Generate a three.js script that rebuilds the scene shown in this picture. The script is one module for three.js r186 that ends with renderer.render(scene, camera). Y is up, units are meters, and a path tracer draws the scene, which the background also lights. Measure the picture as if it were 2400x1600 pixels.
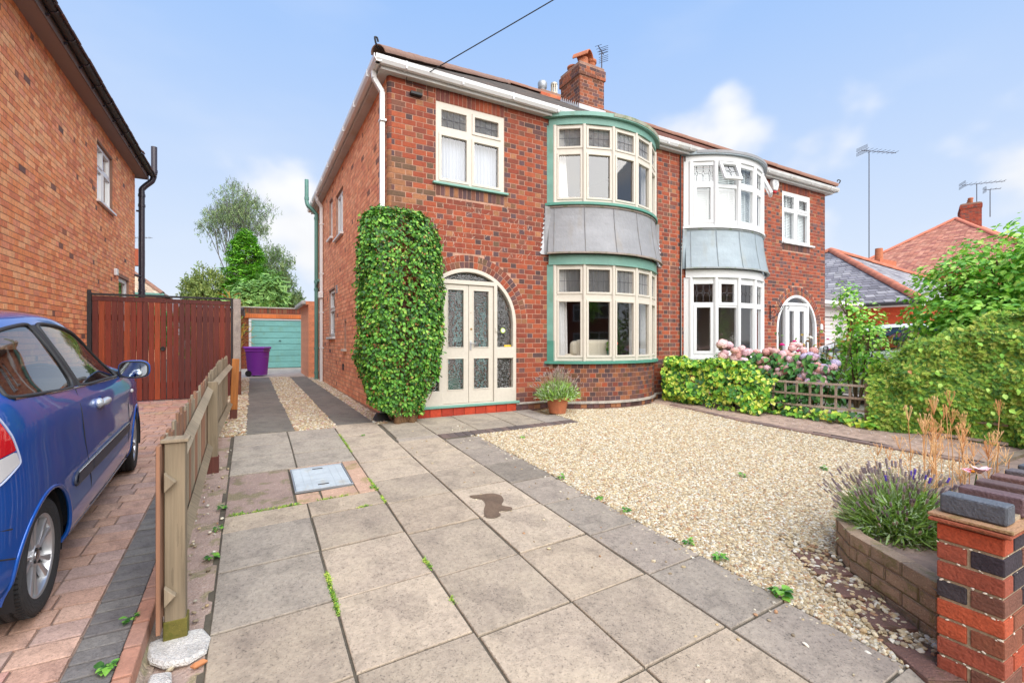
import * as THREE from 'three';
import { mergeGeometries } from 'three/addons/utils/BufferGeometryUtils.js';
import { RoundedBoxGeometry } from 'three/addons/geometries/RoundedBoxGeometry.js';

// ---------------------------------------------------------------- camera, sky, sun, exposure
const scene = new THREE.Scene();
const EYE = 1.196, YAW = 29.0 * Math.PI / 180;
const camera = new THREE.PerspectiveCamera(71.77, 1024 / 682, 0.05, 600);
camera.position.set(0, EYE, 0);
camera.rotation.set(0, -YAW, 0);
scene.add(camera);
const renderer = new THREE.WebGLRenderer({ antialias: true });
renderer.toneMapping = THREE.LinearToneMapping;
renderer.toneMappingExposure = 1.5;
renderer.shadowMap.enabled = true;
renderer.shadowMap.type = THREE.PCFSoftShadowMap;

const R = seed => () => { seed |= 0; seed = seed + 0x6D2B79F5 | 0; let t = Math.imul(seed ^ seed >>> 15, 1 | seed); t = t + Math.imul(t ^ t >>> 7, 61 | t) ^ t; return ((t ^ t >>> 14) >>> 0) / 4294967296; };
const clamp = (x, a = 0, b = 1) => Math.min(b, Math.max(a, x));
const mix = (a, b, t) => a + (b - a) * t;
const smooth = (a, b, x) => { const t = clamp((x - a) / (b - a)); return t * t * (3 - 2 * t); };
const hash3 = (x, y, z) => { let h = Math.imul(x, 374761393) + Math.imul(y, 668265263) + Math.imul(z, 1274126177) | 0; h = Math.imul(h ^ h >>> 13, 1274126177); return ((h ^ h >>> 16) >>> 0) / 4294967296; };
function noise3(x, y, z) {
  const i = Math.floor(x), j = Math.floor(y), k = Math.floor(z); let u = x - i, v = y - j, w = z - k;
  u = u * u * (3 - 2 * u); v = v * v * (3 - 2 * v); w = w * w * (3 - 2 * w);
  const l = (a, b, t) => a + (b - a) * t;
  return l(l(l(hash3(i, j, k), hash3(i + 1, j, k), u), l(hash3(i, j + 1, k), hash3(i + 1, j + 1, k), u), v), l(l(hash3(i, j, k + 1), hash3(i + 1, j, k + 1), u), l(hash3(i, j + 1, k + 1), hash3(i + 1, j + 1, k + 1), u), v), w);
}
function fbm3(x, y, z, o = 5) { let s = 0, a = 0.5, n = 0; for (let i = 0; i < o; i++) { s += a * noise3(x, y, z); n += a; a *= 0.5; x = x * 2.03 + 7.1; y = y * 2.03 + 3.7; z = z * 2.03 + 1.3; } return s / n; }

{ // the sky: blue overhead paling to a white horizon, soft cumulus all round
  const W = 1536, H = 768, d = new Float32Array(W * H * 4);
  // [azimuth from north-ish (-Z) towards +X, elevation, half width, half height] in degrees
  const clouds = [[6.5, 12, 6, 13], [1, 2, 9, 5], [49, 19, 8.5, 7], [56, 12, 11, 8], [78, 13, 9, 7], [86, 7, 12, 7], [20, 3, 30, 5], [62, 3, 25, 5], [-20, 4, 18, 5]];
  const rr = R(91);
  for (let k = 0; k < 26; k++) clouds.push([105 + rr() * 220, 4 + rr() * 26, 8 + rr() * 13, 5 + rr() * 7]);
  for (let j = 0; j < H; j++) for (let i = 0; i < W; i++) {
    const el = ((j + 0.5) / H - 0.5) * Math.PI, th = ((i + 0.5) / W - 0.5) * 2 * Math.PI;
    const y = Math.sin(el), c = Math.cos(el), x = c * Math.cos(th), z = c * Math.sin(th);
    const e = Math.max(0, el * 180 / Math.PI), az = Math.atan2(x, -z) * 180 / Math.PI;
    const t = Math.pow(clamp(1 - e / 58), 1.5);
    let r = mix(0.205, 0.85, t), g = mix(0.47, 0.92, t), b = mix(0.985, 1.0, t);
    let m = 0;
    const n1 = fbm3(x * 5 + 11, y * 8 + 5, z * 5 + 2, 6), n2 = fbm3(x * 13, y * 17 + 3, z * 13 + 9, 5);
    for (const [ca, ce, wx, wy] of clouds) {
      let da = az - ca; da -= 360 * Math.round(da / 360);
      const q = Math.hypot(da * Math.cos(el) / wx, (e - ce) / wy);
      if (q < 1.7) m = Math.max(m, 1 - q * 0.75);
    }
    const cover = smooth(0.48, 0.86, m * 0.72 + (n1 - 0.5) * 1.15 + (n2 - 0.5) * 0.5 + 0.25);
    const wisp = smooth(0.52, 0.85, fbm3(x * 3 + 40, y * 9, z * 3 + 17, 6)) * 0.16;
    const k = Math.min(1, cover * 0.93 + wisp), cl = 0.97 + 0.16 * (n2 - 0.4);
    r = mix(r, cl, k); g = mix(g, cl * 1.005, k); b = mix(b, cl * 1.02, k);
    if (el < 0) { const q = smooth(0, -0.12, el); r = mix(r, 0.25, q); g = mix(g, 0.25, q); b = mix(b, 0.24, q); }
    const o = (j * W + i) * 4, E = 1 / 1.5;
    d[o] = r * E; d[o + 1] = g * E; d[o + 2] = b * E; d[o + 3] = 1;
  }
  const sky = new THREE.DataTexture(d, W, H, THREE.RGBAFormat, THREE.FloatType);
  sky.mapping = THREE.EquirectangularReflectionMapping; sky.magFilter = sky.minFilter = THREE.LinearFilter; sky.needsUpdate = true;
  scene.background = sky; scene.environment = sky;
}
const sun = new THREE.DirectionalLight(new THREE.Color(1.0, 0.955, 0.89), 4.7);
sun.position.set(1.5, 24, 19); sun.target.position.set(2, 0, -5);
sun.castShadow = true; sun.shadow.radius = 165; sun.shadow.mapSize.set(2048, 2048);
Object.assign(sun.shadow.camera, { left: -30, right: 30, top: 30, bottom: -30, near: 1, far: 90 });
scene.add(sun, sun.target);

// ---------------------------------------------------------------- bookkeeping
const taken = new Map();
function numbered(n) { const k = taken.get(n) || 0; taken.set(n, k + 1); return k ? `${n}_${String(k).padStart(3, '0')}` : n; }
function tag(o, label, category, group, kind) { o.userData.label = label; if (category) o.userData.category = category; if (group) o.userData.group = group; if (kind) o.userData.kind = kind; return o; }
function thing(name, label, category, pos = [0, 0, 0], group) { const o = new THREE.Group(); o.name = numbered(name); o.position.set(...pos); tag(o, label, category, group); scene.add(o); return o; }
function partGroup(name, parent) { const o = new THREE.Group(); o.name = name; parent.add(o); return o; }
function mesh(name, geo, mat, parent, opt = {}) {
  const g = Array.isArray(geo) ? merge(geo) : geo; const m = new THREE.Mesh(g, mat); m.name = parent === scene ? numbered(name) : name; m.castShadow = m.receiveShadow = true;
  if (opt.kind) m.userData.kind = opt.kind; if (opt.label) m.userData.label = opt.label;
  parent.add(m); return m;
}
// built in world metres: move a thing's origin to its base without moving its parts
function rebase(o, x, y, z) { for (const c of o.children) c.position.sub(new THREE.Vector3(x, y, z)); o.position.set(x, y, z); return o; }
function merge(list) { return mergeGeometries(list.map(g => { const q = g.index ? g.toNonIndexed() : g; for (const k of Object.keys(q.attributes)) if (!['position', 'normal', 'uv', 'color'].includes(k)) q.deleteAttribute(k); if (!q.attributes.uv) q.setAttribute('uv', new THREE.BufferAttribute(new Float32Array(q.attributes.position.count * 2), 2)); if (!q.attributes.normal) q.computeVertexNormals(); return q; })); }
function metreUV(g, ox = 0, oy = 0) { // box-projected uv in metres
  const q = g.index ? g.toNonIndexed() : g; const p = q.attributes.position, n = q.attributes.normal, uv = new Float32Array(p.count * 2);
  for (let i = 0; i < p.count; i++) {
    const ax = Math.abs(n.getX(i)), ay = Math.abs(n.getY(i)), az = Math.abs(n.getZ(i)), x = p.getX(i), y = p.getY(i), z = p.getZ(i);
    let u, v; if (ay >= ax && ay >= az) { u = x; v = z; } else if (ax >= az) { u = z; v = y; } else { u = x; v = y; }
    uv[2 * i] = u + ox; uv[2 * i + 1] = v + oy;
  }
  q.setAttribute('uv', new THREE.BufferAttribute(uv, 2)); return q;
}
function box(x0, y0, z0, x1, y1, z1, ox = 0, oy = 0) { const g = new THREE.BoxGeometry(Math.abs(x1 - x0), Math.abs(y1 - y0), Math.abs(z1 - z0)); g.translate((x0 + x1) / 2, (y0 + y1) / 2, (z0 + z1) / 2); return metreUV(g, ox, oy); }
function rbox(x0, y0, z0, x1, y1, z1, r = 0.01, ox = 0, oy = 0, seg = 2) { const w = Math.abs(x1 - x0), h = Math.abs(y1 - y0), d = Math.abs(z1 - z0); const g = new RoundedBoxGeometry(w, h, d, seg, Math.min(r, w / 2.01, h / 2.01, d / 2.01)); g.translate((x0 + x1) / 2, (y0 + y1) / 2, (z0 + z1) / 2); return metreUV(g, ox, oy); }
const V = (x, y, z) => new THREE.Vector3(x, y, z);
function bar(p, q, w, h, up = V(0, 1, 0), ox = 0) { // box from p to q; h along up, w across
  const a = V(...p), b = V(...q), L = a.distanceTo(b), f = b.clone().sub(a).normalize(); const r = new THREE.Vector3().crossVectors(f, up).normalize(), u = new THREE.Vector3().crossVectors(r, f).normalize();
  const g = metreUV(new THREE.BoxGeometry(w, h, L), ox, ox * 1.7); g.applyMatrix4(new THREE.Matrix4().makeBasis(r, u, f.clone().negate()).setPosition(a.clone().add(b).multiplyScalar(0.5))); return g;
}
function tube(pts, r, rad = 8, seg, closed = false) { const c = new THREE.CatmullRomCurve3(pts.map(p => Array.isArray(p) ? V(...p) : p), closed, 'catmullrom', 0.2); return new THREE.TubeGeometry(c, seg || Math.max(2, pts.length * 3), r, rad, closed); }
function rod(p, q, r0, r1 = r0, rad = 8) { const a = V(...p), b = V(...q), L = a.distanceTo(b); const g = new THREE.CylinderGeometry(r1, r0, L, rad, 1); g.translate(0, L / 2, 0); g.applyQuaternion(new THREE.Quaternion().setFromUnitVectors(V(0, 1, 0), b.clone().sub(a).normalize())); g.translate(a.x, a.y, a.z); return g; }
function extrude(shape, depth, bevel = 0, curve = 16) { const g = new THREE.ExtrudeGeometry(shape, { depth, bevelEnabled: bevel > 0, bevelThickness: bevel, bevelSize: bevel, bevelOffset: -bevel, bevelSegments: 1, curveSegments: curve }); return g; }
function poly(pts) { const s = new THREE.Shape(); pts.forEach(([x, y], i) => i ? s.lineTo(x, y) : s.moveTo(x, y)); s.closePath(); return s; }
function rectHole(x0, y0, x1, y1) { const p = new THREE.Path(); p.moveTo(x0, y0); p.lineTo(x0, y1); p.lineTo(x1, y1); p.lineTo(x1, y0); p.closePath(); return p; }
function rectShape(x0, y0, x1, y1) { return poly([[x0, y0], [x1, y0], [x1, y1], [x0, y1]]); }
// sector of a ring about (cx, cz); angle from +Z towards +X; radius may differ at the foot
function arcBand(cx, cz, r0, r1, y0, y1, a0, a1, n = 24, f0 = 0, f1 = f0) { // f: extra radius at y0
  const P = [], I = [], N = []; const put = (r, y, a) => [cx + r * Math.sin(a), y, cz + r * Math.cos(a)];
  const tri = (a, b, c) => P.push(...a, ...b, ...c);
  const quad = (a, b, c, d) => { tri(a, b, c); tri(a, c, d); };
  for (let i = 0; i < n; i++) {
    const A = mix(a0, a1, i / n), B = mix(a0, a1, (i + 1) / n);
    const ib = put(r0 + f0, y0, A), ob = put(r1 + f1, y0, A), it = put(r0, y1, A), ot = put(r1, y1, A), ib2 = put(r0 + f0, y0, B), ob2 = put(r1 + f1, y0, B), it2 = put(r0, y1, B), ot2 = put(r1, y1, B);
    quad(ob, ob2, ot2, ot); quad(ib2, ib, it, it2); quad(ot, ot2, it2, it); quad(ib, ib2, ob2, ob);
    if (i === 0) quad(ib, ob, ot, it); if (i === n - 1) quad(ob2, ib2, it2, ot2);
  }
  const g = new THREE.BufferGeometry(); g.setAttribute('position', new THREE.Float32BufferAttribute(P, 3)); g.computeVertexNormals();
  const uv = new Float32Array(P.length / 3 * 2); for (let i = 0; i < P.length / 3; i++) { uv[2 * i] = Math.atan2(P[3 * i] - cx, P[3 * i + 2] - cz) * r1; uv[2 * i + 1] = P[3 * i + 1] + Math.hypot(P[3 * i] - cx, P[3 * i + 2] - cz); } g.setAttribute('uv', new THREE.BufferAttribute(uv, 2));
  return g;
}
function tint(g, c) { const n = g.attributes.position.count, a = new Float32Array(n * 3); for (let i = 0; i < n; i++) { a[3 * i] = c[0]; a[3 * i + 1] = c[1]; a[3 * i + 2] = c[2]; } g.setAttribute('color', new THREE.BufferAttribute(a, 3)); return g; }
const sRGB = (r, g, b) => { const c = new THREE.Color().setRGB(r / 255, g / 255, b / 255, THREE.SRGBColorSpace); return [c.r, c.g, c.b]; };
const col = a => new THREE.Color().setRGB(...a);
function project(x, y, z) { const s = Math.sin(YAW), c = Math.cos(YAW), d = x * s - z * c, r = x * c + z * s; return [1200 + 1106 * r / d, 800 - 1106 * (y - EYE) / d, d]; } // to choose which pieces show largest
const inView = (x, y, z, m = 30) => { const [a, b, d] = project(x, y, z); return d > 0.1 && a > -m && a < 2400 + m && b > -m && b < 1600 + m; };

// ---------------------------------------------------------------- textures
function dataTex(n, fn, srgb = true) {
  const d = new Uint8Array(n * n * 4); for (let j = 0; j < n; j++) for (let i = 0; i < n; i++) { const v = fn(i / n, j / n), o = (j * n + i) * 4, e = x => Math.round((srgb ? Math.pow(clamp(x), 1 / 2.2) : clamp(x)) * 255); if (typeof v === 'number') d[o] = d[o + 1] = d[o + 2] = e(v); else { d[o] = e(v[0]); d[o + 1] = e(v[1]); d[o + 2] = e(v[2]); } d[o + 3] = 255; }
  const t = new THREE.DataTexture(d, n, n, THREE.RGBAFormat); t.wrapS = t.wrapT = THREE.RepeatWrapping; t.magFilter = THREE.LinearFilter; t.minFilter = THREE.LinearMipmapLinearFilter; t.generateMipmaps = true; if (srgb) t.colorSpace = THREE.SRGBColorSpace; t.needsUpdate = true; return t;
}
// tileable noise: value noise on a wrapped lattice
function tn(u, v, fx, fy, seed) { const x = u * fx, y = v * fy, i = Math.floor(x), j = Math.floor(y); let a = x - i, b = y - j; a = a * a * (3 - 2 * a); b = b * b * (3 - 2 * b); const h = (p, q) => hash3(((p % fx) + fx) % fx, ((q % fy) + fy) % fy, seed); return mix(mix(h(i, j), h(i + 1, j), a), mix(h(i, j + 1), h(i + 1, j + 1), a), b); }
function tf(u, v, fx, fy, seed, o = 5) { let s = 0, a = 0.5, n = 0; for (let k = 0; k < o; k++) { s += a * tn(u, v, fx, fy, seed + k * 17); n += a; a *= 0.55; fx *= 2; fy *= 2; } return s / n; }
function rep(t, x, y = x) { const q = t.clone(); q.repeat.set(x, y); q.needsUpdate = true; return q; }
const T = {};
T.grain = dataTex(512, (u, v) => 0.88 + 0.34 * (tf(u, v, 40, 40, 3, 4) - 0.5) + 0.40 * (tf(u, v, 7, 7, 9, 4) - 0.5) + (tn(u, v, 150, 150, 5) > 0.86 ? 0.10 : 0) - (tn(u, v, 130, 130, 6) > 0.88 ? 0.18 : 0));
T.grainH = dataTex(512, (u, v) => 0.5 + 0.9 * (tf(u, v, 40, 40, 3, 4) - 0.5), false);
T.wood = dataTex(512, (u, v) => 0.78 + 0.5 * (tf(u, v, 60, 3, 21, 4) - 0.5) + 0.4 * (tf(u, v, 5, 2, 31, 4) - 0.5) - (tn(u, v, 110, 5, 8) > 0.84 ? 0.16 : 0));
T.woodH = dataTex(512, (u, v) => 0.5 + 0.9 * (tf(u, v, 60, 3, 21, 4) - 0.5), false);
T.slab = dataTex(1024, (u, v) => { const a = tf(u, v, 5, 5, 41, 5), b = tf(u, v, 60, 60, 43, 3), k = tn(u, v, 170, 170, 44), l = tn(u, v, 90, 90, 45), m = smooth(0.46, 0.72, tf(u, v, 9, 9, 47, 5)); let q = 0.82 + 0.36 * (a - 0.5) + 0.34 * (b - 0.5) - 0.14 * m; if (k > 0.76) q -= 0.36 * (k - 0.76) / 0.24 + 0.03; if (k < 0.07) q += 0.10; if (l > 0.9 && tn(u, v, 12, 12, 46) > 0.45) q -= 0.2; return [q * 1.0, q * (0.985 + 0.02 * (a - 0.5)), q * (0.96 + 0.05 * (0.5 - a))]; });
T.slabH = dataTex(512, (u, v) => 0.55 + 0.6 * (tf(u, v, 60, 60, 43, 3) - 0.5) - (tn(u, v, 120, 120, 44) > 0.85 ? 0.25 : 0), false);
T.lichen = dataTex(512, (u, v) => { const a = tf(u, v, 6, 6, 61, 5), s = tn(u, v, 100, 100, 62), q = 0.72 + 0.4 * (a - 0.5) + (s > 0.84 ? 0.30 : 0) - (s < 0.12 ? 0.2 : 0); const m = smooth(0.52, 0.72, tf(u, v, 9, 9, 63, 4)); return [q * mix(1, 0.72, m), q * mix(0.9, 0.74, m), q * mix(0.84, 0.50, m)]; });
T.worn = dataTex(512, (u, v) => { const a = tf(u, v, 5, 9, 121, 5), b = tf(u, v, 60, 60, 122, 3), s = tf(u, v, 26, 26, 123, 3) > 0.70 && tn(u, v, 6, 6, 124) > 0.5 ? 1 : 0; const q = 0.80 + 0.45 * (a - 0.5) + 0.35 * (b - 0.5); return [q, q * (1 - 0.10 * s) + 0.1 * s, q * (1 - 0.2 * s) + 0.15 * s]; });
T.soil = dataTex(512, (u, v) => { const a = tf(u, v, 14, 14, 71, 5), s = tn(u, v, 90, 90, 72), q = 0.40 + 0.4 * (a - 0.5) + (s > 0.9 ? 0.3 : 0); return [q * 1.06, q * 0.86, q * 0.74]; });
T.metal = dataTex(512, (u, v) => { const a = tf(u, v, 4, 9, 81, 5), b = tf(u, v, 50, 30, 82, 3), c = smooth(0.52, 0.8, tf(u, v, 9, 3, 83, 4)); const q = 0.80 + 0.30 * (a - 0.5) + 0.10 * (b - 0.5); return [q * mix(1, 1.0, c), q * mix(1, 0.93, c), q * mix(1.0, 0.84, c)]; });
T.pattern = dataTex(256, (u, v) => { const w = Math.sin((u * 12 + 0.9 * tf(u, v, 6, 6, 91, 3)) * 2 * Math.PI) * Math.sin((v * 14 + 1.1 * tf(u, v, 7, 7, 93, 3)) * 2 * Math.PI); return 0.5 + 0.35 * w + 0.3 * (tf(u, v, 12, 12, 95, 3) - 0.5); }, false);
T.cloth = dataTex(256, (u, v) => 0.9 + 0.12 * (tf(u, v, 30, 30, 97, 3) - 0.5) - (Math.sin(u * 400) > 0.6 ? 0.03 : 0));

// ---------------------------------------------------------------- materials
function std(c, o = {}) { return new THREE.MeshStandardMaterial({ color: Array.isArray(c) ? col(c) : c, roughness: 0.85, metalness: 0, ...o }); }
function grainy(c, o = {}, k = 2) { return std(c, { map: rep(T.grain, k), bumpMap: rep(T.grainH, k), bumpScale: 0.002, ...o }); }
const texGrain2 = rep(T.grain, 2.2), texGrainH2 = rep(T.grainH, 2.2);
const M = {
  mortarPink: std([0.47, 0.265, 0.185], { map: texGrain2 }), mortarDark: std([0.30, 0.165, 0.11], { map: texGrain2 }), mortarSide: std([0.42, 0.24, 0.175], { map: texGrain2 }), mortarGrey: std([0.42, 0.33, 0.22], { map: texGrain2, bumpMap: texGrainH2, bumpScale: 0.006 }),
  brickV: new THREE.MeshStandardMaterial({ color: 0xffffff, vertexColors: true, roughness: 0.88, map: texGrain2, bumpMap: texGrainH2, bumpScale: 0.003 }),
  cream: std([0.62, 0.565, 0.475], { roughness: 0.45, map: rep(T.cloth, 1.2) }), white: std([0.68, 0.68, 0.675], { roughness: 0.32 }), whiteOld: std([0.62, 0.61, 0.585], { roughness: 0.5, map: rep(T.metal, 0.7) }),
  teal: std([0.195, 0.40, 0.325], { roughness: 0.5, map: rep(T.metal, 0.8) }), tealDark: std([0.085, 0.295, 0.22], { roughness: 0.45, map: rep(T.metal, 0.8) }), tealDoor: std([0.20, 0.50, 0.46], { roughness: 0.5, map: rep(T.metal, 0.6) }), tealPipe: std([0.115, 0.28, 0.235], { roughness: 0.5, map: rep(T.metal, 0.8) }),
  lead: std([0.305, 0.305, 0.315], { roughness: 0.62, metalness: 0.15, map: rep(T.metal, 0.55), bumpMap: rep(T.grainH, 0.8), bumpScale: 0.004 }), leadBlue: std([0.335, 0.395, 0.43], { roughness: 0.55, metalness: 0.15, map: rep(T.metal, 0.55), bumpMap: rep(T.grainH, 0.8), bumpScale: 0.003 }),
  leadLine: std([0.10, 0.10, 0.11], { roughness: 0.6, metalness: 0.3 }), flash: std([0.62, 0.62, 0.64], { roughness: 0.6, map: rep(T.metal, 0.8) }),
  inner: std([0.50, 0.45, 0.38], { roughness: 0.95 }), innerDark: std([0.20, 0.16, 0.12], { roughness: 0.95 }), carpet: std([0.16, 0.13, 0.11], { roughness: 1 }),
  curtain: std([0.74, 0.73, 0.71], { roughness: 0.95, map: rep(T.cloth, 2), side: THREE.DoubleSide }), curtainBlue: std([0.36, 0.40, 0.46], { roughness: 0.95, map: rep(T.cloth, 2), side: THREE.DoubleSide }), blind: std([0.66, 0.72, 0.72], { roughness: 0.6 }),
  black: std([0.012, 0.012, 0.013], { roughness: 0.55 }), blackIron: std([0.02, 0.02, 0.022], { roughness: 0.6, bumpMap: rep(T.grainH, 3), bumpScale: 0.002 }), pipeBlack: std([0.035, 0.028, 0.04], { roughness: 0.35 }), plasticDark: std([0.03, 0.03, 0.032], { roughness: 0.6 }),
  steel: std([0.62, 0.62, 0.63], { roughness: 0.3, metalness: 0.9 }), galv: std([0.36, 0.38, 0.40], { roughness: 0.5, metalness: 0.6 }), brass: std([0.35, 0.22, 0.06], { roughness: 0.35, metalness: 0.9 }),
  slate: std([0.165, 0.16, 0.17], { vertexColors: true, roughness: 0.75, map: rep(T.grain, 1.5), bumpMap: rep(T.grainH, 1.5), bumpScale: 0.004 }),
  terracotta: grainy([0.50, 0.165, 0.075], {}, 3), potOrange: grainy([0.50, 0.165, 0.075], {}, 2), ridge: grainy([0.27, 0.135, 0.09], {}, 2), ridgeBrown: grainy([0.245, 0.14, 0.10], {}, 2), tileV: new THREE.MeshStandardMaterial({ vertexColors: true, roughness: 0.9, map: rep(T.grain, 1.2), bumpMap: rep(T.grainH, 1.2), bumpScale: 0.004 }),
  concrete: std([0.52, 0.475, 0.425], { map: rep(T.slab, 1.1), bumpMap: rep(T.slabH, 2), bumpScale: 0.003 }), concreteRed: std([0.50, 0.40, 0.345], { map: rep(T.lichen, 1.4), bumpMap: rep(T.grainH, 2.5), bumpScale: 0.008 }), stripDark: std([0.205, 0.185, 0.155], { map: rep(T.slab, 1.3), bumpMap: rep(T.slabH, 2), bumpScale: 0.003 }), soil: std([0.62, 0.55, 0.50], { map: rep(T.soil, 1), bumpMap: rep(T.soil, 1), bumpScale: 0.02, roughness: 1 }),
  gravelBase: std([0.30, 0.22, 0.13], { map: rep(T.grain, 4), bumpMap: rep(T.grainH, 4), bumpScale: 0.012, roughness: 1 }), asphalt: std([0.06, 0.06, 0.062], { map: rep(T.grain, 1.2), roughness: 0.95 }),
  fenceWood: std([0.36, 0.285, 0.185], { map: rep(T.wood, 1), bumpMap: rep(T.woodH, 1), bumpScale: 0.004, roughness: 0.95 }), whiteStone: std([0.82, 0.78, 0.72], { map: rep(T.worn, 3), bumpMap: rep(T.grainH, 4), bumpScale: 0.015, roughness: 1 }),
};
M.glass = new THREE.MeshPhysicalMaterial({ color: 0xffffff, roughness: 0.02, transmission: 1, thickness: 0, ior: 2.0, side: THREE.DoubleSide });
M.glassSky = new THREE.MeshPhysicalMaterial({ color: 0xffffff, roughness: 0.02, transmission: 1, thickness: 0, ior: 2.1, side: THREE.DoubleSide });
M.glassPattern = new THREE.MeshPhysicalMaterial({ color: 0xffffff, roughness: 0.02, transmission: 1, thickness: 0.006, ior: 1.52 });
M.glassLace = new THREE.MeshPhysicalMaterial({ color: 0xffffff, roughness: 0.6, transmission: 1, thickness: 0, ior: 1.8, side: THREE.DoubleSide, bumpMap: rep(T.pattern, 4.5), bumpScale: 0.012 });

// ground level: the forecourt falls to the street, less so towards the right-hand boundary
function gl(x, z) {
  if (z < -7.15) return Math.min(0.09, 0.006 * (-7.15 - z));
  const k = 1 - clamp(x, -0.5, 8.5) / 8.5; const zz = Math.min(z, 1.2);
  return mix(-0.075 * (zz + 7.15) * k, -0.63, smooth(0.6, 3.5, z));
}
function gn(z) { return z < -6 ? mix(-0.045, 0.0, clamp((-6 - z) / 5.8)) : mix(-0.20 - 0.06 * (Math.min(z, 1.2) + 3.38), -0.63, smooth(0.6, 3.5, z)); } // the neighbour's drive on the left
// sheet following a height function over a polygon grid
function sheet(xs, zs, h, keep = () => true) {
  const P = [], I = [], U = []; const nx = xs.length; for (const z of zs) for (const x of xs) { P.push(x, h(x, z), z); U.push(x, z); }
  for (let j = 0; j < zs.length - 1; j++) for (let i = 0; i < nx - 1; i++) { if (!keep((xs[i] + xs[i + 1]) / 2, (zs[j] + zs[j + 1]) / 2)) continue; const a = j * nx + i; I.push(a, a + nx, a + 1, a + 1, a + nx, a + nx + 1); }
  const g = new THREE.BufferGeometry(); g.setAttribute('position', new THREE.Float32BufferAttribute(P, 3)); g.setAttribute('uv', new THREE.Float32BufferAttribute(U, 2)); g.setIndex(I); g.computeVertexNormals(); return g;
}
const lin = (a, b, n) => Array.from({ length: n + 1 }, (_, i) => mix(a, b, i / n));

// ---------------------------------------------------------------- bricks
const COURSE = 0.0865, JOINT = 0.0115;
const PAL = {
  red: [[146, 68, 43], [156, 75, 47], [134, 61, 42], [142, 70, 48], [160, 80, 50], [126, 62, 45], [150, 70, 42], [132, 66, 48]].map(c => sRGB(...c)),
  dark: [[100, 66, 62], [88, 64, 66], [108, 68, 56], [82, 60, 58], [118, 74, 58], [104, 72, 70]].map(c => sRGB(...c)),
  brown: [[146, 98, 66], [124, 84, 60], [104, 78, 58], [158, 106, 72]].map(c => sRGB(...c)),
  side: [[240, 166, 126], [234, 156, 116], [243, 176, 136], [226, 146, 108], [236, 162, 118], [220, 142, 108], [241, 170, 130]].map(c => sRGB(...c)),
  orange: [[242, 166, 112], [236, 152, 98], [244, 176, 124], [228, 142, 94], [238, 158, 112], [220, 136, 96], [244, 182, 132], [232, 154, 116]].map(c => sRGB(...c)),
  smut: [[140, 100, 84], [120, 90, 80], [160, 106, 80]].map(c => sRGB(...c)),
};
const brickMats = new Map();
function brickMat(c) { const k = c.map(x => x.toFixed(3)).join(); if (!brickMats.has(k)) brickMats.set(k, new THREE.MeshStandardMaterial({ color: col(c), roughness: 0.88, map: texGrain2, bumpMap: texGrainH2, bumpScale: 0.003 })); return brickMats.get(k); }
const brickGeos = new Map();
function brickGeo(len, h, dep, v) { const k = [len, h, dep].map(x => x.toFixed(3)).join() + v; if (!brickGeos.has(k)) { const g = new THREE.BoxGeometry(len, h, dep); brickGeos.set(k, metreUV(g, v * 0.137, v * 0.291)); } return brickGeos.get(k); }
// Flemish bond between u0..u1, v0..v1; cut(u, v) returns the spans of a course left free: [[a, b], ...]
function flemish(u0, u1, v0, v1, cut, rnd, phase = 0) {
  const S = 0.2125, H = 0.1005, out = []; const rows = Math.floor((v1 - v0) / COURSE + 1e-6);
  for (let r = 0; r <= rows; r++) {
    const a = v0 + r * COURSE, b = Math.min(a + COURSE - JOINT, v1); if (b - a < 0.02) continue;
    let u = u0 - (r % 2 ? 0.169 : 0) - phase * 0.338, head = false;
    while (u < u1) {
      const L = head ? H : S, j = (rnd() - 0.5) * 0.006;
      let spans = [[Math.max(u, u0), Math.min(u + L + j, u1)]];
      if (cut) for (const [p, q] of cut((a + b) / 2, a, b)) spans = spans.flatMap(([s, e]) => q <= s || p >= e ? [[s, e]] : [[s, p - JOINT * 0.6], [q + JOINT * 0.6, e]]);
      for (const [s, e] of spans) if (e - s > 0.025) out.push({ u0: s, u1: e, v0: a, v1: b, head, row: r });
      u += L + JOINT; head = !head;
    }
  }
  return out;
}
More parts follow.
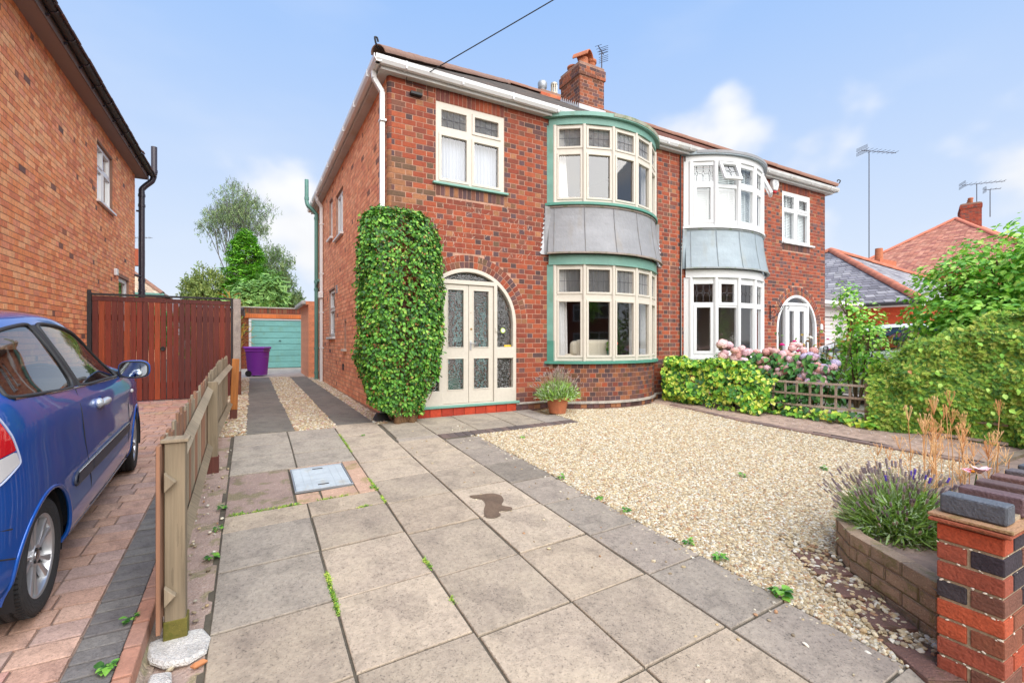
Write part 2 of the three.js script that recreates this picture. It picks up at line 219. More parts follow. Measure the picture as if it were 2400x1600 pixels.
// lay bricks of a wall: place(u, v, out) -> world, U and N its directions
function layBricks(list, { O, U, N, colour, proud = 0.004, rnd, wall, single = 0, stuffName = 'brick_courses' }) {
  const u = V(...U), n = V(...N), y = V(0, 1, 0), basis = new THREE.Matrix4().makeBasis(new THREE.Vector3().crossVectors(y, n), y, n), quat = new THREE.Quaternion().setFromRotationMatrix(basis);
  const at = (b, d) => V(...O).addScaledVector(u, (b.u0 + b.u1) / 2).addScaledVector(y, (b.v0 + b.v1) / 2).addScaledVector(n, d);
  for (const b of list) { b.c = colour(b); const p = at(b, 0); b.vis = inView(p.x, p.y, p.z, 0) ? 1 / project(p.x, p.y, p.z)[2] : 0; b.d = proud + (rnd() - 0.5) * 0.0035; }
  const chosen = new Set([...list].filter(b => b.vis > 0 && !b.skip).sort((a, b) => b.vis - a.vis).slice(0, single));
  const flip = new THREE.Vector3().crossVectors(u, y).dot(n) < 0;
  const P = [], Nn = [], UV = [], C = [];
  for (const b of list) {
    const L = b.u1 - b.u0, h = b.v1 - b.v0;
    if (chosen.has(b)) { const m = new THREE.Mesh(brickGeo(L > 0.16 ? 0.215 : 0.103, 0.0765, 0.04, Math.floor(rnd() * 5)), brickMat(b.c)); m.name = 'brick'; m.quaternion.copy(quat); m.position.copy(at(b, b.d - 0.02)).sub(wall.position); m.scale.set(L / (L > 0.16 ? 0.215 : 0.103), h / 0.0765, 1); m.castShadow = m.receiveShadow = true; wall.add(m); continue; }
    const j = 0.9 + rnd() * 0.2, c = b.c.map(x => x * j), ox = rnd() * 3, oy = rnd() * 3;
    const e = (uu, vv, dd) => V(...O).addScaledVector(u, uu).addScaledVector(y, vv).addScaledVector(n, dd);
    const f = [e(b.u0, b.v0, b.d), e(b.u1, b.v0, b.d), e(b.u1, b.v1, b.d), e(b.u0, b.v1, b.d)], k = [e(b.u0, b.v0, -0.004), e(b.u1, b.v0, -0.004), e(b.u1, b.v1, -0.004), e(b.u0, b.v1, -0.004)];
    const quad = (a, bb, cc, d, nn, us) => { const o = flip ? [a, cc, bb, a, d, cc] : [a, bb, cc, a, cc, d], w = flip ? [us[0], us[2], us[1], us[0], us[3], us[2]] : [us[0], us[1], us[2], us[0], us[2], us[3]]; o.forEach((p, i) => { P.push(p.x, p.y, p.z); Nn.push(nn.x, nn.y, nn.z); UV.push(w[i][0] + ox, w[i][1] + oy); C.push(...c); }); };
    quad(f[0], f[1], f[2], f[3], n, [[0, 0], [L, 0], [L, h], [0, h]]);
    quad(f[3], f[2], k[2], k[3], y, [[0, 0], [L, 0], [L, 0.01], [0, 0.01]]); quad(k[0], k[1], f[1], f[0], y.clone().negate(), [[0, 0], [L, 0], [L, 0.01], [0, 0.01]]);
    quad(k[0], f[0], f[3], k[3], u.clone().negate(), [[0, 0], [0.01, 0], [0.01, h], [0, h]]); quad(f[1], k[1], k[2], f[2], u, [[0, 0], [0.01, 0], [0.01, h], [0, h]]);
  }
  if (P.length) {
    const g = new THREE.BufferGeometry(); g.setAttribute('position', new THREE.Float32BufferAttribute(P, 3)); g.setAttribute('normal', new THREE.Float32BufferAttribute(Nn, 3)); g.setAttribute('uv', new THREE.Float32BufferAttribute(UV, 2)); g.setAttribute('color', new THREE.Float32BufferAttribute(C, 3));
    g.translate(-wall.position.x, -wall.position.y, -wall.position.z);
    mesh(stuffName, g, M.brickV, wall, { kind: 'stuff' });
  }
}
const pick = (a, rnd) => a[Math.floor(rnd() * a.length)];
// bricks standing in an arch: rings of headers
function archBricks(cx, cy, z, r0, r1, rings, wall, rnd, a0 = 0, a1 = Math.PI) {
  const w = (r1 - r0) / rings;
  for (let k = 0; k < rings; k++) {
    const ra = r0 + k * w + 0.006, rb = r0 + (k + 1) * w - 0.005, n = Math.round((a1 - a0) * (ra + rb) / 2 / 0.083);
    for (let i = 0; i < n; i++) {
      const A = mix(a0, a1, i / n) + 0.005 / ra, B = mix(a0, a1, (i + 1) / n) - 0.005 / ra, s = poly([[ra * Math.cos(A), ra * Math.sin(A)], [rb * Math.cos(A), rb * Math.sin(A)], [rb * Math.cos(B), rb * Math.sin(B)], [ra * Math.cos(B), ra * Math.sin(B)]]);
      const g = metreUV(extrude(s, 0.02, 0.002), rnd() * 3, rnd() * 3); g.translate(cx, cy, z - 0.0245 + (rnd() - 0.5) * 0.002);
      mesh('brick', g, brickMat(rnd() < 0.3 ? pick(PAL.dark, rnd) : pick(rnd() < 0.75 ? PAL.red : PAL.brown, rnd)), wall);
    }
  }
}
function curtain(x0, x1, y0, y1, z, amp = 0.03, waves = 6, flare = 0) {
  const n = waves * 8, P = [], I = [], U = []; for (let j = 0; j <= 4; j++) for (let i = 0; i <= n; i++) { const t = i / n, v = j / 4; P.push(mix(x0, x1, t) + (1 - v) * flare * (t - 0.2), mix(y0, y1, v), z + amp * Math.sin(t * waves * 6.283 + 0.7 * Math.sin(t * 17)) * (1.1 - 0.3 * v)); U.push(t * (x1 - x0), v * (y1 - y0)); }
  for (let j = 0; j < 4; j++) for (let i = 0; i < n; i++) { const a = j * (n + 1) + i; I.push(a, a + 1, a + n + 1, a + 1, a + n + 2, a + n + 1); }
  const g = new THREE.BufferGeometry(); g.setAttribute('position', new THREE.Float32BufferAttribute(P, 3)); g.setAttribute('uv', new THREE.Float32BufferAttribute(U, 2)); g.setIndex(I); g.computeVertexNormals(); return g;
}
const at4 = (P0, P1, y) => { const a = V(P0[0], y, P0[1]), u = V(P1[0] - P0[0], 0, P1[1] - P0[1]).normalize(), n = new THREE.Vector3().crossVectors(u, V(0, 1, 0)); return new THREE.Matrix4().makeBasis(u, V(0, 1, 0), n).setPosition(a); };
// a flat window in a vertical plane from P0 to P1 (x, z), outside on the left of ... n = u x y; lights: [{x0,x1,y0,y1,sash,open,lead}] in plane metres
function windowUnit(parent, { name = 'window', P0, P1, y0, y1, lights, mat, glass, thick = 0.07, leadMat = M.leadLine, sash = 0.0, extra }) {
  const W = Math.hypot(P1[0] - P0[0], P1[1] - P0[1]), m = at4(P0, P1, 0), w = name ? partGroup(name, parent) : parent;
  const s = rectShape(0, y0, W, y1); for (const l of lights) s.holes.push(rectHole(l.x0 - (l.sash || 0), l.y0 - (l.sash || 0), l.x1 + (l.sash || 0), l.y1 + (l.sash || 0)));
  const parts = [metreUV(extrude(s, thick, 0.004).translate(0, 0, -thick))];
  for (const l of lights) {
    const k = l.sash || 0.0, sh = rectShape(l.x0 - k - 0.004, l.y0 - k - 0.004, l.x1 + k + 0.004, l.y1 + k + 0.004);
    if (k && !l.open) { sh.holes.push(rectHole(l.x0, l.y0, l.x1, l.y1)); parts.push(metreUV(extrude(sh, 0.05, 0.004).translate(0, 0, -0.036))); }
    else if (!k) { const q = rectShape(l.x0 - 0.014, l.y0 - 0.014, l.x1 + 0.014, l.y1 + 0.014); q.holes.push(rectHole(l.x0 + 0.002, l.y0 + 0.002, l.x1 - 0.002, l.y1 - 0.002)); parts.push(metreUV(extrude(q, 0.022, 0.003).translate(0, 0, -0.035))); }
  }
  for (const p of parts) p.applyMatrix4(m); mesh('frame', parts, mat, w);
  for (const l of lights) {
    const t = new THREE.Matrix4(); if (l.open) t.makeTranslation(0, l.y1 + l.sash, 0.0).multiply(new THREE.Matrix4().makeRotationX(-l.open)).multiply(new THREE.Matrix4().makeTranslation(0, -l.y1 - l.sash, 0.02));
    const mm = m.clone().multiply(t); const put = g => g.applyMatrix4(mm);
    if (l.open) { const k = l.sash, sh = rectShape(l.x0 - k, l.y0 - k, l.x1 + k, l.y1 + k); sh.holes.push(rectHole(l.x0, l.y0, l.x1, l.y1)); mesh('opening_light', put(metreUV(extrude(sh, 0.05, 0.005).translate(0, 0, -0.03))), mat, w); }
    mesh('pane', put(metreUV(new THREE.PlaneGeometry(l.x1 - l.x0 + 0.01, l.y1 - l.y0 + 0.01).translate((l.x0 + l.x1) / 2, (l.y0 + l.y1) / 2, -0.024))), l.glass || glass, w);
    if (l.lead) {
      const g = []; const dx = l.x1 - l.x0, dy = l.y1 - l.y0, zb = -0.019;
      if (l.lead === 'grid') { for (let i = 1; i < l.nx; i++) g.push(box(l.x0 + dx * i / l.nx - 0.004, l.y0, zb - 0.003, l.x0 + dx * i / l.nx + 0.004, l.y1, zb)); for (let j = 1; j < l.ny; j++) g.push(box(l.x0, l.y0 + dy * j / l.ny - 0.004, zb - 0.0025, l.x1, l.y0 + dy * j / l.ny + 0.004, zb + 0.001)); }
      else { const n = l.nx, yc = l.y0 + dy * 0.52, hh = dy * 0.17, hw = Math.min(0.03, dx / n * 0.28); for (let i = 0; i < n; i++) { const x = l.x0 + dx * (i + 0.5) / n, L = (p, q) => g.push(bar([...p, zb], [...q, zb], 0.006, 0.004, V(0, 0, 1))); L([x, l.y0], [x, yc - hh]); L([x, yc + hh], [x, l.y1]); L([x, yc - hh], [x + hw, yc]); L([x + hw, yc], [x, yc + hh]); L([x, yc + hh], [x - hw, yc]); L([x - hw, yc], [x, yc - hh]); L([x + hw, yc], [i === n - 1 ? l.x1 : l.x0 + dx * (i + 1.5) / n - hw, yc]); if (!i) L([l.x0, yc], [x - hw, yc]); } }
      mesh('leading', put(merge(g)), leadMat, w);
    }
  }
  return w;
}
// venetian blind slats behind a window
function blind(parent, P0, P1, y0, y1, back, matl) { const W = Math.hypot(P1[0] - P0[0], P1[1] - P0[1]), m = at4(P0, P1, 0), g = []; for (let y = y0; y < y1; y += 0.040) { const q = new THREE.BoxGeometry(W, 0.003, 0.044); q.rotateX(1.12); q.translate(W / 2, y, -back); g.push(q); } for (const x of [0.25, 0.75]) g.push(box(W * x - 0.012, y0, -back + 0.024, W * x + 0.012, y1, -back + 0.026)); const b = merge(g); b.applyMatrix4(m); mesh('blind', b, matl, parent); }

// ---------------------------------------------------------------- the pair of semi-detached houses
const FZ = -7.15, X0 = 1.81, XP = 7.82, BACK = -16.05, EAVE = 5.235;
const BAY = { cx: 6.045, R: 1.825, cz: FZ + 0.57 - 1.825 }, DEG = Math.PI / 180, BE = [-42.8, -26.2, -8.7, 8.7, 26.2, 42.8].map(a => a * DEG);
const DOOR = { cx: 3.155, r: 0.89, sp: 1.51 };
function semi(two) {
  const rnd = R(two ? 222 : 111), mx = x => two ? 2 * XP - x : x, lo = (a, b) => two ? [mx(b), mx(a)] : [a, b];
  const h = new THREE.Group(); h.name = numbered('brick_house'); scene.add(h);
  if (two) tag(h, 'brick semi-detached house with white window frames and grey-blue lead bay, beyond the ivy', 'house');
  else tag(h, 'brick semi-detached house with turquoise and cream trim, arched cream porch doors and a bow window', 'house');
  const frameM = two ? M.white : M.cream;
  const [wx0, wx1] = lo(2.58, 3.81), [bx0, bx1] = lo(4.74, 7.35), dcx = mx(DOOR.cx), bcx = mx(BAY.cx), [hx0, hx1] = lo(X0, XP);
  // front wall: mortar with openings, then bricks
  const s = rectShape(hx0 + (two ? 0 : 0.055), -0.3, hx1 - (two ? 0.055 : 0), EAVE + 0.02);
  s.holes.push(rectHole(wx0, 3.73, wx1, 5.03), rectHole(bx0, 0.78, bx1, 2.62), rectHole(bx0, 3.64, bx1, 5.14));
  const arch = new THREE.Path(); arch.moveTo(dcx - DOOR.r, 0.05); arch.lineTo(dcx - DOOR.r, DOOR.sp); arch.absarc(dcx, DOOR.sp, DOOR.r, Math.PI, 0, true); arch.lineTo(dcx + DOOR.r, 0.05); arch.closePath(); s.holes.push(arch);
  const fw = mesh('front_wall', metreUV(extrude(s, 0.24, 0, 40).translate(0, 0, FZ - 0.24 - 0.008)), M.mortarPink, h);
  const AR = DOOR.r + 0.222;
  const cut = (v, a, b) => {
    const c = []; if (b > 3.53 && a < 5.24) { if (a > 3.70 || (a < 3.70 && b > 3.70)) c.push([wx0, wx1]); else if (b > 3.53) c.push([wx0, wx1]); }
    if (v < DOOR.sp) c.push([dcx - DOOR.r - (v > 1.25 ? 0 : 0), dcx + DOOR.r]); else if (v < DOOR.sp + AR) { const w = Math.sqrt(AR * AR - (v - DOOR.sp) ** 2); c.push([dcx - w, dcx + w]); }
    c.push(two ? [bx0 + 0.05, bx1 - 0.02] : [bx0 + 0.02, bx1 - 0.05]); return c;
  };
  const fb = flemish(two ? hx0 + 0.008 : hx0 + 0.062, two ? hx1 - 0.062 : hx1 - 0.008, 0.135, EAVE, cut, rnd);
  const dirt = (u, v) => two ? 0 : smooth(1.0, 0.2, Math.abs(v - 3.55) / 0.75) * smooth(2.75, 1.9, u);
  const low = (u, v) => smooth(0.5, 0.15, v);
  layBricks(fb, { O: [0, 0, FZ - 0.008], U: [1, 0, 0], N: [0, 0, 1], rnd, wall: fw, single: two ? 190 : 210, colour: b => { const u = (b.u0 + b.u1) / 2; if (rnd() < dirt(u, b.v0) * 0.95) return pick(PAL.brown, rnd); if (rnd() < low(u, b.v0) * 0.4) return pick(PAL.dark, rnd); const sm = b.u1 - b.u0 < 0.15; return rnd() < (sm ? (two ? 0.5 : 0.56) : 0.035) ? pick(PAL.dark, rnd) : sm && rnd() < 0.35 ? pick(PAL.brown, rnd) : pick(PAL.red, rnd); } });
  if (!two) { const tm = []; for (let k = 0; k < 130; k++) { const x = 2.2 + rnd() * 2.3, y = 2.55 + rnd() * 0.98, L = 0.02 + rnd() * 0.06; tm.push(box(-L / 2, -0.002, 0, L / 2, 0.002, 0.0025).rotateZ(0.5 + rnd() * 1.6).translate(x, y, FZ - 0.001)); } mesh('tendril_marks', tm, std(sRGB(206, 178, 160), { roughness: 1 }), fw, { kind: 'stuff' }); }
  // soldier course over the bedroom window, bricks on edge under its sill
  for (let i = 0; i < 16; i++) { const w = (wx1 - wx0) / 16; const g = rbox(wx0 + i * w + 0.005, 5.04, FZ - 0.02, wx0 + (i + 1) * w - 0.005, EAVE, FZ + (rnd() - 0.5) * 0.003, 0.003, rnd() * 3, rnd() * 3, 1); mesh('brick', g, brickMat(rnd() < 0.45 ? pick(PAL.dark, rnd).map((c, k) => mix(c, PAL.red[2][k], 0.5)) : pick(PAL.red, rnd)), fw); const g2 = rbox(wx0 + i * w + 0.005, 3.535, FZ - 0.02, wx0 + (i + 1) * w - 0.005, 3.695, FZ + (rnd() - 0.5) * 0.003, 0.003, rnd() * 3, rnd() * 3, 1); mesh('brick', g2, brickMat(rnd() < 0.75 ? pick(PAL.dark, rnd) : pick(PAL.brown, rnd)), fw); }
  archBricks(dcx, DOOR.sp, FZ, DOOR.r, AR, 2, fw, rnd);
  // plinth: a rendered ledge over two courses of dark brick
  for (const [a, b] of [lo(X0 + 0.06, DOOR.cx - DOOR.r), lo(DOOR.cx + DOOR.r, 4.78), lo(7.33, XP)]) {
    mesh('plinth_ledge', rbox(a, 0.095, FZ - 0.05, b - (two ? 0 : 0.001), 0.13, FZ + 0.022, 0.008, rnd(), rnd()), M.concrete, fw);
    const pb = []; for (let r = 0; r < 2; r++) for (let u = a - r * 0.05; u < b; u += 0.125) { const q0 = Math.max(u, a), q1 = Math.min(u + 0.115, b); if (q1 - q0 > 0.02) pb.push({ u0: q0, u1: q1, v0: r ? -0.085 : 0.005, v1: r ? -0.005 : 0.085, head: true }); }
    layBricks(pb, { O: [0, 0, FZ + 0.004], U: [1, 0, 0], N: [0, 0, 1], rnd, wall: fw, single: 0, stuffName: 'plinth_bricks', colour: () => pick(rnd() < 0.6 ? PAL.dark : PAL.brown, rnd) });
  }
  // rounded corner bricks
  for (let r = 0; r < 59; r++) { const y = 0.135 + r * COURSE; if (y > EAVE - 0.03) break; const c = dirt(1.9, y) > rnd() ? pick(PAL.brown, rnd) : rnd() < 0.4 ? pick(PAL.dark, rnd) : pick(PAL.red, rnd); const y1 = Math.min(y + COURSE - JOINT, EAVE); const g = two ? arcBand(hx1 - 0.06, FZ - 0.06, 0.03, 0.06, y, y1, 0, Math.PI / 2, 5) : arcBand(hx0 + 0.06, FZ - 0.06, 0.03, 0.06, y, y1, -Math.PI / 2, 0, 5); mesh('brick', g, brickMat(c), fw); }
  mesh('corner_mortar', two ? arcBand(hx1 - 0.06, FZ - 0.06, 0.0, 0.054, -0.3, EAVE, -0.15, Math.PI / 2 + 0.15, 7) : arcBand(hx0 + 0.06, FZ - 0.06, 0.0, 0.054, -0.3, EAVE, -Math.PI / 2 - 0.15, 0.15, 7), M.mortarPink, fw);
  // side, back and inner walls
  const sideX = mx(X0), sd = two ? 1 : -1;
  const ss = rectShape(BACK, -0.3, FZ - 0.06, EAVE + 0.02); // u = z
  const sideWins = two ? [] : [[-12.15, -11.12, 3.66, 4.72], [-13.25, -12.68, 3.86, 4.87], [-13.30, -12.28, 1.31, 2.52], [-10.96, -10.72, 1.03, 1.64]];
  for (const [a, b, c, d] of sideWins) ss.holes.push(rectHole(a, c, b, d));
  const sg = metreUV(extrude(ss, 0.24).rotateY(-Math.PI / 2)); sg.translate(two ? sideX - 0.008 : sideX + 0.008 + 0.24, 0, 0); if (two) sg.translate(0, 0, 0);
  const sw = mesh('side_wall', sg, M.mortarSide, h);
  const sb = flemish(-FZ + 0.062, -BACK, 0.05, EAVE, (v, a, b) => sideWins.filter(w => b > w[2] && a < w[3]).map(w => [-w[1], -w[0]]), rnd);
  layBricks(sb, { O: [sideX - sd * 0.008, 0, 0], U: [0, 0, -1], N: [sd, 0, 0], rnd, wall: sw, single: two ? 0 : 60, colour: b => rnd() < 0.012 ? pick(PAL.smut, rnd) : pick(PAL.side, rnd) });
  const [ix0, ix1] = [hx0 + 0.26, hx1 - 0.26], IW = [box(hx0 + 0.01, -0.3, BACK, hx1 - 0.01, EAVE, BACK + 0.24), box(hx0 + 0.25, -0.25, BACK + 0.25, hx1 - 0.12, 0.06, FZ - 0.26), box(hx0 + 0.25, 2.66, BACK + 0.25, hx1 - 0.12, 2.9, FZ - 0.26), box(hx0 + 0.02, EAVE - 0.04, BACK + 0.01, hx1 - 0.02, EAVE + 0.02, FZ - 0.26)];
  const px = mx(XP - 0.06), pw = [box(two ? px - 0.06 : px - 0.06, -0.25, BACK + 0.25, px + 0.055, EAVE - 0.05, FZ - 0.27)];
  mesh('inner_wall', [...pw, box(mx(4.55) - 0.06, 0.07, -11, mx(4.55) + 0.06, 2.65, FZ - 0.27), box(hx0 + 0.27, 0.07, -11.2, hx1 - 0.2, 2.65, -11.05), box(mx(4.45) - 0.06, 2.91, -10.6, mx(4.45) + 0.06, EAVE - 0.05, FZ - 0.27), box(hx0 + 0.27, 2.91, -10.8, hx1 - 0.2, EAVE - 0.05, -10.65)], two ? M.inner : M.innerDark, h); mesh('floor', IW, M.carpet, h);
  // bedroom window and its sill
  const wz = FZ - 0.012;
  if (!two) {
    const w = windowUnit(h, { P0: [wx0, wz], P1: [wx1, wz], y0: 3.735, y1: 5.03, mat: frameM, glass: M.glass, lights: [{ x0: .096, x1: .531, y0: 4.645, y1: 4.915, lead: 'grid', nx: 4, ny: 2, glass: M.glassLace }, { x0: .678, x1: 1.116, y0: 4.668, y1: 4.915, sash: 0.045, lead: 'grid', nx: 4, ny: 2, glass: M.glassLace }, { x0: .092, x1: .531, y0: 3.815, y1: 4.50, sash: 0.04 }, { x0: .668, x1: 1.116, y0: 3.815, y1: 4.50, sash: 0.04 }] });
    mesh('sill', rbox(wx0 - 0.06, 3.70, FZ - 0.1, wx1 + 0.06, 3.737, FZ + 0.055, 0.008), M.teal, w);
    mesh('net_curtain', [curtain(wx0 + 0.05, wx1 - 0.65, 3.8, 4.6, wz - 0.14, 0.02, 9), curtain(wx0 + 0.66, wx1 - 0.05, 3.8, 4.6, wz - 0.14, 0.02, 8)], M.curtainBlue, w);
  } else {
    const w = windowUnit(h, { P0: [wx0, wz], P1: [wx1, wz], y0: 3.735, y1: 5.03, mat: frameM, glass: M.glass, lights: [{ x0: .06, x1: .53, y0: 4.62, y1: 4.93, lead: 'diamond', nx: 3 }, { x0: .72, x1: 1.10, y0: 4.64, y1: 4.88, sash: 0.06, lead: 'diamond', nx: 2 }, { x0: .09, x1: .53, y0: 3.84, y1: 4.52 }, { x0: .67, x1: 1.14, y0: 3.80, y1: 4.52 }] });
    mesh('sill', rbox(wx0 - 0.03, 3.695, FZ - 0.1, wx1 + 0.14, 3.735, FZ + 0.06, 0.008), M.white, w); blind(w, [wx0 + 0.06, wz], [wx1 - 0.06, wz], 3.8, 4.95, 0.12, M.blind);
  }
  // side windows with real sashes
  sideWins.forEach(([a, b, c, d], i) => {
    const z = sideX + 0.06, W = b - a, gl_ = i === 3 ? [] : i === 1 ? [{ x0: .09, x1: W - .09, y0: c + .72, y1: d - .08 }, { x0: .09, x1: W - .09, y0: c + .09, y1: c + .60 }] : i === 0 ? [{ x0: .08, x1: W * .42, y0: c + .09, y1: d - .09 }, { x0: W * .54, x1: W - .08, y0: c + .09, y1: d - .09 }] : [{ x0: .09, x1: W - .09, y0: c + .78, y1: d - .08, sash: 0.04 }, { x0: .09, x1: W - .09, y0: c + .10, y1: c + .66, sash: 0.04 }];
    const w = windowUnit(h, { P0: [z, a], P1: [z, b], y0: c, y1: d, mat: i === 3 ? M.cream : M.white, glass: M.glass, lights: gl_.length ? gl_ : [{ x0: .07, x1: W - .07, y0: c + .08, y1: d - .08 }] });
    mesh('sill', rbox(sideX - 0.06, c - 0.05, a - 0.05, sideX + 0.07, c, b + 0.05, 0.006), i === 3 ? M.cream : M.white, w);
  });
  // porch doors in the arch
  doorScreen(h, two, dcx, rnd);
  bayWindow(h, two, bcx, rnd);
  // eaves: soffit, fascia, gutter
  const ov = 0.125, [ex0, ex1] = two ? [XP, mx(X0 - ov)] : [X0 - ov, XP], fz = FZ + ov, sx = two ? ex1 : ex0;
  mesh('soffit', [box(ex0, EAVE, FZ - 0.24, ex1, EAVE + 0.02, fz - 0.02), box(Math.min(sx, sideX - sd * 0.2), EAVE, BACK - ov, Math.max(sx, sideX - sd * 0.2), EAVE + 0.02, FZ - 0.245)], M.whiteOld, h);
  mesh('fascia', [rbox(ex0, EAVE - 0.012, fz - 0.022, ex1, EAVE + 0.135, fz, 0.004), rbox(sx - 0.011, EAVE - 0.012, BACK - ov, sx + 0.011, EAVE + 0.135, fz - 0.024, 0.004)], M.whiteOld, h);
  const gut = (p, q, out) => { const sh = new THREE.Shape(); sh.moveTo(0, 0.10); sh.lineTo(0, 0.012); sh.lineTo(0.018, 0); sh.lineTo(0.075, 0); sh.lineTo(0.105, 0.045); sh.lineTo(0.112, 0.10); sh.lineTo(0.102, 0.10); sh.lineTo(0.095, 0.05); sh.lineTo(0.07, 0.012); sh.lineTo(0.012, 0.014); sh.lineTo(0.01, 0.10); sh.closePath(); let a = V(...p), b = V(...q); if (new THREE.Vector3().crossVectors(V(...out), V(0, 1, 0)).dot(b.clone().sub(a)) < 0) [a, b] = [b, a]; const L = a.distanceTo(b), g = extrude(sh, L), f = b.clone().sub(a).normalize(); g.applyMatrix4(new THREE.Matrix4().makeBasis(V(...out), V(0, 1, 0), f).setPosition(a)); return g; };
  const gy = EAVE + 0.035;
  const gm = two ? M.whiteOld : M.white;
  const fg = two ? gut([ex0, gy, fz + 0.003], [ex1 + 0.1, gy, fz + 0.003], [0, 0, 1]) : gut([ex0 - 0.1, gy, fz + 0.003], [ex1, gy, fz + 0.003], [0, 0, 1]);
  const gutter = mesh('gutter', [fg, gut([sx + sd * 0.014, gy, BACK - ov], [sx + sd * 0.014, gy, fz + 0.1], [sd, 0, 0])], gm, h);
  const br = []; for (let i = 0; i < 7; i++) { const x = mix(ex0 + 0.35, ex1 - 0.3, i / 6); br.push(box(x - 0.012, gy - 0.004, fz + 0.001, x + 0.012, gy + 0.104, fz + 0.119)); } for (let i = 0; i < 9; i++) { const z = mix(BACK, fz - 0.4, i / 8); br.push(box(sx + sd * 0.012, gy - 0.004, z - 0.012, sx + sd * 0.13, gy + 0.104, z + 0.012)); } for (const q of br) mesh('bracket', q, gm, gutter);
  roofHalf(h, two, ex0, ex1, fz, rnd);
  if (!two) {
    // white downpipe at the front corner, with its swan neck; another and the green soil pipe at the back
    const sq = (pts, w, m, n) => { const g = []; for (let i = 0; i + 1 < pts.length; i++) g.push(bar(pts[i], pts[i + 1], w, w, Math.abs(pts[i + 1][1] - pts[i][1]) > Math.abs(pts[i + 1][2] - pts[i][2]) + Math.abs(pts[i + 1][0] - pts[i][0]) ? V(0, 0, 1) : V(0, 1, 0))); return mesh(n, g, m, h); };
    const dx = X0 - 0.055, dz = FZ - 0.11; // runs down the side wall close to the corner
    const d1 = sq([[X0 - ov - 0.06, gy + 0.02, dz + 0.02], [X0 - ov - 0.06, gy - 0.10, dz + 0.02], [dx, gy - 0.27, dz], [dx, -0.02, dz]], 0.066, M.white, 'downpipe');
    mesh('clip', [box(dx - 0.045, 4.55, dz - 0.045, dx + 0.055, 4.58, dz + 0.06), box(dx - 0.045, 2.4, dz - 0.045, dx + 0.055, 2.43, dz + 0.06)], M.white, d1);
    mesh('drain_cover', new THREE.CylinderGeometry(0.09, 0.17, 0.13, 4, 1).rotateY(Math.PI / 4).translate(dx - 0.02, 0.045, dz + 0.04), M.plasticDark, d1);
    const d2 = sq([[X0 - ov - 0.06, gy + 0.02, -14.2], [X0 - ov - 0.06, gy - 0.1, -14.25], [dx - 0.01, gy - 0.27, -14.31], [dx - 0.01, 0.02, -14.31]], 0.07, M.white, 'downpipe');
    mesh('hopper', rbox(dx - 0.09, 2.42, -14.40, dx + 0.04, 2.60, -14.22, 0.02), M.white, d2); const cl = []; for (const y of [4.5, 3.1, 2.0, 1.0]) cl.push(box(dx - 0.06, y, -14.36, dx + 0.055, y + 0.03, -14.26)); mesh('clip', cl, M.white, d2);
    const gx = X0 - 0.08, gp = mesh('soil_pipe', [rod([gx, -0.05, -15.28], [gx, 4.92, -15.28], 0.056, 0.056, 14), tube([[gx, 4.90, -15.28], [gx, 5.02, -15.28], [gx - 0.10, 5.14, -15.28], [gx - 0.24, 5.26, -15.28], [gx - 0.27, 5.38, -15.28]], 0.056, 14, 20), rod([gx - 0.27, 5.36, -15.28], [gx - 0.27, 6.02, -15.28], 0.056, 0.056, 14)], M.tealPipe, h);
    const col_ = []; for (const y of [0.02, 0.22, 0.95, 2.72, 2.95, 4.86]) col_.push(rod([gx, y, -15.28], [gx, y + 0.07, -15.28], 0.068, 0.068, 14)); col_.push(rod([gx - 0.27, 5.42, -15.28], [gx - 0.27, 5.5, -15.28], 0.066, 0.066, 14), rod([gx, 2.85, -15.2], [gx + 0.02, 3.0, -14.9], 0.035)); mesh('collar', col_, M.tealPipe, gp);
    // air bricks and vents on the side wall
    mesh('vent', [box(X0 - 0.012, 0.56, -11.13, X0 + 0.02, 0.70, -10.98)], M.blackIron, h); const lv = []; for (let i = 0; i < 5; i++) lv.push(box(X0 - 0.016, 2.36 + i * 0.04, -12.04, X0 + 0.02, 2.385 + i * 0.04, -11.86)); mesh('vent', lv, M.galv, h);
    mesh('wall_lamp', rbox(2.15, 5.005, FZ - 0.01, 2.34, 5.055, FZ + 0.07, 0.012), M.black, h);
    mesh('telephone_bracket', [rod([2.34, 5.31, fz], [2.36, 5.33, fz + 0.08], 0.01), rod([2.42, 5.35, fz], [2.36, 5.33, fz + 0.08], 0.01), tube([[2.12, 5.40, fz + 0.02], [2.09, 5.3, fz + 0.02], [2.1, 5.2, fz - 0.1], [2.42, 5.16, FZ + 0.02], [2.44, 5.0, FZ + 0.02]], 0.005, 5, 20)], M.blackIron, h);
    // the low wing at the back
    mesh('rear_wing', [box(X0 - 0.22, -0.2, -18.6, X0 + 2.2, 2.35, BACK - 0.003, 1, 2), box(X0 - 0.32, 2.35, -18.7, X0 + 2.2, 2.46, BACK - 0.005)], grainy(PAL.side[1]), h);
    mesh('rear_gutter', rbox(X0 - 0.42, 2.36, -18.7, X0 - 0.3, 2.48, BACK + 0.02, 0.02), M.whiteOld, h);
    // clipped cables on the wall by the party line
    mesh('cable', [tube([[7.42, 4.9, FZ + 0.012], [7.42, 3.2, FZ + 0.012], [7.46, 2.2, FZ + 0.012], [7.46, 0.9, FZ + 0.012]], 0.006, 5, 12)], M.black, h);
  } else {
    const x = XP + 0.30; mesh('cable', [tube([[x, 5.22, FZ + 0.012], [x, 0.8, FZ + 0.012]], 0.016, 6, 4)], M.black, h); mesh('cable', [tube([[x + 0.1, 5.2, FZ + 0.012], [x + 0.09, 3.8, FZ + 0.012], [x + 0.01, 2.6, FZ + 0.022], [x + 0.012, 0.7, FZ + 0.022]], 0.008, 5, 12)], M.whiteOld, h);
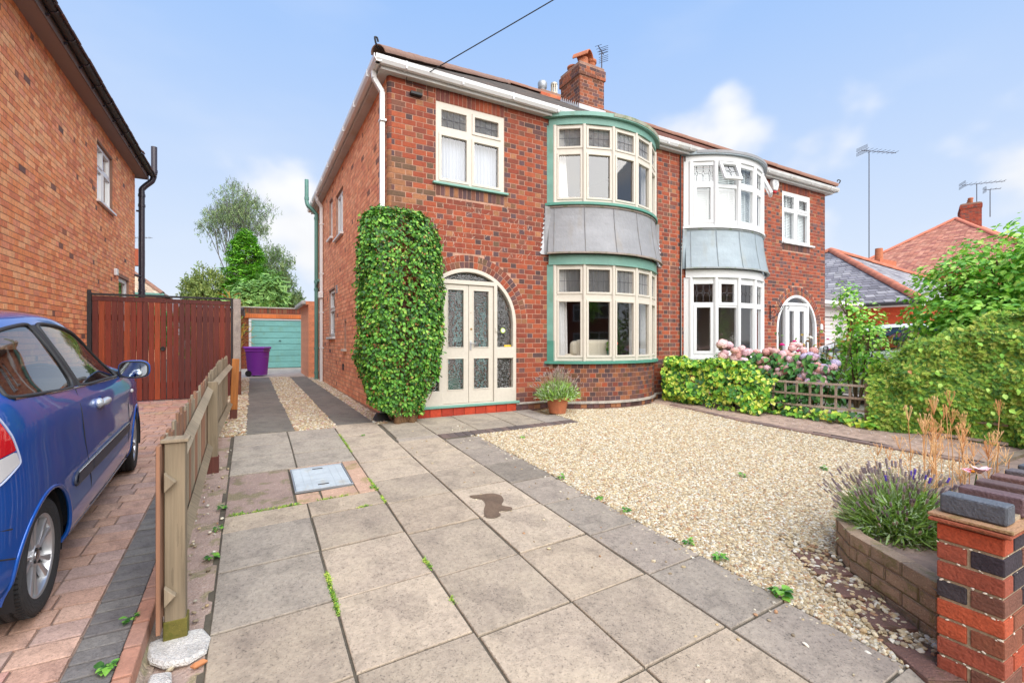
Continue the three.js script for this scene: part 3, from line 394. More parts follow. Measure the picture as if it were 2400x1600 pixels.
    // house number plaque, alarm siren, hanging-basket bracket
    const pl = mesh('plaque', extrude(poly([[-0.055, 0], [0.055, 0], [0.055, 0.12], [0, 0.155], [-0.055, 0.12]]), 0.02, 0.003).translate(13.6, 1.52, FZ), M.white, h);
    const al = mesh('alarm_siren', extrude(poly([[-0.08, 0], [0.08, 0], [0.13, 0.16], [0.10, 0.26], [-0.10, 0.26], [-0.13, 0.16]]), 0.07, 0.015).translate(11.43, 4.96, FZ), M.white, h);
    mesh('strobe', extrude(poly([[-0.07, 0], [0.07, 0], [0.05, -0.045], [-0.05, -0.045]]), 0.05, 0.006).translate(11.43, 4.945, FZ + 0.01), std([0.45, 0.01, 0.015], { roughness: 0.25 }), al);
    const ln = []; for (let i = 0; i < 4; i++) ln.push(box(11.37, 5.05 + i * 0.035, FZ + 0.086, 11.49 - (i % 2) * 0.03, 5.061 + i * 0.035, FZ + 0.0875)); mesh('print', ln, std([0.3, 0.32, 0.36]), al);
    const bk = [rod([11.3, 1.72, FZ + 0.015], [11.3, 2.1, FZ + 0.015], 0.012), rod([11.3, 2.05, FZ + 0.01], [11.3, 2.05, FZ + 0.42], 0.009), tube([[11.3, 2.05, FZ + 0.42], [11.3, 2.04, FZ + 0.48], [11.3, 1.98, FZ + 0.47], [11.3, 1.98, FZ + 0.43]], 0.008, 6, 10), tube([[11.3, 1.75, FZ + 0.02], [11.3, 1.82, FZ + 0.16], [11.3, 1.96, FZ + 0.28], [11.3, 2.04, FZ + 0.33]], 0.008, 6, 12), tube([[11.3, 1.9, FZ + 0.03], [11.3, 1.98, FZ + 0.1], [11.3, 1.93, FZ + 0.16], [11.3, 1.88, FZ + 0.1]], 0.007, 6, 12)];
    mesh('basket_bracket', bk, M.blackIron, h);
  }
  rebase(h, mx(4.8), 0, FZ);
  return h;
}
function doorScreen(h, two, cx, rnd) {
  const d = partGroup('porch_door', h), Z = FZ - 0.05, r = DOOR.r, sp = DOOR.sp, f = two ? M.white : M.cream, g = two ? M.glass : M.glassPattern;
  const archPts = (rr, y0, x0, x1) => { // region under an arc of radius rr, above y0, between x0 and x1
    const s = new THREE.Path(), P = []; const Y = x => { const k = rr * rr - x * x; return k > 0 ? sp + Math.sqrt(k) : sp; };
    P.push([x0, y0], [x1, y0]); for (let i = 0; i <= 14; i++) { const x = mix(x1, x0, i / 14); const yy = Math.max(y0, Y(x)), l = P[P.length - 1]; if (yy - y0 > 0.004 && Math.hypot(l[0] - x, l[1] - yy) > 0.004) P.push([x, yy]); } return P;
  };
  const rg = r - 0.062, yT = 2.20, yB = 2.13, xi = 0.458, xo = 0.522;
  const out = new THREE.Shape(); out.moveTo(-r, 0.135); out.lineTo(r, 0.135); out.lineTo(r, sp); out.absarc(0, sp, r, 0, Math.PI, false); out.closePath();
  const fanW = Math.sqrt(rg * rg - (yT - sp) ** 2);
  const sideMid = two ? null : [0.91, 1.10];
  const holes = [archPts(rg, yT, -fanW, fanW)]; const sides = [];
  for (const k of [-1, 1]) { const a = k * xo, b = k * rg; const x0 = Math.min(a, b), x1 = Math.max(a, b); if (two) sides.push(archPts(rg, 0.30, x0, x1)); else { sides.push(archPts(rg, 1.10, x0, x1)); sides.push([[x0, 0.40], [x1, 0.40], [x1, 0.91], [x0, 0.91]]); } }
  holes.push(...sides); out.holes.push(...holes.map(p => { const q = new THREE.Path(); p.slice().reverse().forEach(([x, y], i) => i ? q.lineTo(x, y) : q.moveTo(x, y)); q.closePath(); return q; }));
  const dh = new THREE.Path(); [[-xi, 0.18], [-xi, yB], [xi, yB], [xi, 0.18]].forEach(([x, y], i) => i ? dh.lineTo(x, y) : dh.moveTo(x, y)); dh.closePath(); out.holes.push(dh);
  mesh('frame', metreUV(extrude(out, 0.08, 0.005, 40).translate(cx, 0, Z - 0.03)), f, d);
  const wavy = (p, z) => { const xs = p.map(q => q[0]), ys = p.map(q => q[1]), c = 0.0075, P = [], I = [], id = new Map(), ins = (x, y) => { let r = false; for (let i = 0, j = p.length - 1; i < p.length; j = i++) if ((p[i][1] > y) !== (p[j][1] > y) && x < (p[j][0] - p[i][0]) * (y - p[i][1]) / (p[j][1] - p[i][1]) + p[i][0]) r = !r; return r; }; const x0 = Math.min(...xs) - c, y0 = Math.min(...ys) - c, nx = Math.ceil((Math.max(...xs) - x0) / c) + 1, ny = Math.ceil((Math.max(...ys) - y0) / c) + 1; const v = (i, j) => { const k = i * 9999 + j; if (!id.has(k)) { const x = x0 + i * c, y = y0 + j * c; id.set(k, P.length / 3); P.push(cx + x, y, z + 0.012 * (noise3(x * 30 + y * 9, y * 24, 7) - 0.5) + 0.003 * Math.sin(y * 150 + 3 * noise3(x * 20, y * 9, 3))); } return id.get(k); }; for (let i = 0; i < nx; i++) for (let j = 0; j < ny; j++) { const a = x0 + i * c, b = y0 + j * c; if (ins(a, b) || ins(a + c, b) || ins(a, b + c) || ins(a + c, b + c)) { const q = [v(i, j), v(i + 1, j), v(i + 1, j + 1), v(i, j + 1)]; I.push(q[0], q[1], q[2], q[0], q[2], q[3]); } } const gg = new THREE.BufferGeometry(); gg.setAttribute('position', new THREE.Float32BufferAttribute(P, 3)); gg.setIndex(I); gg.computeVertexNormals(); const bp = P.slice(); for (let k = 2; k < bp.length; k += 3) bp[k] = z - 0.012; const bi = I.slice(); for (let k = 0; k < bi.length; k += 3) [bi[k], bi[k + 1]] = [bi[k + 1], bi[k]]; const bk = new THREE.BufferGeometry(); bk.setAttribute('position', new THREE.Float32BufferAttribute(bp, 3)); bk.setIndex(bi); bk.computeVertexNormals(); return merge([gg, bk]); };
  const beadOf = p => { const s = poly(p); const c = p.reduce((q, [x, y]) => [q[0] + x / p.length, q[1] + y / p.length], [0, 0]); const q = new THREE.Path(); p.map(([x, y]) => [x + Math.sign(c[0] - x) * 0.012, y + Math.sign(c[1] - y) * 0.012]).reverse().forEach(([x, y], i) => i ? q.lineTo(x, y) : q.moveTo(x, y)); q.closePath(); s.holes.push(q); return metreUV(extrude(s, 0.02).translate(cx, 0, Z)); };
  for (const p of holes) mesh('pane', two ? metreUV(new THREE.ShapeGeometry(poly(p)).translate(cx, 0, Z - 0.004), rnd(), rnd()) : wavy(p, Z - 0.004), g, d);
  // two leaves
  for (const k of [-1, 1]) {
    const L = new THREE.Group(); L.name = 'door_leaf'; d.add(L);
    const x0 = k < 0 ? -xi + 0.004 : 0.003, x1 = k < 0 ? -0.003 : xi - 0.004, a = x0 + (two ? 0.12 : 0.087), b = x1 - (two ? 0.12 : 0.087); const s = rectShape(x0, 0.185, x1, yB - 0.006);
    const hs = two ? [[a, 0.34, b, yB - 0.14]] : [[a, 1.10, b, 2.04], [a, 0.41, b, 0.915]]; for (const q of hs) s.holes.push(rectHole(...q));
    const parts = [metreUV(extrude(s, 0.045, 0.004).translate(cx, 0, Z - 0.02))]; for (const [p, q, u, v] of hs) { const e = rectShape(p - 0.012, q - 0.012, u + 0.012, v + 0.012); e.holes.push(rectHole(p + 0.004, q + 0.004, u - 0.004, v - 0.004)); parts.push(metreUV(extrude(e, 0.014, 0.003).translate(cx, 0, Z + 0.02))); }
    const lm = merge(parts); const leaf = new THREE.Mesh(lm, f); leaf.name = 'leaf'; d.remove(L); leaf.name = 'door_leaf'; leaf.castShadow = leaf.receiveShadow = true; d.add(leaf);
    for (const [p, q, u, v] of hs) mesh('pane', two ? metreUV(new THREE.PlaneGeometry(u - p, v - q).translate(cx + (p + u) / 2, (q + v) / 2, Z + 0.004), rnd(), rnd()) : wavy([[p, q], [u, q], [u, v], [p, v]], Z + 0.004), g, d);
  }
  if (!two) {
    mesh('handle', [rbox(cx + 0.016, 1.055, Z + 0.03, cx + 0.05, 1.205, Z + 0.04, 0.004), bar([cx + 0.033, 1.165, Z + 0.06], [cx + 0.135, 1.165, Z + 0.06], 0.014, 0.014), rod([cx + 0.033, 1.165, Z + 0.03], [cx + 0.033, 1.165, Z + 0.068], 0.008)], M.steel, d);
    mesh('lock', [rod([cx + 0.045, 1.40, Z + 0.025], [cx + 0.045, 1.40, Z + 0.036], 0.018, 0.018, 14), rod([cx + 0.04, 1.67, Z + 0.025], [cx + 0.04, 1.67, Z + 0.034], 0.007, 0.007, 10)], M.brass, d);
    mesh('bell_push', rbox(cx + 0.475, 1.355, Z + 0.05, cx + 0.512, 1.43, Z + 0.072, 0.008), M.cream, d);
    mesh('letter_plate', [rbox(cx - 0.80, 0.97, Z + 0.05, cx - 0.56, 1.04, Z + 0.062, 0.004), box(cx - 0.78, 0.985, Z + 0.062, cx - 0.58, 1.025, Z + 0.066)], M.whiteOld, d);
    mesh('sticker', new THREE.CylinderGeometry(0.045, 0.045, 0.003, 24).rotateX(Math.PI / 2).translate(cx + 0.655, 1.385, Z + 0.003), std([0.55, 0.75, 0.12]), d); mesh('sticker', new THREE.CylinderGeometry(0.030, 0.030, 0.003, 24).rotateX(Math.PI / 2).translate(cx + 0.655, 1.385, Z + 0.005), std([0.6, 0.75, 0.8]), d); mesh('sticker', rbox(cx + 0.68, 1.105, Z, cx + 0.815, 1.135, Z + 0.004, 0.001), std([0.75, 0.45, 0.02]), d); mesh('sticker', rbox(cx + 0.66, 1.0, Z + 0.0505, cx + 0.78, 1.06, Z + 0.053, 0.001), std([0.6, 0.55, 0.47]), d);
    mesh('threshold', [rbox(cx - r - 0.05, 0.125, FZ - 0.1, cx + r + 0.055, 0.168, FZ + 0.035, 0.008)], M.teal, d);
    for (let i = 0; i < 9; i++) mesh('tile', rbox(cx - r + 0.02 + i * 0.196, -0.02, FZ - 0.04, cx - r + 0.02 + (i + 1) * 0.196 - 0.006, 0.12, FZ + 0.008, 0.006, rnd() * 3, rnd() * 3), brickMat(pick([sRGB(178, 60, 36), sRGB(190, 68, 40), sRGB(168, 56, 36)], rnd)), d);
    // inside the porch: added teal pieces standing in for reflections in the glass
    mesh('teal_panels', [box(cx - 0.62, 0.1, FZ - 0.9, cx - 0.42, 2.1, FZ - 0.86), box(cx + 0.12, 0.1, FZ - 0.9, cx + 0.24, 2.1, FZ - 0.86), box(cx + 0.52, 0.1, FZ - 0.75, cx + 0.64, 1.9, FZ - 0.71), box(cx - 0.5, 2.1, FZ - 0.9, cx + 0.6, 2.2, FZ - 0.86)], M.tealDoor, d); mesh('teal_block', [rbox(cx - 0.45, 0.07, FZ - 0.6, cx - 0.06, 0.60, FZ - 0.3, 0.02)], M.tealDark, d);
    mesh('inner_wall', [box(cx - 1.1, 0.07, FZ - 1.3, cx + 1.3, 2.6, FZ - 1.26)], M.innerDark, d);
  } else {
    mesh('handle', [rbox(cx + 0.40, 1.0, Z + 0.03, cx + 0.425, 1.2, Z + 0.05, 0.006)], M.black, d); mesh('threshold', rbox(cx - r - 0.03, 0.11, FZ - 0.1, cx + r + 0.03, 0.168, FZ + 0.03, 0.008), M.white, d);
  }
}
function bayWindow(h, two, cx, rnd) {
  const b = partGroup('bay_window', h), { R: Rr, cz } = BAY, E = 46.2 * DEG, f = two ? M.white : M.cream, trim = two ? M.white : M.teal, sillM = two ? M.white : M.tealDark;
  const pt = (a, r = Rr) => [cx + r * Math.sin(a), cz + r * Math.cos(a)];
  const band = (n, r0, r1, y0, y1, m, f0 = 0, f1 = f0, e = E) => mesh(n, arcBand(cx, cz, r0, r1, y0, y1, -e, e, 36, f0, f1), m, b);
  const slabOf = (r, y0, y1, n, m) => { const s = new THREE.Shape(); const e = Math.acos(clamp((FZ - cz) / r)); for (let i = 0; i <= 36; i++) { const a = mix(-e, e, i / 36); const x = cx + r * Math.sin(a), z = cz + r * Math.cos(a); i ? s.lineTo(x, -z) : s.moveTo(x, -z); } s.closePath(); return mesh(n, metreUV(extrude(s, y1 - y0).rotateX(-Math.PI / 2).translate(0, y0, 0)), m, b); };
  slabOf(Rr + 0.09, 5.215, 5.285, 'bay_roof', two ? M.leadBlue : M.teal); if (!two) { const sp = std([0.36, 0.40, 0.33], { map: rep(T.lichen, 1.6), roughness: 0.9 }); const e2 = 44 * DEG; mesh('roof_edge', arcBand(cx, cz, Rr + 0.05, Rr + 0.098, 5.235, 5.297, -10 * DEG, e2, 24), sp, b); } else mesh('roof_edge', arcBand(cx, cz, Rr + 0.05, Rr + 0.10, 5.24, 5.30, -E + 0.12, E - 0.03, 24), M.lead, b);
  band('head_board', Rr - 0.1, Rr + 0.02, 5.09, 5.213, trim);
  slabOf(Rr + 0.055, 3.645, 3.69, 'sill', sillM);
  slabOf(Rr + 0.065, 0.795, 0.845, 'sill', sillM);
  slabOf(Rr - 0.02, 2.66, 2.80, 'bay_floor', M.carpet);
  // lead apron: five sheets flaring outwards, lapped joints, stepped flashings into the brickwork
  const EA = [-E, ...BE.slice(1, 5), E], lm = two ? M.leadBlue : M.lead;
  const fl = (y) => 0.125 * Math.pow(Math.max(0, 3.64 - y) / 0.88, 1.6);
  for (let i = 0; i < 5; i++) {
    const g = []; const ys = [3.642, 3.45, 3.25, 3.05, 2.90, 2.785]; for (let k = 0; k + 1 < ys.length; k++) g.push(arcBand(cx, cz, Rr - 0.03 + fl(ys[k]), Rr + 0.008 + fl(ys[k]), ys[k + 1], ys[k], EA[i] + 0.002, EA[i + 1] - 0.002, 8, fl(ys[k + 1]) - fl(ys[k])));
    mesh('lead_sheet', g, lm, b);
  }
  const welts = []; for (let i = 0; i < 6; i++) { const a = EA[i] * (i === 0 || i === 5 ? 0.93 : 1); const pts = [3.62, 3.4, 3.2, 3.0, 2.87, 2.79].map(y => { const r = Rr + 0.012 + fl(y); return [cx + r * Math.sin(a), y, cz + r * Math.cos(a)]; }); welts.push(tube(pts, 0.009, 6, 12)); } mesh('welt', welts, lm, b);
  mesh('lead_drip', [arcBand(cx, cz, Rr + 0.10, Rr + 0.148, 2.757, 2.787, -E, E, 30, 0.004), arcBand(cx, cz, Rr - 0.02, Rr + 0.02, 3.605, 3.645, -E, E, 30, 0.01)], std(two ? [0.34, 0.40, 0.43] : [0.33, 0.29, 0.26], { roughness: 0.7, map: rep(T.lichen, 1.5) }), b);
  for (const k of [-1, 1]) { const xw = cx + k * 1.325, s = new THREE.Shape(); s.moveTo(k * -0.05, 3.64); const P = []; for (let i = 0; i < 10; i++) { const y = 3.64 - i * COURSE, o = 0.04 + i * 0.011; P.push([k * o, y], [k * (o + 0.055), y - 0.075]); } P.push([k * 0.16, 2.76], [k * -0.02, 2.76]); P.forEach(p => s.lineTo(...p)); s.closePath(); mesh('stepped_flashing', metreUV(extrude(s, 0.006).translate(xw, 0, FZ + 0.004)), two ? M.leadBlue : M.flash, b); mesh('cheek', bar([xw - k * 0.02, 3.2, FZ + 0.02], [xw + k * 0.09, 3.2, FZ + 0.005], 0.05, 0.86), lm, b); }
  band('head_board', Rr - 0.08, Rr + 0.035, 2.60, 2.752, trim); band('head_mould', Rr - 0.08, Rr + 0.045, 2.574, 2.60, trim);
  // end boards against the wall
  const e0 = BE[5]; for (const k of [-1, 1]) { const p = pt(k * e0), q = [cx + k * 1.34, FZ - 0.02]; for (const [ya, yb] of [[3.69, 5.095], [0.845, 2.58]]) mesh('end_board', [bar([p[0] - k * 0.005, (ya + yb) / 2, p[1] + 0.005], [q[0], (ya + yb) / 2, q[1]], 0.05, yb - ya)], trim, b); if (!two && k < 0) mesh('end_board', bar([p[0] - 0.002, 1.03, p[1] + 0.008], [q[0], 1.03, q[1] + 0.004], 0.05, 0.36), M.tealDark, b, { label: 'fresh darker turquoise paint at the foot of the end board' }); }
  // five lights on each storey
  for (let i = 0; i < 5; i++) {
    const j = two ? 4 - i : i, P0 = pt(BE[i]), P1 = pt(BE[i + 1]), W = Math.hypot(P1[0] - P0[0], P1[1] - P0[1]), m1 = 0.075, hinge = two ? (j !== 2) : true, sash = two ? 0.06 : 0.034, a = m1, c = W - m1;
    if (!two) {
      const gU = M.glassSky;
      windowUnit(b, { name: null, P0, P1, y0: 3.69, y1: 5.092, mat: f, glass: gU, lights: [{ x0: a, x1: c, y0: 4.70, y1: 5.015, sash, lead: 'grid', nx: 4, ny: 2, glass: M.glassLace }, { x0: a, x1: c, y0: 3.785, y1: 4.55, sash }] });
      windowUnit(b, { name: null, P0, P1, y0: 0.845, y1: 2.575, mat: f, glass: M.glass, lights: [{ x0: a, x1: c, y0: 2.085, y1: 2.49, sash, lead: 'grid', nx: 4, ny: 2, glass: M.glassLace }, { x0: a, x1: c, y0: 0.945, y1: 1.91, sash }] });
    } else {
      const k = i === 0 || i === 4, s2 = k ? 0.06 : 0, a2 = k ? 0.12 : 0.06, c2 = W - a2, op = (i === 1 || i === 4) ? 0.42 : 0;
      windowUnit(b, { name: null, P0, P1, y0: 3.69, y1: 5.092, mat: f, glass: M.glass, lights: [{ x0: op ? 0.12 : 0.06, x1: W - (op ? 0.12 : 0.06), y0: 4.66, y1: 5.0, sash: op ? 0.06 : 0, open: op, lead: 'diamond', nx: op ? 1 : 3 }, { x0: a2, x1: c2, y0: 3.82, y1: 4.52, sash: s2 }] });
      windowUnit(b, { name: null, P0, P1, y0: 0.845, y1: 2.575, mat: f, glass: M.glass, lights: [{ x0: i === 1 ? 0.12 : 0.06, x1: W - (i === 1 ? 0.12 : 0.06), y0: 2.04, y1: 2.44, sash: i === 1 ? 0.06 : 0, lead: 'diamond', nx: i === 1 ? 1 : 3 }, { x0: a2, x1: c2, y0: 0.99, y1: 1.93, sash: s2 }] });
      blind(b, pt(BE[i], Rr - 0.1), pt(BE[i + 1], Rr - 0.1), 3.75, 5.0, 0.08, M.blind);
    }
  }
  const mul = []; for (let i = 0; i < 6; i++) { const p = pt(BE[i], Rr + 0.004); for (const [ya, yb] of [[3.69, 5.09], [0.845, 2.575]]) mesh('mullion', rod([p[0], ya, p[1] - 0.01], [p[0], yb, p[1] - 0.01], two ? 0.05 : 0.036, two ? 0.05 : 0.036, 12), f, b); }
  // bowed brick base, all headers
  const base = mesh('base_wall', [arcBand(cx, cz, Rr - 0.2, Rr - 0.0165, -0.15, 0.795, -E, E, 36)], M.mortarPink, b); let count = 0;
  for (let r = 0; r < 8; r++) { const y = 0.128 + r * 0.0835, n = 26; for (let i = 0; i < n; i++) { const a0 = mix(-E, E, (i + (r % 2) * 0.5) / n), a1 = mix(-E, E, (i + 1 + (r % 2) * 0.5) / n); if (a0 > E - 0.01) continue; const rr = Rr - 0.012 + (rnd() - 0.5) * 0.004, g = arcBand(cx, cz, rr - 0.02, rr, y, y + 0.0735, a0 + 0.0028, Math.min(E, a1) - 0.0028, 2); const c = rnd() < 0.5 ? pick(PAL.dark, rnd) : rnd() < (r < 2 ? 0.7 : 0.55) ? pick(PAL.brown, rnd).map((q, k) => q * [0.9, 0.75, 0.7][k]) : pick(PAL.red, rnd); mesh('brick', g, brickMat(c), base); } }
  band('plinth_ledge', Rr - 0.1, Rr + 0.025, 0.08, 0.122, M.concrete); for (let i = 0; i < 26; i++) { const a0 = mix(-E, E, i / 26), a1 = mix(-E, E, (i + 1) / 26); if (i === 14 || i === 15) continue; mesh('brick', arcBand(cx, cz, Rr - 0.03, Rr + 0.004, 0.002, 0.076, a0 + 0.003, a1 - 0.003, 2), brickMat(pick(rnd() < 0.5 ? PAL.dark : PAL.brown, rnd)), base); }
  mesh('air_brick', arcBand(cx, cz, Rr - 0.03, Rr + 0.0, 0.002, 0.076, mix(-E, E, 14 / 26), mix(-E, E, 16 / 26), 3), std(PAL.dark[0]), b); const ho = []; for (let i = 0; i < 9; i++) for (let j = 0; j < 3; j++) { const a = mix(-E, E, (14.15 + i * 0.21) / 26); ho.push(box(-0.006, -0.008, 0, 0.006, 0.008, 0.004).rotateY(a).translate(cx + (Rr + 0.0) * Math.sin(a), 0.017 + j * 0.022, cz + (Rr + 0.0) * Math.cos(a))); } mesh('air_hole', ho, M.black, b);
  mesh('footing', arcBand(cx, cz, Rr - 0.1, Rr + 0.10, -0.15, -0.012, -E, E, 24), M.concreteRed, b);
  // curtains
  if (!two) { const c1 = pt(BE[0], Rr - 0.14), c2 = pt(BE[5], Rr - 0.14);
    mesh('curtain', [curtain(cx - 1.2, cx - 0.98, 3.72, 5.02, FZ + 0.02, 0.022, 5, 0.12), curtain(cx + 0.86, cx + 1.12, 3.72, 5.02, FZ + 0.06, 0.025, 4)], M.curtain, b); mesh('curtain', [curtain(cx - 1.2, cx - 0.94, 0.88, 2.5, FZ + 0.02, 0.028, 5, 0.05), curtain(cx + 0.30, cx + 0.44, 0.88, 2.5, FZ + 0.33, 0.02, 3), curtain(cx + 0.84, cx + 1.08, 0.88, 2.5, FZ + 0.06, 0.028, 5)], M.curtain, b); }
}
function roofHalf(h, two, ex0, ex1, fz, rnd) {
  const PIT = 0.65, y0 = EAVE + 0.125, zf = fz + 0.05, zb = BACK - 0.175, zm = (zf + zb) / 2, run = zf - zm, yr = y0 + run * PIT, mxx = x => two ? 2 * XP - x : x, xa = mxx(X0 - 0.175 + run), xe = mxx(X0 - 0.175), xp = XP;
  const tri = (...p) => p; const P = []; const put = (...pts) => { for (let i = 1; i + 1 < pts.length; i++) P.push(...pts[0], ...pts[i], ...pts[i + 1]); };
  const f = [[xe, y0, zf], [xp, y0, zf], [xp, yr, zm], [xa, yr, zm]], k = [[xp, y0, zb], [xe, y0, zb], [xa, yr, zm], [xp, yr, zm]], e = [[xe, y0, zb], [xe, y0, zf], [xa, yr, zm]]; for (const q of [f, k, e]) put(...(two ? q.slice().reverse() : q));
  const g = new THREE.BufferGeometry(); g.setAttribute('position', new THREE.Float32BufferAttribute(P, 3)); g.computeVertexNormals(); const roof = mesh('roof', metreUV(g), std([0.12, 0.10, 0.095]), h);
  // courses of small tiles on the slopes that show
  const PP = [], CC = []; const slope = (pa, pb, pc, pd, rows) => { for (let r = 0; r < rows; r++) { const t0 = r / rows, t1 = (r + 1.25) / rows, A = V(...pa).lerp(V(...pd), t0), B = V(...pb).lerp(V(...pc), t0), C = V(...pb).lerp(V(...pc), Math.min(1, t1)), D = V(...pa).lerp(V(...pd), Math.min(1, t1)); const n = Math.max(1, Math.round(A.distanceTo(B) / 0.17)); for (let i = 0; i < n; i++) { const o = (r % 2) * 0.5, s = clamp((i + o) / n), q = clamp((i + 0.96 + o) / n); if (q - s < 0.1 / n) continue; const a = A.clone().lerp(B, s), b = A.clone().lerp(B, q), c = D.clone().lerp(C, q), d = D.clone().lerp(C, s); a.y += 0.030; b.y += 0.030; c.y += 0.008; d.y += 0.008; const sc = 0.8 + rnd() * 0.4, base = rnd() < 0.3 ? [0.16, 0.125, 0.11] : [0.115, 0.105, 0.10]; const cc = (two ? [0.19, 0.085, 0.065] : base).map(x => x * sc); const lo = [a.clone(), b.clone()]; lo.forEach(p => p.y -= 0.024); const T2 = [a, b, c, a, c, d, lo[0], lo[1], b, lo[0], b, a]; T2.forEach(p => { PP.push(p.x, p.y, p.z); CC.push(...cc); }); } } };
  if (!two) { slope(f[0], f[1], f[2], f[3], 44); slope(e[0], e[1], e[2], e[2], 44); } else { slope([xp, y0, zf], [xe, y0, zf], [xa, yr, zm], [xp, yr, zm], 44); slope([xe, y0, zf], [xe, y0, zb], [xa, yr, zm], [xa, yr, zm], 40); }
  const tg = new THREE.BufferGeometry(); tg.setAttribute('position', new THREE.Float32BufferAttribute(PP, 3)); tg.setAttribute('color', new THREE.Float32BufferAttribute(CC, 3)); tg.computeVertexNormals(); tg.setAttribute('uv', new THREE.Float32BufferAttribute(new Float32Array(PP.length / 3 * 2).map((_, i) => PP[Math.floor(i / 2) * 3 + (i % 2 ? 1 : 0)]), 2)); mesh('roof_tile', tg, M.tileV, roof, { kind: 'stuff' });
  // hip and ridge tiles, one by one
  const half = () => { const s = new THREE.Shape(); s.absarc(0, 0, 0.125, 0, Math.PI, false); s.absarc(0, 0, 0.105, Math.PI, 0, true); s.closePath(); return extrude(s, 0.335, 0.006, 10); }; const hg = metreUV(half());
  const runTiles = (a, b, m) => { const A = V(...a), B = V(...b), L = A.distanceTo(B), n = Math.round(L / 0.33), dir = B.clone().sub(A).normalize(), side = new THREE.Vector3().crossVectors(V(0, 1, 0), dir).normalize(), up = new THREE.Vector3().crossVectors(dir, side); for (let i = 0; i < n; i++) { const t = mesh('ridge_tile', hg, m, roof); t.applyMatrix4(new THREE.Matrix4().makeBasis(side, up, dir).setPosition(A.clone().addScaledVector(dir, i * L / n).addScaledVector(up, -0.02 + rnd() * 0.012))); } };
  runTiles([xe, y0 + 0.05, zf], [xa, yr + 0.02, zm], two ? M.ridge : M.ridgeBrown); runTiles([xa, yr + 0.03, zm], [xp, yr + 0.03, zm], M.ridge); runTiles([xe, y0 + 0.05, zb], [xa, yr + 0.02, zm], M.ridgeBrown);
  mesh('hip_iron', tube([[xe, y0 + 0.12, zf], [xe - (two ? -0.05 : 0.05), y0 + 0.15, zf + 0.05], [xe - (two ? -0.07 : 0.07), y0 + 0.22, zf + 0.07], [xe - (two ? -0.03 : 0.03), y0 + 0.25, zf + 0.03], [xe - (two ? -0.01 : 0.01), y0 + 0.2, zf + 0.02]], 0.014, 6, 16), M.blackIron, roof);
}
const houseA = semi(false), houseB = semi(true);
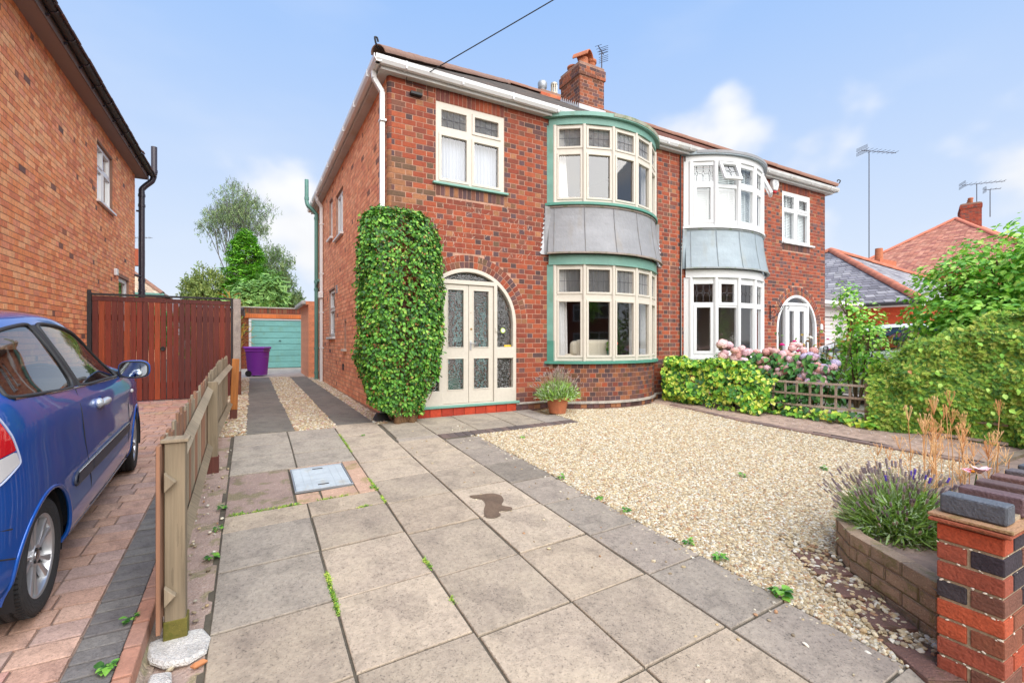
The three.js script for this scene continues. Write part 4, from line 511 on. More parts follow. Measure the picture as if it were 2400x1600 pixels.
function chimney(name, label, cx, cz, w, d, yb, yt, pots, opt = {}) {
  const rnd = R(opt.seed || 5), t = thing(name, label, 'chimney', [cx, yb, cz]), stack = mesh('stack', box(-w / 2 + 0.006, 0, -d / 2 + 0.006, w / 2 - 0.006, yt - yb - 0.02, d / 2 - 0.006), opt.mortar || M.mortarPink, t); stack.position.set(0, 0, 0);
  const colr = b => rnd() < (opt.darkest ?? 0.25) ? pick(PAL.dark, rnd) : pick(opt.pal || PAL.brown, rnd).map((q, k) => q * [0.95, 0.62, 0.55][k] * (opt.k || 1)); const wall = { position: V(0, 0, 0), add: o => stack.add(o) };
  const H = yt - yb; const sides = [[[-w / 2, 0, d / 2], [1, 0, 0], [0, 0, 1], w], [[-w / 2, 0, -d / 2], [0, 0, 1], [-1, 0, 0], d], [[w / 2, 0, d / 2], [0, 0, -1], [1, 0, 0], d], [[w / 2, 0, -d / 2], [-1, 0, 0], [0, 0, -1], w]];
  for (const [O, U, N, L] of sides) { const low = flemish(0, L, 0, H - 0.36, null, rnd, 0.25), top = flemish(-0.03, L + 0.03, H - 0.345, H - 0.345 + 0.255, null, rnd), cap = flemish(0.0, L, H - 0.08, H, null, rnd); layBricks(low, { O: O.map((q, k) => q - N[k] * 0.008), U, N, colour: colr, rnd, wall }); layBricks(top, { O: O.map((q, k) => q + N[k] * 0.03), U, N, colour: colr, rnd, wall }); }
  mesh('corbel', [box(-w / 2 - 0.03, H - 0.345, -d / 2 - 0.03, w / 2 + 0.03, H - 0.085, d / 2 + 0.03)], opt.mortar || M.mortarPink, t); mesh('capping', [rbox(-w / 2 - 0.01, H - 0.085, -d / 2 - 0.01, w / 2 + 0.01, H, d / 2 + 0.01, 0.02), rbox(-w / 2 + 0.06, H - 0.02, -d / 2 + 0.06, w / 2 - 0.06, H + 0.05, d / 2 - 0.06, 0.03)], grainy([0.30, 0.17, 0.12]), t);
  for (const p of pots) {
    const k = p.kind || 'pot'; if (k === 'pot') mesh('chimney_pot', new THREE.LatheGeometry([[0, 0], [0.13, 0], [0.12, p.h * 0.75], [0.15, p.h * 0.76], [0.15, p.h], [0.11, p.h], [0.1, p.h * 0.5]].map(a => new THREE.Vector2(...a)), 18).translate(p.x, H + 0.02, p.z), p.m || M.potOrange, t);
    else if (k === 'hood') { mesh('chimney_pot', new THREE.CylinderGeometry(0.13, 0.14, 0.22, 16).translate(p.x, H + 0.12, p.z), M.potOrange, t); const s = new THREE.Shape(); s.absarc(0, 0, 0.21, 0.1, Math.PI - 0.1, false); s.absarc(0, 0, 0.18, Math.PI - 0.1, 0.1, true); s.closePath(); mesh('pot_hood', extrude(s, 0.42, 0.008, 12).translate(0, 0, -0.21).rotateY(0.5).translate(p.x, H + 0.19, p.z), M.potOrange, t); }
    else if (k === 'cowl') mesh('cowl', new THREE.LatheGeometry([[0, 0], [0.09, 0], [0.09, 0.16], [0.13, 0.17], [0.14, 0.30], [0.12, 0.36], [0, 0.38]].map(a => new THREE.Vector2(...a)), 16).translate(p.x, H, p.z), M.galv, t);
    else { const g = [new THREE.CylinderGeometry(0.09, 0.1, 0.1, 14).translate(p.x, H + 0.05, p.z), new THREE.CylinderGeometry(0.10, 0.10, 0.05, 14).translate(p.x, H + 0.36, p.z)]; for (let i = 0; i < 9; i++) { const a = i * 0.698; g.push(box(-0.014, 0.08, -0.008, 0.014, 0.35, 0.008).translate(p.x + 0.085 * Math.cos(a), H, p.z + 0.085 * Math.sin(a))); } mesh('cowl', g, std([0.5, 0.45, 0.36], { metalness: 0.5, roughness: 0.5 }), t); }
  }
  return t;
}
const stackA = chimney('chimney_stack', 'tall brown brick chimney with a hooded clay pot on the party wall', 7.8, -10.18, 0.80, 0.85, 6.5, 8.42, [{ x: -0.12, z: 0.2, kind: 'hood' }, { x: 0.18, z: 0.15, h: 0.26 }, { x: -0.15, z: -0.22, h: 0.2 }], { seed: 51, darkest: 0.3 });
mesh('flashing', [extrude(poly((() => { const P = [[-0.44, 0.66]]; for (let i = 0; i < 10; i++) { const x = -0.44 + i * 0.09, y = 0.66 + i * 0.0565; P.push([x, y + 0.15], [x + 0.06, y + 0.07]); } P.push([0.46, 1.25]); return P; })()), 0.012).rotateY(Math.PI / 2).translate(-0.422, 0, 0), rbox(-0.44, 0.62, 0.42, 0.44, 0.80, 0.45, 0.005)], M.flash, stackA);
chimney('chimney_stack', 'low orange brick chimney with two metal cowls, behind the ridge', 7.72, -11.75, 0.76, 0.5, 7.4, 8.50, [{ x: -0.18, z: 0, kind: 'cowl' }, { x: 0.2, z: 0.05, kind: 'cage' }], { seed: 52, darkest: 0.08, pal: PAL.orange, k: 0.8 });
// ---------------------------------------------------------------- aerials
function aerial(name, label, base, h, dir, len, n, wide, m = M.pipeBlack, arm = 0, k0 = 1) {
  const t = thing(name, label, 'aerial', base), d = V(Math.cos(dir), 0, Math.sin(dir)), s = V(-Math.sin(dir), 0, Math.cos(dir)); mesh('mast', rod([0, 0, 0], [0, h, 0], 0.016 * k0, 0.014 * k0, 8), m, t); const g = []; const o = d.clone().multiplyScalar(arm);
  g.push(rod([o.x - d.x * len * 0.35, h, o.z - d.z * len * 0.35], [o.x + d.x * len * 0.65, h, o.z + d.z * len * 0.65], 0.011 * k0)); mesh('boom', g, m, t); const e = []; for (let i = 0; i < n; i++) { const k = mix(-0.3, 0.62, i / (n - 1)) * len, w = wide * mix(1, 0.6, i / n), c = V(o.x + d.x * k, h + 0.02, o.z + d.z * k); e.push(rod([c.x - s.x * w, c.y, c.z - s.z * w], [c.x + s.x * w, c.y, c.z + s.z * w], 0.006 * k0, 0.006 * k0, 5)); } for (const v of [-1, 1]) for (let i = 0; i < 4; i++) { const c = V(o.x - d.x * len * 0.34, h + v * (0.05 + i * 0.05), o.z - d.z * len * 0.34); e.push(rod([c.x - s.x * wide, c.y, c.z - s.z * wide], [c.x + s.x * wide, c.y, c.z + s.z * wide], 0.006 * k0, 0.006 * k0, 5)); } mesh('elements', e, m, t); return t;
}
aerial('tv_aerial', 'black television aerial on the tall chimney stack', [8.2, 7.95, -9.85], 0.98, 2.6, 0.42, 4, 0.13);
// telephone wire up to the right
{ const A = V(2.38, 5.31, FZ + 0.21), D = V(2.0, 1.085, 2.18), P = []; for (let i = 0; i <= 24; i++) { const t = i / 24 * 3.6; P.push(A.clone().addScaledVector(D, t).add(V(0, -0.10 * Math.sin(Math.PI * i / 24), 0))); } tag(mesh('telephone_wire', tube(P, 0.0085, 6, 60), M.black, scene), 'black telephone wire running from the eaves up out of view', 'wire'); }

// ---------------------------------------------------------------- the neighbouring house on the left
{
  const rnd = R(333), NX = -2.72, ZF = -16.0, ZN = 1.0, E2 = 5.66;
  const h = thing('brick_house', 'orange brick house with black gutter along the left edge, beside the blue car', 'house');
  const wins = [[-13.66, -12.44, 4.08, 5.28], [-15.30, -14.22, 1.5, 2.74]];
  const s = rectShape(ZF, -0.6, ZN, E2 + 0.02); for (const [a, b, c, d] of wins) s.holes.push(rectHole(a, c, b, d));
  const w = mesh('side_wall', metreUV(extrude(s, 0.24).rotateY(-Math.PI / 2).translate(NX - 0.008, 0, 0)), M.mortarDark, h);
  const list = flemish(-ZN + 0.004, -ZF, -0.3, E2, (v, a, b) => wins.filter(q => b > q[2] && a < q[3]).map(q => [-q[1], -q[0]]), rnd).map(b => ({ ...b, skip: b.u0 < 5 || b.v1 < 0.95 }));
  layBricks(list, { O: [NX - 0.008, 0, 0], U: [0, 0, -1], N: [1, 0, 0], rnd, wall: w, single: 290, colour: b => rnd() < 0.016 ? pick(PAL.smut, rnd) : pick(PAL.orange, rnd) });
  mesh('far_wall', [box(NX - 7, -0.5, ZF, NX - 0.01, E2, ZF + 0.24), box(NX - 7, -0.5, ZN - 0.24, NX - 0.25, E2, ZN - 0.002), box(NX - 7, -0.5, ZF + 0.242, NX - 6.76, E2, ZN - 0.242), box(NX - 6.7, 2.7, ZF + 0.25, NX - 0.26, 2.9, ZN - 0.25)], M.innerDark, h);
  wins.forEach(([a, b, c, d], i) => { const W = b - a; const q = windowUnit(h, { P0: [NX - 0.06, b], P1: [NX - 0.06, a], y0: c, y1: d, mat: M.white, glass: M.glass, lights: i ? [{ x0: .1, x1: W - .1, y0: c + .1, y1: d - .1 }] : [{ x0: .09, x1: W * .5 - .06, y0: c + .78, y1: d - .08, sash: .035 }, { x0: .09, x1: W * .5 - .06, y0: c + .1, y1: c + .66 }, { x0: W * .5 + .06, x1: W - .08, y0: c + .78, y1: d - .08 }, { x0: W * .5 + .06, x1: W - .08, y0: c + .1, y1: c + .66, sash: .03 }] }); mesh('sill', rbox(NX - 0.07, c - 0.05, a - 0.06, NX + 0.06, c, b + 0.06, 0.008), M.white, q); });
  mesh('wall_light', rbox(NX - 0.01, 2.7, -13.9, NX + 0.06, 2.86, -13.76, 0.02), M.white, h);
  const fx = NX + 0.24, gm = M.pipeBlack;
  mesh('soffit', box(NX - 0.05, E2, ZF - 0.3, fx - 0.01, E2 + 0.02, ZN), std([0.27, 0.215, 0.195]), h);
  mesh('fascia', rbox(fx - 0.01, E2 - 0.01, ZF - 0.3, fx + 0.012, E2 + 0.15, ZN, 0.004), std([0.21, 0.165, 0.155], { map: rep(T.metal, 0.6) }), h);
  const gs = new THREE.Shape(); gs.absarc(0, 0, 0.062, Math.PI, 2 * Math.PI, false); gs.lineTo(0.054, 0); gs.absarc(0, 0, 0.054, 0, -Math.PI, true); gs.closePath();
  const gut = mesh('gutter', extrude(gs, ZN - ZF + 0.3, 0, 10).translate(fx + 0.078, E2 + 0.145, ZF - 0.3), M.plasticDark, h);
  const br = []; for (let z = ZF; z < ZN; z += 0.72) br.push(extrude((() => { const q = new THREE.Shape(); q.absarc(0, 0, 0.072, Math.PI, 2 * Math.PI, false); q.lineTo(0.06, 0); q.absarc(0, 0, 0.06, 0, -Math.PI, true); q.closePath(); return q; })(), 0.03, 0, 8).translate(fx + 0.078, E2 + 0.145, z), box(fx - 0.02, E2 + 0.02, z, fx + 0.05, E2 + 0.05, z + 0.03)); for (const q of br) mesh('bracket', q, gm, gut);
  // roof plane and its edge tiles
  const rg = new THREE.BufferGeometry(), xe = fx + 0.05, ye = E2 + 0.19, xr = NX - 3.6, yr = ye + (xe - xr) * 0.62; rg.setAttribute('position', new THREE.Float32BufferAttribute([xe, ye, ZF - 0.35, xe, ye, ZN, xr, yr, ZN, xe, ye, ZF - 0.35, xr, yr, ZN, xr, yr, ZF + 3.4, xe, ye, ZF - 0.35, xr, yr, ZF + 3.4, xr - 4, ye, ZF - 0.35], 3)); rg.computeVertexNormals();
  const roof = mesh('roof', metreUV(rg), std([0.13, 0.075, 0.06], { side: THREE.DoubleSide }), h);
  const tg = metreUV(new THREE.BoxGeometry(0.3, 0.022, 0.19)); const tm = [std([0.10, 0.075, 0.075], { map: texGrain2 }), std([0.15, 0.085, 0.07], { map: texGrain2 })];
  for (let i = 0; i < 84; i++) { const t = mesh('roof_tile', tg, tm[i % 3 ? 0 : 1], roof); t.position.set(xe + 0.0 - (rnd() < 0.06 ? -0.03 : 0), ye + 0.012 + rnd() * 0.014, ZF - 0.25 + i * 0.203); t.rotation.z = -0.55 + (rnd() - 0.5) * 0.05; }
  mesh('hip_tile', rod([xe, ye + 0.03, ZF - 0.35], [xr, yr + 0.03, ZF + 3.4], 0.1), M.ridgeBrown, roof);
  // black downpipe and the soil pipe that rises past the eaves
  const px = NX + 0.09, pz = -15.9; mesh('soil_pipe', [rod([px, 0.1, pz - 0.42], [px, 5.30, pz - 0.42], 0.072, 0.072, 14), tube([[px, 5.28, pz - 0.42], [px, 5.38, pz - 0.42], [px + 0.08, 5.50, pz - 0.44], [px + 0.22, 5.66, pz - 0.46], [px + 0.27, 5.82, pz - 0.46]], 0.072, 12, 20), rod([px + 0.27, 5.84, pz - 0.46], [px + 0.27, 6.62, pz - 0.46], 0.072, 0.072, 14)], gm, h);
  const co = []; for (const y of [5.18, 4.9, 2.85, 2.55, 2.45, 1.9]) co.push(rod([px, y, pz - 0.42], [px, y + 0.07, pz - 0.42], 0.084, 0.084, 14)); co.push(rod([px + 0.27, 5.9, pz - 0.46], [px + 0.27, 5.98, pz - 0.46], 0.082, 0.082, 14)); mesh('collar', co, gm, h);
  mesh('waste_pipe', [rod([px - 0.1, 2.98, pz - 0.05], [px - 0.02, 2.98, pz - 0.36], 0.03), rod([px, 4.78, pz - 0.42], [px - 0.12, 4.78, pz - 0.42], 0.025), tube([[px + 0.2, 2.3, pz - 0.5], [px + 0.2, 2.05, pz - 0.5], [px + 0.08, 1.85, pz - 0.48]], 0.045, 10, 10)], gm, h);
  rebase(h, NX - 3, -0.2, -8);
}

// ---------------------------------------------------------------- ground
{
  const grow = (a, b) => { const o = []; for (let x = a; x < b;) { o.push(x); const k = Math.abs(x); x += k < 12 ? 0.5 : k < 40 ? 4 : 30; } o.push(b); return o; };
  tag(mesh('ground', sheet(grow(-220, 220), grow(-260, 160), (x, z) => (x > -3 && x < -0.4 ? gn(z) : gl(x, z)) - 0.16), std([0.20, 0.17, 0.13], { map: rep(T.soil, 0.6), roughness: 1 }), scene), 'bare earth ground under everything', null, null, 'structure');
  // our drive: bed under the slabs, slabs one by one
  const dr = thing('driveway', 'driveway of square concrete slabs leading up to the porch', null); dr.userData.kind = 'structure'; delete dr.userData.category;
  mesh('bed', sheet(lin(-0.22, 2.7, 10), lin(-7.2, 1.2, 28), (x, z) => gl(x, z) - 0.011), std([0.11, 0.092, 0.066], { map: rep(T.grain, 3), roughness: 1 }), dr);
  const rnd = R(77); const cg = new Map(); const shades = [[0.504, 0.412, 0.315], [0.475, 0.384, 0.289], [0.433, 0.356, 0.274], [0.529, 0.432, 0.331]], darkS = [[0.302, 0.265, 0.231], [0.344, 0.302, 0.265], [0.269, 0.235, 0.21]]; const slabMat = c => { const k = c.join(); if (!cg.has(k)) cg.set(k, std(c, { map: rep(T.slab, 0.85), bumpMap: rep(T.slabH, 1.7), bumpScale: 0.004, roughness: 0.9 })); return cg.get(k); };
  function slab(x0, x1, z0, z1, c, name = 'slab', parent = dr, mat, j = 0.0075) {
    const jx = () => (rnd() - 0.5) * 0.008, q = [[x0 + j + jx(), z1 - j + jx()], [x1 - j + jx(), z1 - j + jx()], [x1 - j + jx(), z0 + j + jx()], [x0 + j + jx(), z0 + j + jx()]], dy = (rnd() - 0.5) * 0.006, P = [], b = 0.004, ox = rnd() * 5, oy = rnd() * 5; const y = ([x, z], d) => [x, gl(x, z) + dy + d, z];
    const cx = (x0 + x1) / 2, cz = (z0 + z1) / 2, inn = q.map(([x, z]) => [x + Math.sign(cx - x) * b, z + Math.sign(cz - z) * b]); const A = inn.map(p => y(p, 0)), B = q.map(p => y(p, -b)), C = q.map(p => y(p, -0.05)); const quad = (a, bb, c2, d) => P.push(...a, ...bb, ...c2, ...a, ...c2, ...d); quad(...A); for (let i = 0; i < 4; i++) { const k = (i + 1) % 4; quad(B[i], B[k], A[k], A[i]); quad(C[i], C[k], B[k], B[i]); }
    const g = new THREE.BufferGeometry(); g.setAttribute('position', new THREE.Float32BufferAttribute(P, 3)); g.computeVertexNormals(); return mesh(name, metreUV(g, ox, oy), mat || slabMat(c), parent);
  }
  const pickS = () => pick(shades, rnd);
  const X = [-0.19, 0.425, 1.025, 1.62, 2.2, 2.68];
  const rowsA = [-4.42, -4.11, -3.52, -2.89, -2.264, -1.65, -1.04, -0.43, 0.18, 0.8]; // the two left columns, towards the street
  for (let c = 0; c < 2; c++) for (let i = 0; i + 1 < rowsA.length; i++) slab(X[c], X[c + 1], rowsA[i], rowsA[i + 1], c === 0 && i > 0 && i < 3 ? [0.39, 0.335, 0.275] : pickS());
  const rowsUp = [-7.0, -6.45, -5.94, -5.42]; for (let c = 0; c < 2; c++) for (let i = 0; i < 3; i++) slab(X[c], X[c + 1], rowsUp[i], rowsUp[i + 1], [0.42, 0.365, 0.30]);
  const rows2 = [-7.12, -6.45, -5.92, -5.28, -4.67, -4.075, -3.46, -2.82, -2.21, -1.63, -1.02, -0.4, 0.2, 0.8]; for (const [c, off] of [[2, 0], [3, 0]]) for (let i = c === 3 ? 2 : 0; i + 1 < rows2.length; i++) slab(X[c], X[c + 1], rows2[i], rows2[i + 1], pickS());
  const rows4 = [-5.78, -5.24, -4.6, -4.0, -3.42, -2.78, -2.19, -1.60, -1.03, -0.4, 0.2, 0.8]; for (let i = 0; i + 1 < rows4.length; i++) slab(X[4], X[5], rows4[i], rows4[i + 1], i === 2 ? [0.28, 0.24, 0.195] : i < 2 ? [0.37, 0.315, 0.26] : [[0.355, 0.305, 0.25], [0.39, 0.33, 0.27]][i % 2]);
  // path before the porch with its brick edging
  const px = [1.66, 2.2, 2.82, 3.44, 3.95, 4.42], pz = [-7.12, -6.55, -6.08]; for (let i = 0; i < 5; i++) for (let j = 0; j < 2; j++) slab(px[i], px[i + 1] - (j ? 0 : i === 4 ? 0.12 : 0), pz[j], pz[j + 1], i < 2 ? [0.41, 0.35, 0.275] : i === 4 ? darkS[1] : [0.37, 0.315, 0.25]); slab(1.64, 2.2, -6.08, -5.92, [0.42, 0.36, 0.30]);
  for (let i = 0; i < 19; i++) slab(2.21 + i * 0.117, 2.21 + (i + 1) * 0.117, -6.08, -5.86, null, 'edging_brick', dr, brickMat(pick([[0.13, 0.095, 0.085], [0.16, 0.11, 0.095], [0.11, 0.085, 0.08]], rnd)), 0.004);
  // concrete patch round the manhole
  const pc = std([0.40, 0.315, 0.275], { map: rep(T.lichen, 1.2), bumpMap: rep(T.grainH, 3), bumpScale: 0.005 }), pc2 = std([0.62, 0.44, 0.33], { map: rep(T.lichen, 0.9), bumpMap: rep(T.grainH, 3), bumpScale: 0.004 });
  slab(-0.19, 0.34, -5.41, -4.43, null, 'concrete_patch', dr, pc); slab(0.345, 0.86, -5.41, -5.335, null, 'concrete_patch', dr, pc2, 0.002); slab(0.868, 1.022, -5.41, -4.43, null, 'concrete_patch', dr, pc2, 0.003); slab(0.345, 0.55, -4.655, -4.43, null, 'concrete_patch', dr, pc2, 0.003); slab(0.556, 0.864, -4.655, -4.43, null, 'concrete_patch', dr, pc2, 0.003);
  // a wet oil-brown splash on one slab
  const st = [[1.74, -4.07 + .05], [1.82, -4.0], [1.93, -3.98], [1.99, -3.9], [1.96, -3.78], [1.90, -3.70], [1.95, -3.62], [1.93, -3.58], [1.82, -3.60], [1.80, -3.53], [1.73, -3.51], [1.68, -3.55], [1.72, -3.68], [1.79, -3.80], [1.80, -3.90], [1.75, -3.95]].map(([x, z]) => [x - 0.02, z + 0.13]);
  const sc = new THREE.CatmullRomCurve3(st.map(([x, z]) => V(x, 0, z)), true).getPoints(60); const sg = new THREE.ShapeGeometry(poly(sc.map(p => [p.x, -p.z]))).rotateX(-Math.PI / 2); { const p = sg.attributes.position; for (let i = 0; i < p.count; i++) p.setY(i, gl(p.getX(i), p.getZ(i)) + 0.0075); sg.computeVertexNormals(); } mesh('stain', metreUV(sg), std([0.185, 0.125, 0.085], { map: rep(T.slab, 1.4), roughness: 0.55 }), dr, { label: 'dark brown wet stain on a slab' });
  // tyre strips beside the house, one slab after another
  const strip = (a, b, z0, z1, n) => { for (let i = 0; i < n; i++) { const t0 = i / n, t1 = (i + 1) / n; slab(mix(a[0], b[0], t0), mix(a[1], b[1], t0), mix(z0, z1, t1), mix(z0, z1, t0), null, 'strip_slab', dr, [M.stripDark, std([0.225, 0.20, 0.168], { map: rep(T.slab, 1.1), bumpMap: rep(T.slabH, 2), bumpScale: 0.003 })][i % 2], 0.003); } };
  strip([-0.055, 0.525], [-0.06, 0.55], -7.03, -16.9, 11); strip([1.07, 1.60], [1.06, 1.60], -7.12, -16.6, 9);
  const cz = std([0.50, 0.43, 0.37], { map: rep(T.slab, 0.8) }); slab(-0.5, 2.1, -19.3, -16.95, null, 'apron', dr, cz); slab(-0.5, 2.4, -22, -19.31, null, 'apron', dr, std([0.42, 0.37, 0.32], { map: rep(T.slab, 0.8) }));
  // rough concrete between the slabs and the boundary
  const rough = tag(mesh('concrete_strip', sheet(lin(-0.50, -0.195, 6), lin(-7.0, 1.2, 60), (x, z) => gl(x, z) - 0.012 + 0.018 * (noise3(x * 9, 3, z * 9) - 0.5)), M.concreteRed, scene), 'rough reddish concrete strip along the foot of the fence', null, null, 'structure');
  const curb = tag(mesh('concrete_haunch', sheet(lin(-0.56, -0.40, 5), lin(-5.5, 1.2, 70), (x, z) => mix(gn(z) - 0.045, gl(x, z) - 0.006, smooth(-0.47, -0.42, x)) + 0.012 * (noise3(x * 30, 1, z * 14) - 0.5)), std([0.50, 0.42, 0.34], { map: rep(T.lichen, 1.5), bumpMap: rep(T.grainH, 4), bumpScale: 0.01 }), scene), 'concrete haunching below the brick kerb edging', null, null, 'structure');
  // gravel sheets
  const gb = [[lin(2.66, 6.8, 20), lin(-6.9, 1.2, 40)], [lin(0.52, 1.08, 3), lin(-16.7, -7.0, 30)], [lin(-0.42, -0.05, 2), lin(-17.5, -7.0, 30)], [lin(1.58, 1.84, 2), lin(-16.6, -7.1, 30)], [lin(4.3, 6.9, 12), lin(-7.1, -6.9, 1)]];
  tag(mesh('gravel_bed', gb.map(([a, b]) => sheet(a, b, (x, z) => gl(x, z) - 0.022)), M.gravelBase, scene), 'pale sand below the loose gravel', null, null, 'structure');
  // soil border along the ivy and the hedge, with its dark brick edge
  tag(mesh('soil_border', sheet(lin(6.78, 8.6, 12), lin(-7.12, 1.0, 40), (x, z) => gl(x, z) + 0.004 + 0.03 * (noise3(x * 6, 0, z * 6) - 0.5)), std([0.95, 0.82, 0.72], { map: rep(T.soil, 1), bumpMap: rep(T.soil, 1.2), bumpScale: 0.02, roughness: 1 }), scene), 'brown soil border below the ivy and hedge', null, null, 'structure');
  const eb = thing('edging', 'row of dark bricks edging the soil border', null); eb.userData.kind = 'structure'; delete eb.userData.category;
  for (let i = 0; i < 30; i++) { const z = -6.25 + i * 0.228, x = z < -4.6 ? mix(6.98, 6.66, (z + 6.25) / 1.65) : 6.66 + 0.02 * Math.sin(z); const g = rbox(-0.055, -0.05, -0.108, 0.055, 0.022, 0.108, 0.008, rnd() * 3, rnd() * 3); const m = mesh('brick', g, brickMat(pick([[0.26, 0.17, 0.14], [0.30, 0.20, 0.155], [0.22, 0.15, 0.13]], rnd)), eb); m.position.set(x, gl(x, z), z); m.rotation.y = (rnd() - 0.5) * 0.1; }
  // next-door garden ground on the right, road behind the viewer
  tag(mesh('paved_yard', sheet(lin(8.6, 24, 8), lin(-30, 1.0, 12), () => -0.008), M.concrete, scene), 'grey paved front yard beyond the hedge', null, null, 'structure');
  tag(mesh('road', sheet(lin(-60, 60, 2), [5, 12], () => -0.73), M.asphalt, scene), 'asphalt street behind the viewer', null, null, 'structure'); tag(mesh('pavement', sheet(lin(-60, 60, 30), [1.2, 2.5, 3.6, 4.95], (x, z) => (x > -3 && x < -0.4 ? gn(Math.min(z, 6)) : gl(x, z)) + 0.004), M.concrete, scene), 'concrete footway behind the viewer', null, null, 'structure');
  // neighbour's block paving
  const nd = thing('neighbour_drive', 'drive of small orange-pink paving blocks with a dark grey border, under the blue car', null); nd.userData.kind = 'structure'; delete nd.userData.category;
  mesh('bed', sheet(lin(-2.9, -0.5, 4), lin(-12.2, 1.2, 40), (x, z) => gn(z) - 0.012), M.soil, nd);
  const pal = [[0.70, 0.44, 0.335], [0.65, 0.40, 0.30], [0.72, 0.47, 0.36], [0.58, 0.40, 0.34], [0.68, 0.425, 0.315], [0.62, 0.42, 0.355]], greyP = [[0.215, 0.20, 0.19], [0.24, 0.225, 0.21], [0.195, 0.18, 0.175]]; const pm = c => { const k = 'p' + c.join(); if (!cg.has(k)) cg.set(k, std(c, { map: rep(T.slab, 1.6), bumpMap: rep(T.slabH, 2.5), bumpScale: 0.004, roughness: 0.9 })); return cg.get(k); };
  const blocks = []; let row = 0; for (let z = 1.1; z > -11.9; z -= 0.158, row++) { let x = -0.712 + 0; while (x > -2.74) { const w = pick([0.12, 0.16, 0.2, 0.24, 0.24], rnd); blocks.push({ x0: Math.max(-2.76, x - w), x1: x, z0: z - 0.158, z1: z, c: pick(pal, rnd) }); x -= w; } }
  for (let z = 1.1; z > -8.2; z -= 0.1045) blocks.push({ x0: -0.518 - 0.194, x1: -0.518, z0: z - 0.1045, z1: z, c: pick(greyP, rnd), grey: true });
  const unit = new Map(); const bg = (w, d, v) => { const k = w.toFixed(3) + d.toFixed(3) + v; if (!unit.has(k)) unit.set(k, metreUV(new RoundedBoxGeometry(w - 0.009, 0.05, d - 0.009, 1, 0.007), v * 0.31, v * 0.17)); return unit.get(k); };
  for (const b of blocks) { b.cx = (b.x0 + b.x1) / 2; b.cz = (b.z0 + b.z1) / 2; const hid = b.cx < -1.12 && b.cz < -3.0 && b.cz > -7.0; b.vis = !hid && inView(b.cx, gn(b.cz), b.cz, 40) ? 1 / project(b.cx, gn(b.cz), b.cz)[2] : 0; }
  const near = new Set([...blocks].filter(b => b.vis > 0).sort((a, b) => b.vis - a.vis).slice(0, 300)); const rest = [];
  const slope = z => Math.atan((gn(z - 0.1) - gn(z + 0.1)) / 0.2);
  for (const b of blocks) { const v = Math.floor(rnd() * 4), m = new THREE.Matrix4().makeRotationX(slope(b.cz)).setPosition(b.cx, gn(b.cz) - 0.025 + (rnd() - 0.5) * 0.005, b.cz); if (near.has(b)) { const q = mesh('paving_block', bg(b.x1 - b.x0, b.z1 - b.z0, v), pm(b.c), nd); q.applyMatrix4(m); q.rotateY((rnd() - 0.5) * 0.02); } else rest.push(tint(new THREE.BoxGeometry(b.x1 - b.x0 - 0.008, 0.05, b.z1 - b.z0 - 0.008).applyMatrix4(m), b.c.map(x => x * (0.9 + rnd() * 0.2)))); }
  const rgm = merge(rest); mesh('far_blocks', metreUV(rgm), new THREE.MeshStandardMaterial({ vertexColors: true, roughness: 0.9, map: rep(T.slab, 1.6) }), nd, { kind: 'stuff' });
  for (let i = 0, z = 1.0; z > -5.2; i++) { const L = [0.20, 0.215, 0.13, 0.21][i % 4]; const m = mesh('kerb_brick', rbox(-0.036, -0.08, -L / 2 + 0.004, 0.036, 0.012, L / 2 - 0.004, 0.01, rnd() * 3, rnd() * 3), brickMat(pick([[0.50, 0.255, 0.17], [0.46, 0.225, 0.15], [0.40, 0.22, 0.16]], rnd)), nd); m.position.set(-0.482, gn(z - L / 2) + 0.004, z - L / 2); m.rotation.x = 0.06; m.rotation.y = (rnd() - 0.5) * 0.03; z -= L; }
  rebase(nd, -1.6, -0.2, -4);
  rebase(dr, 1.2, -0.2, -4);
}
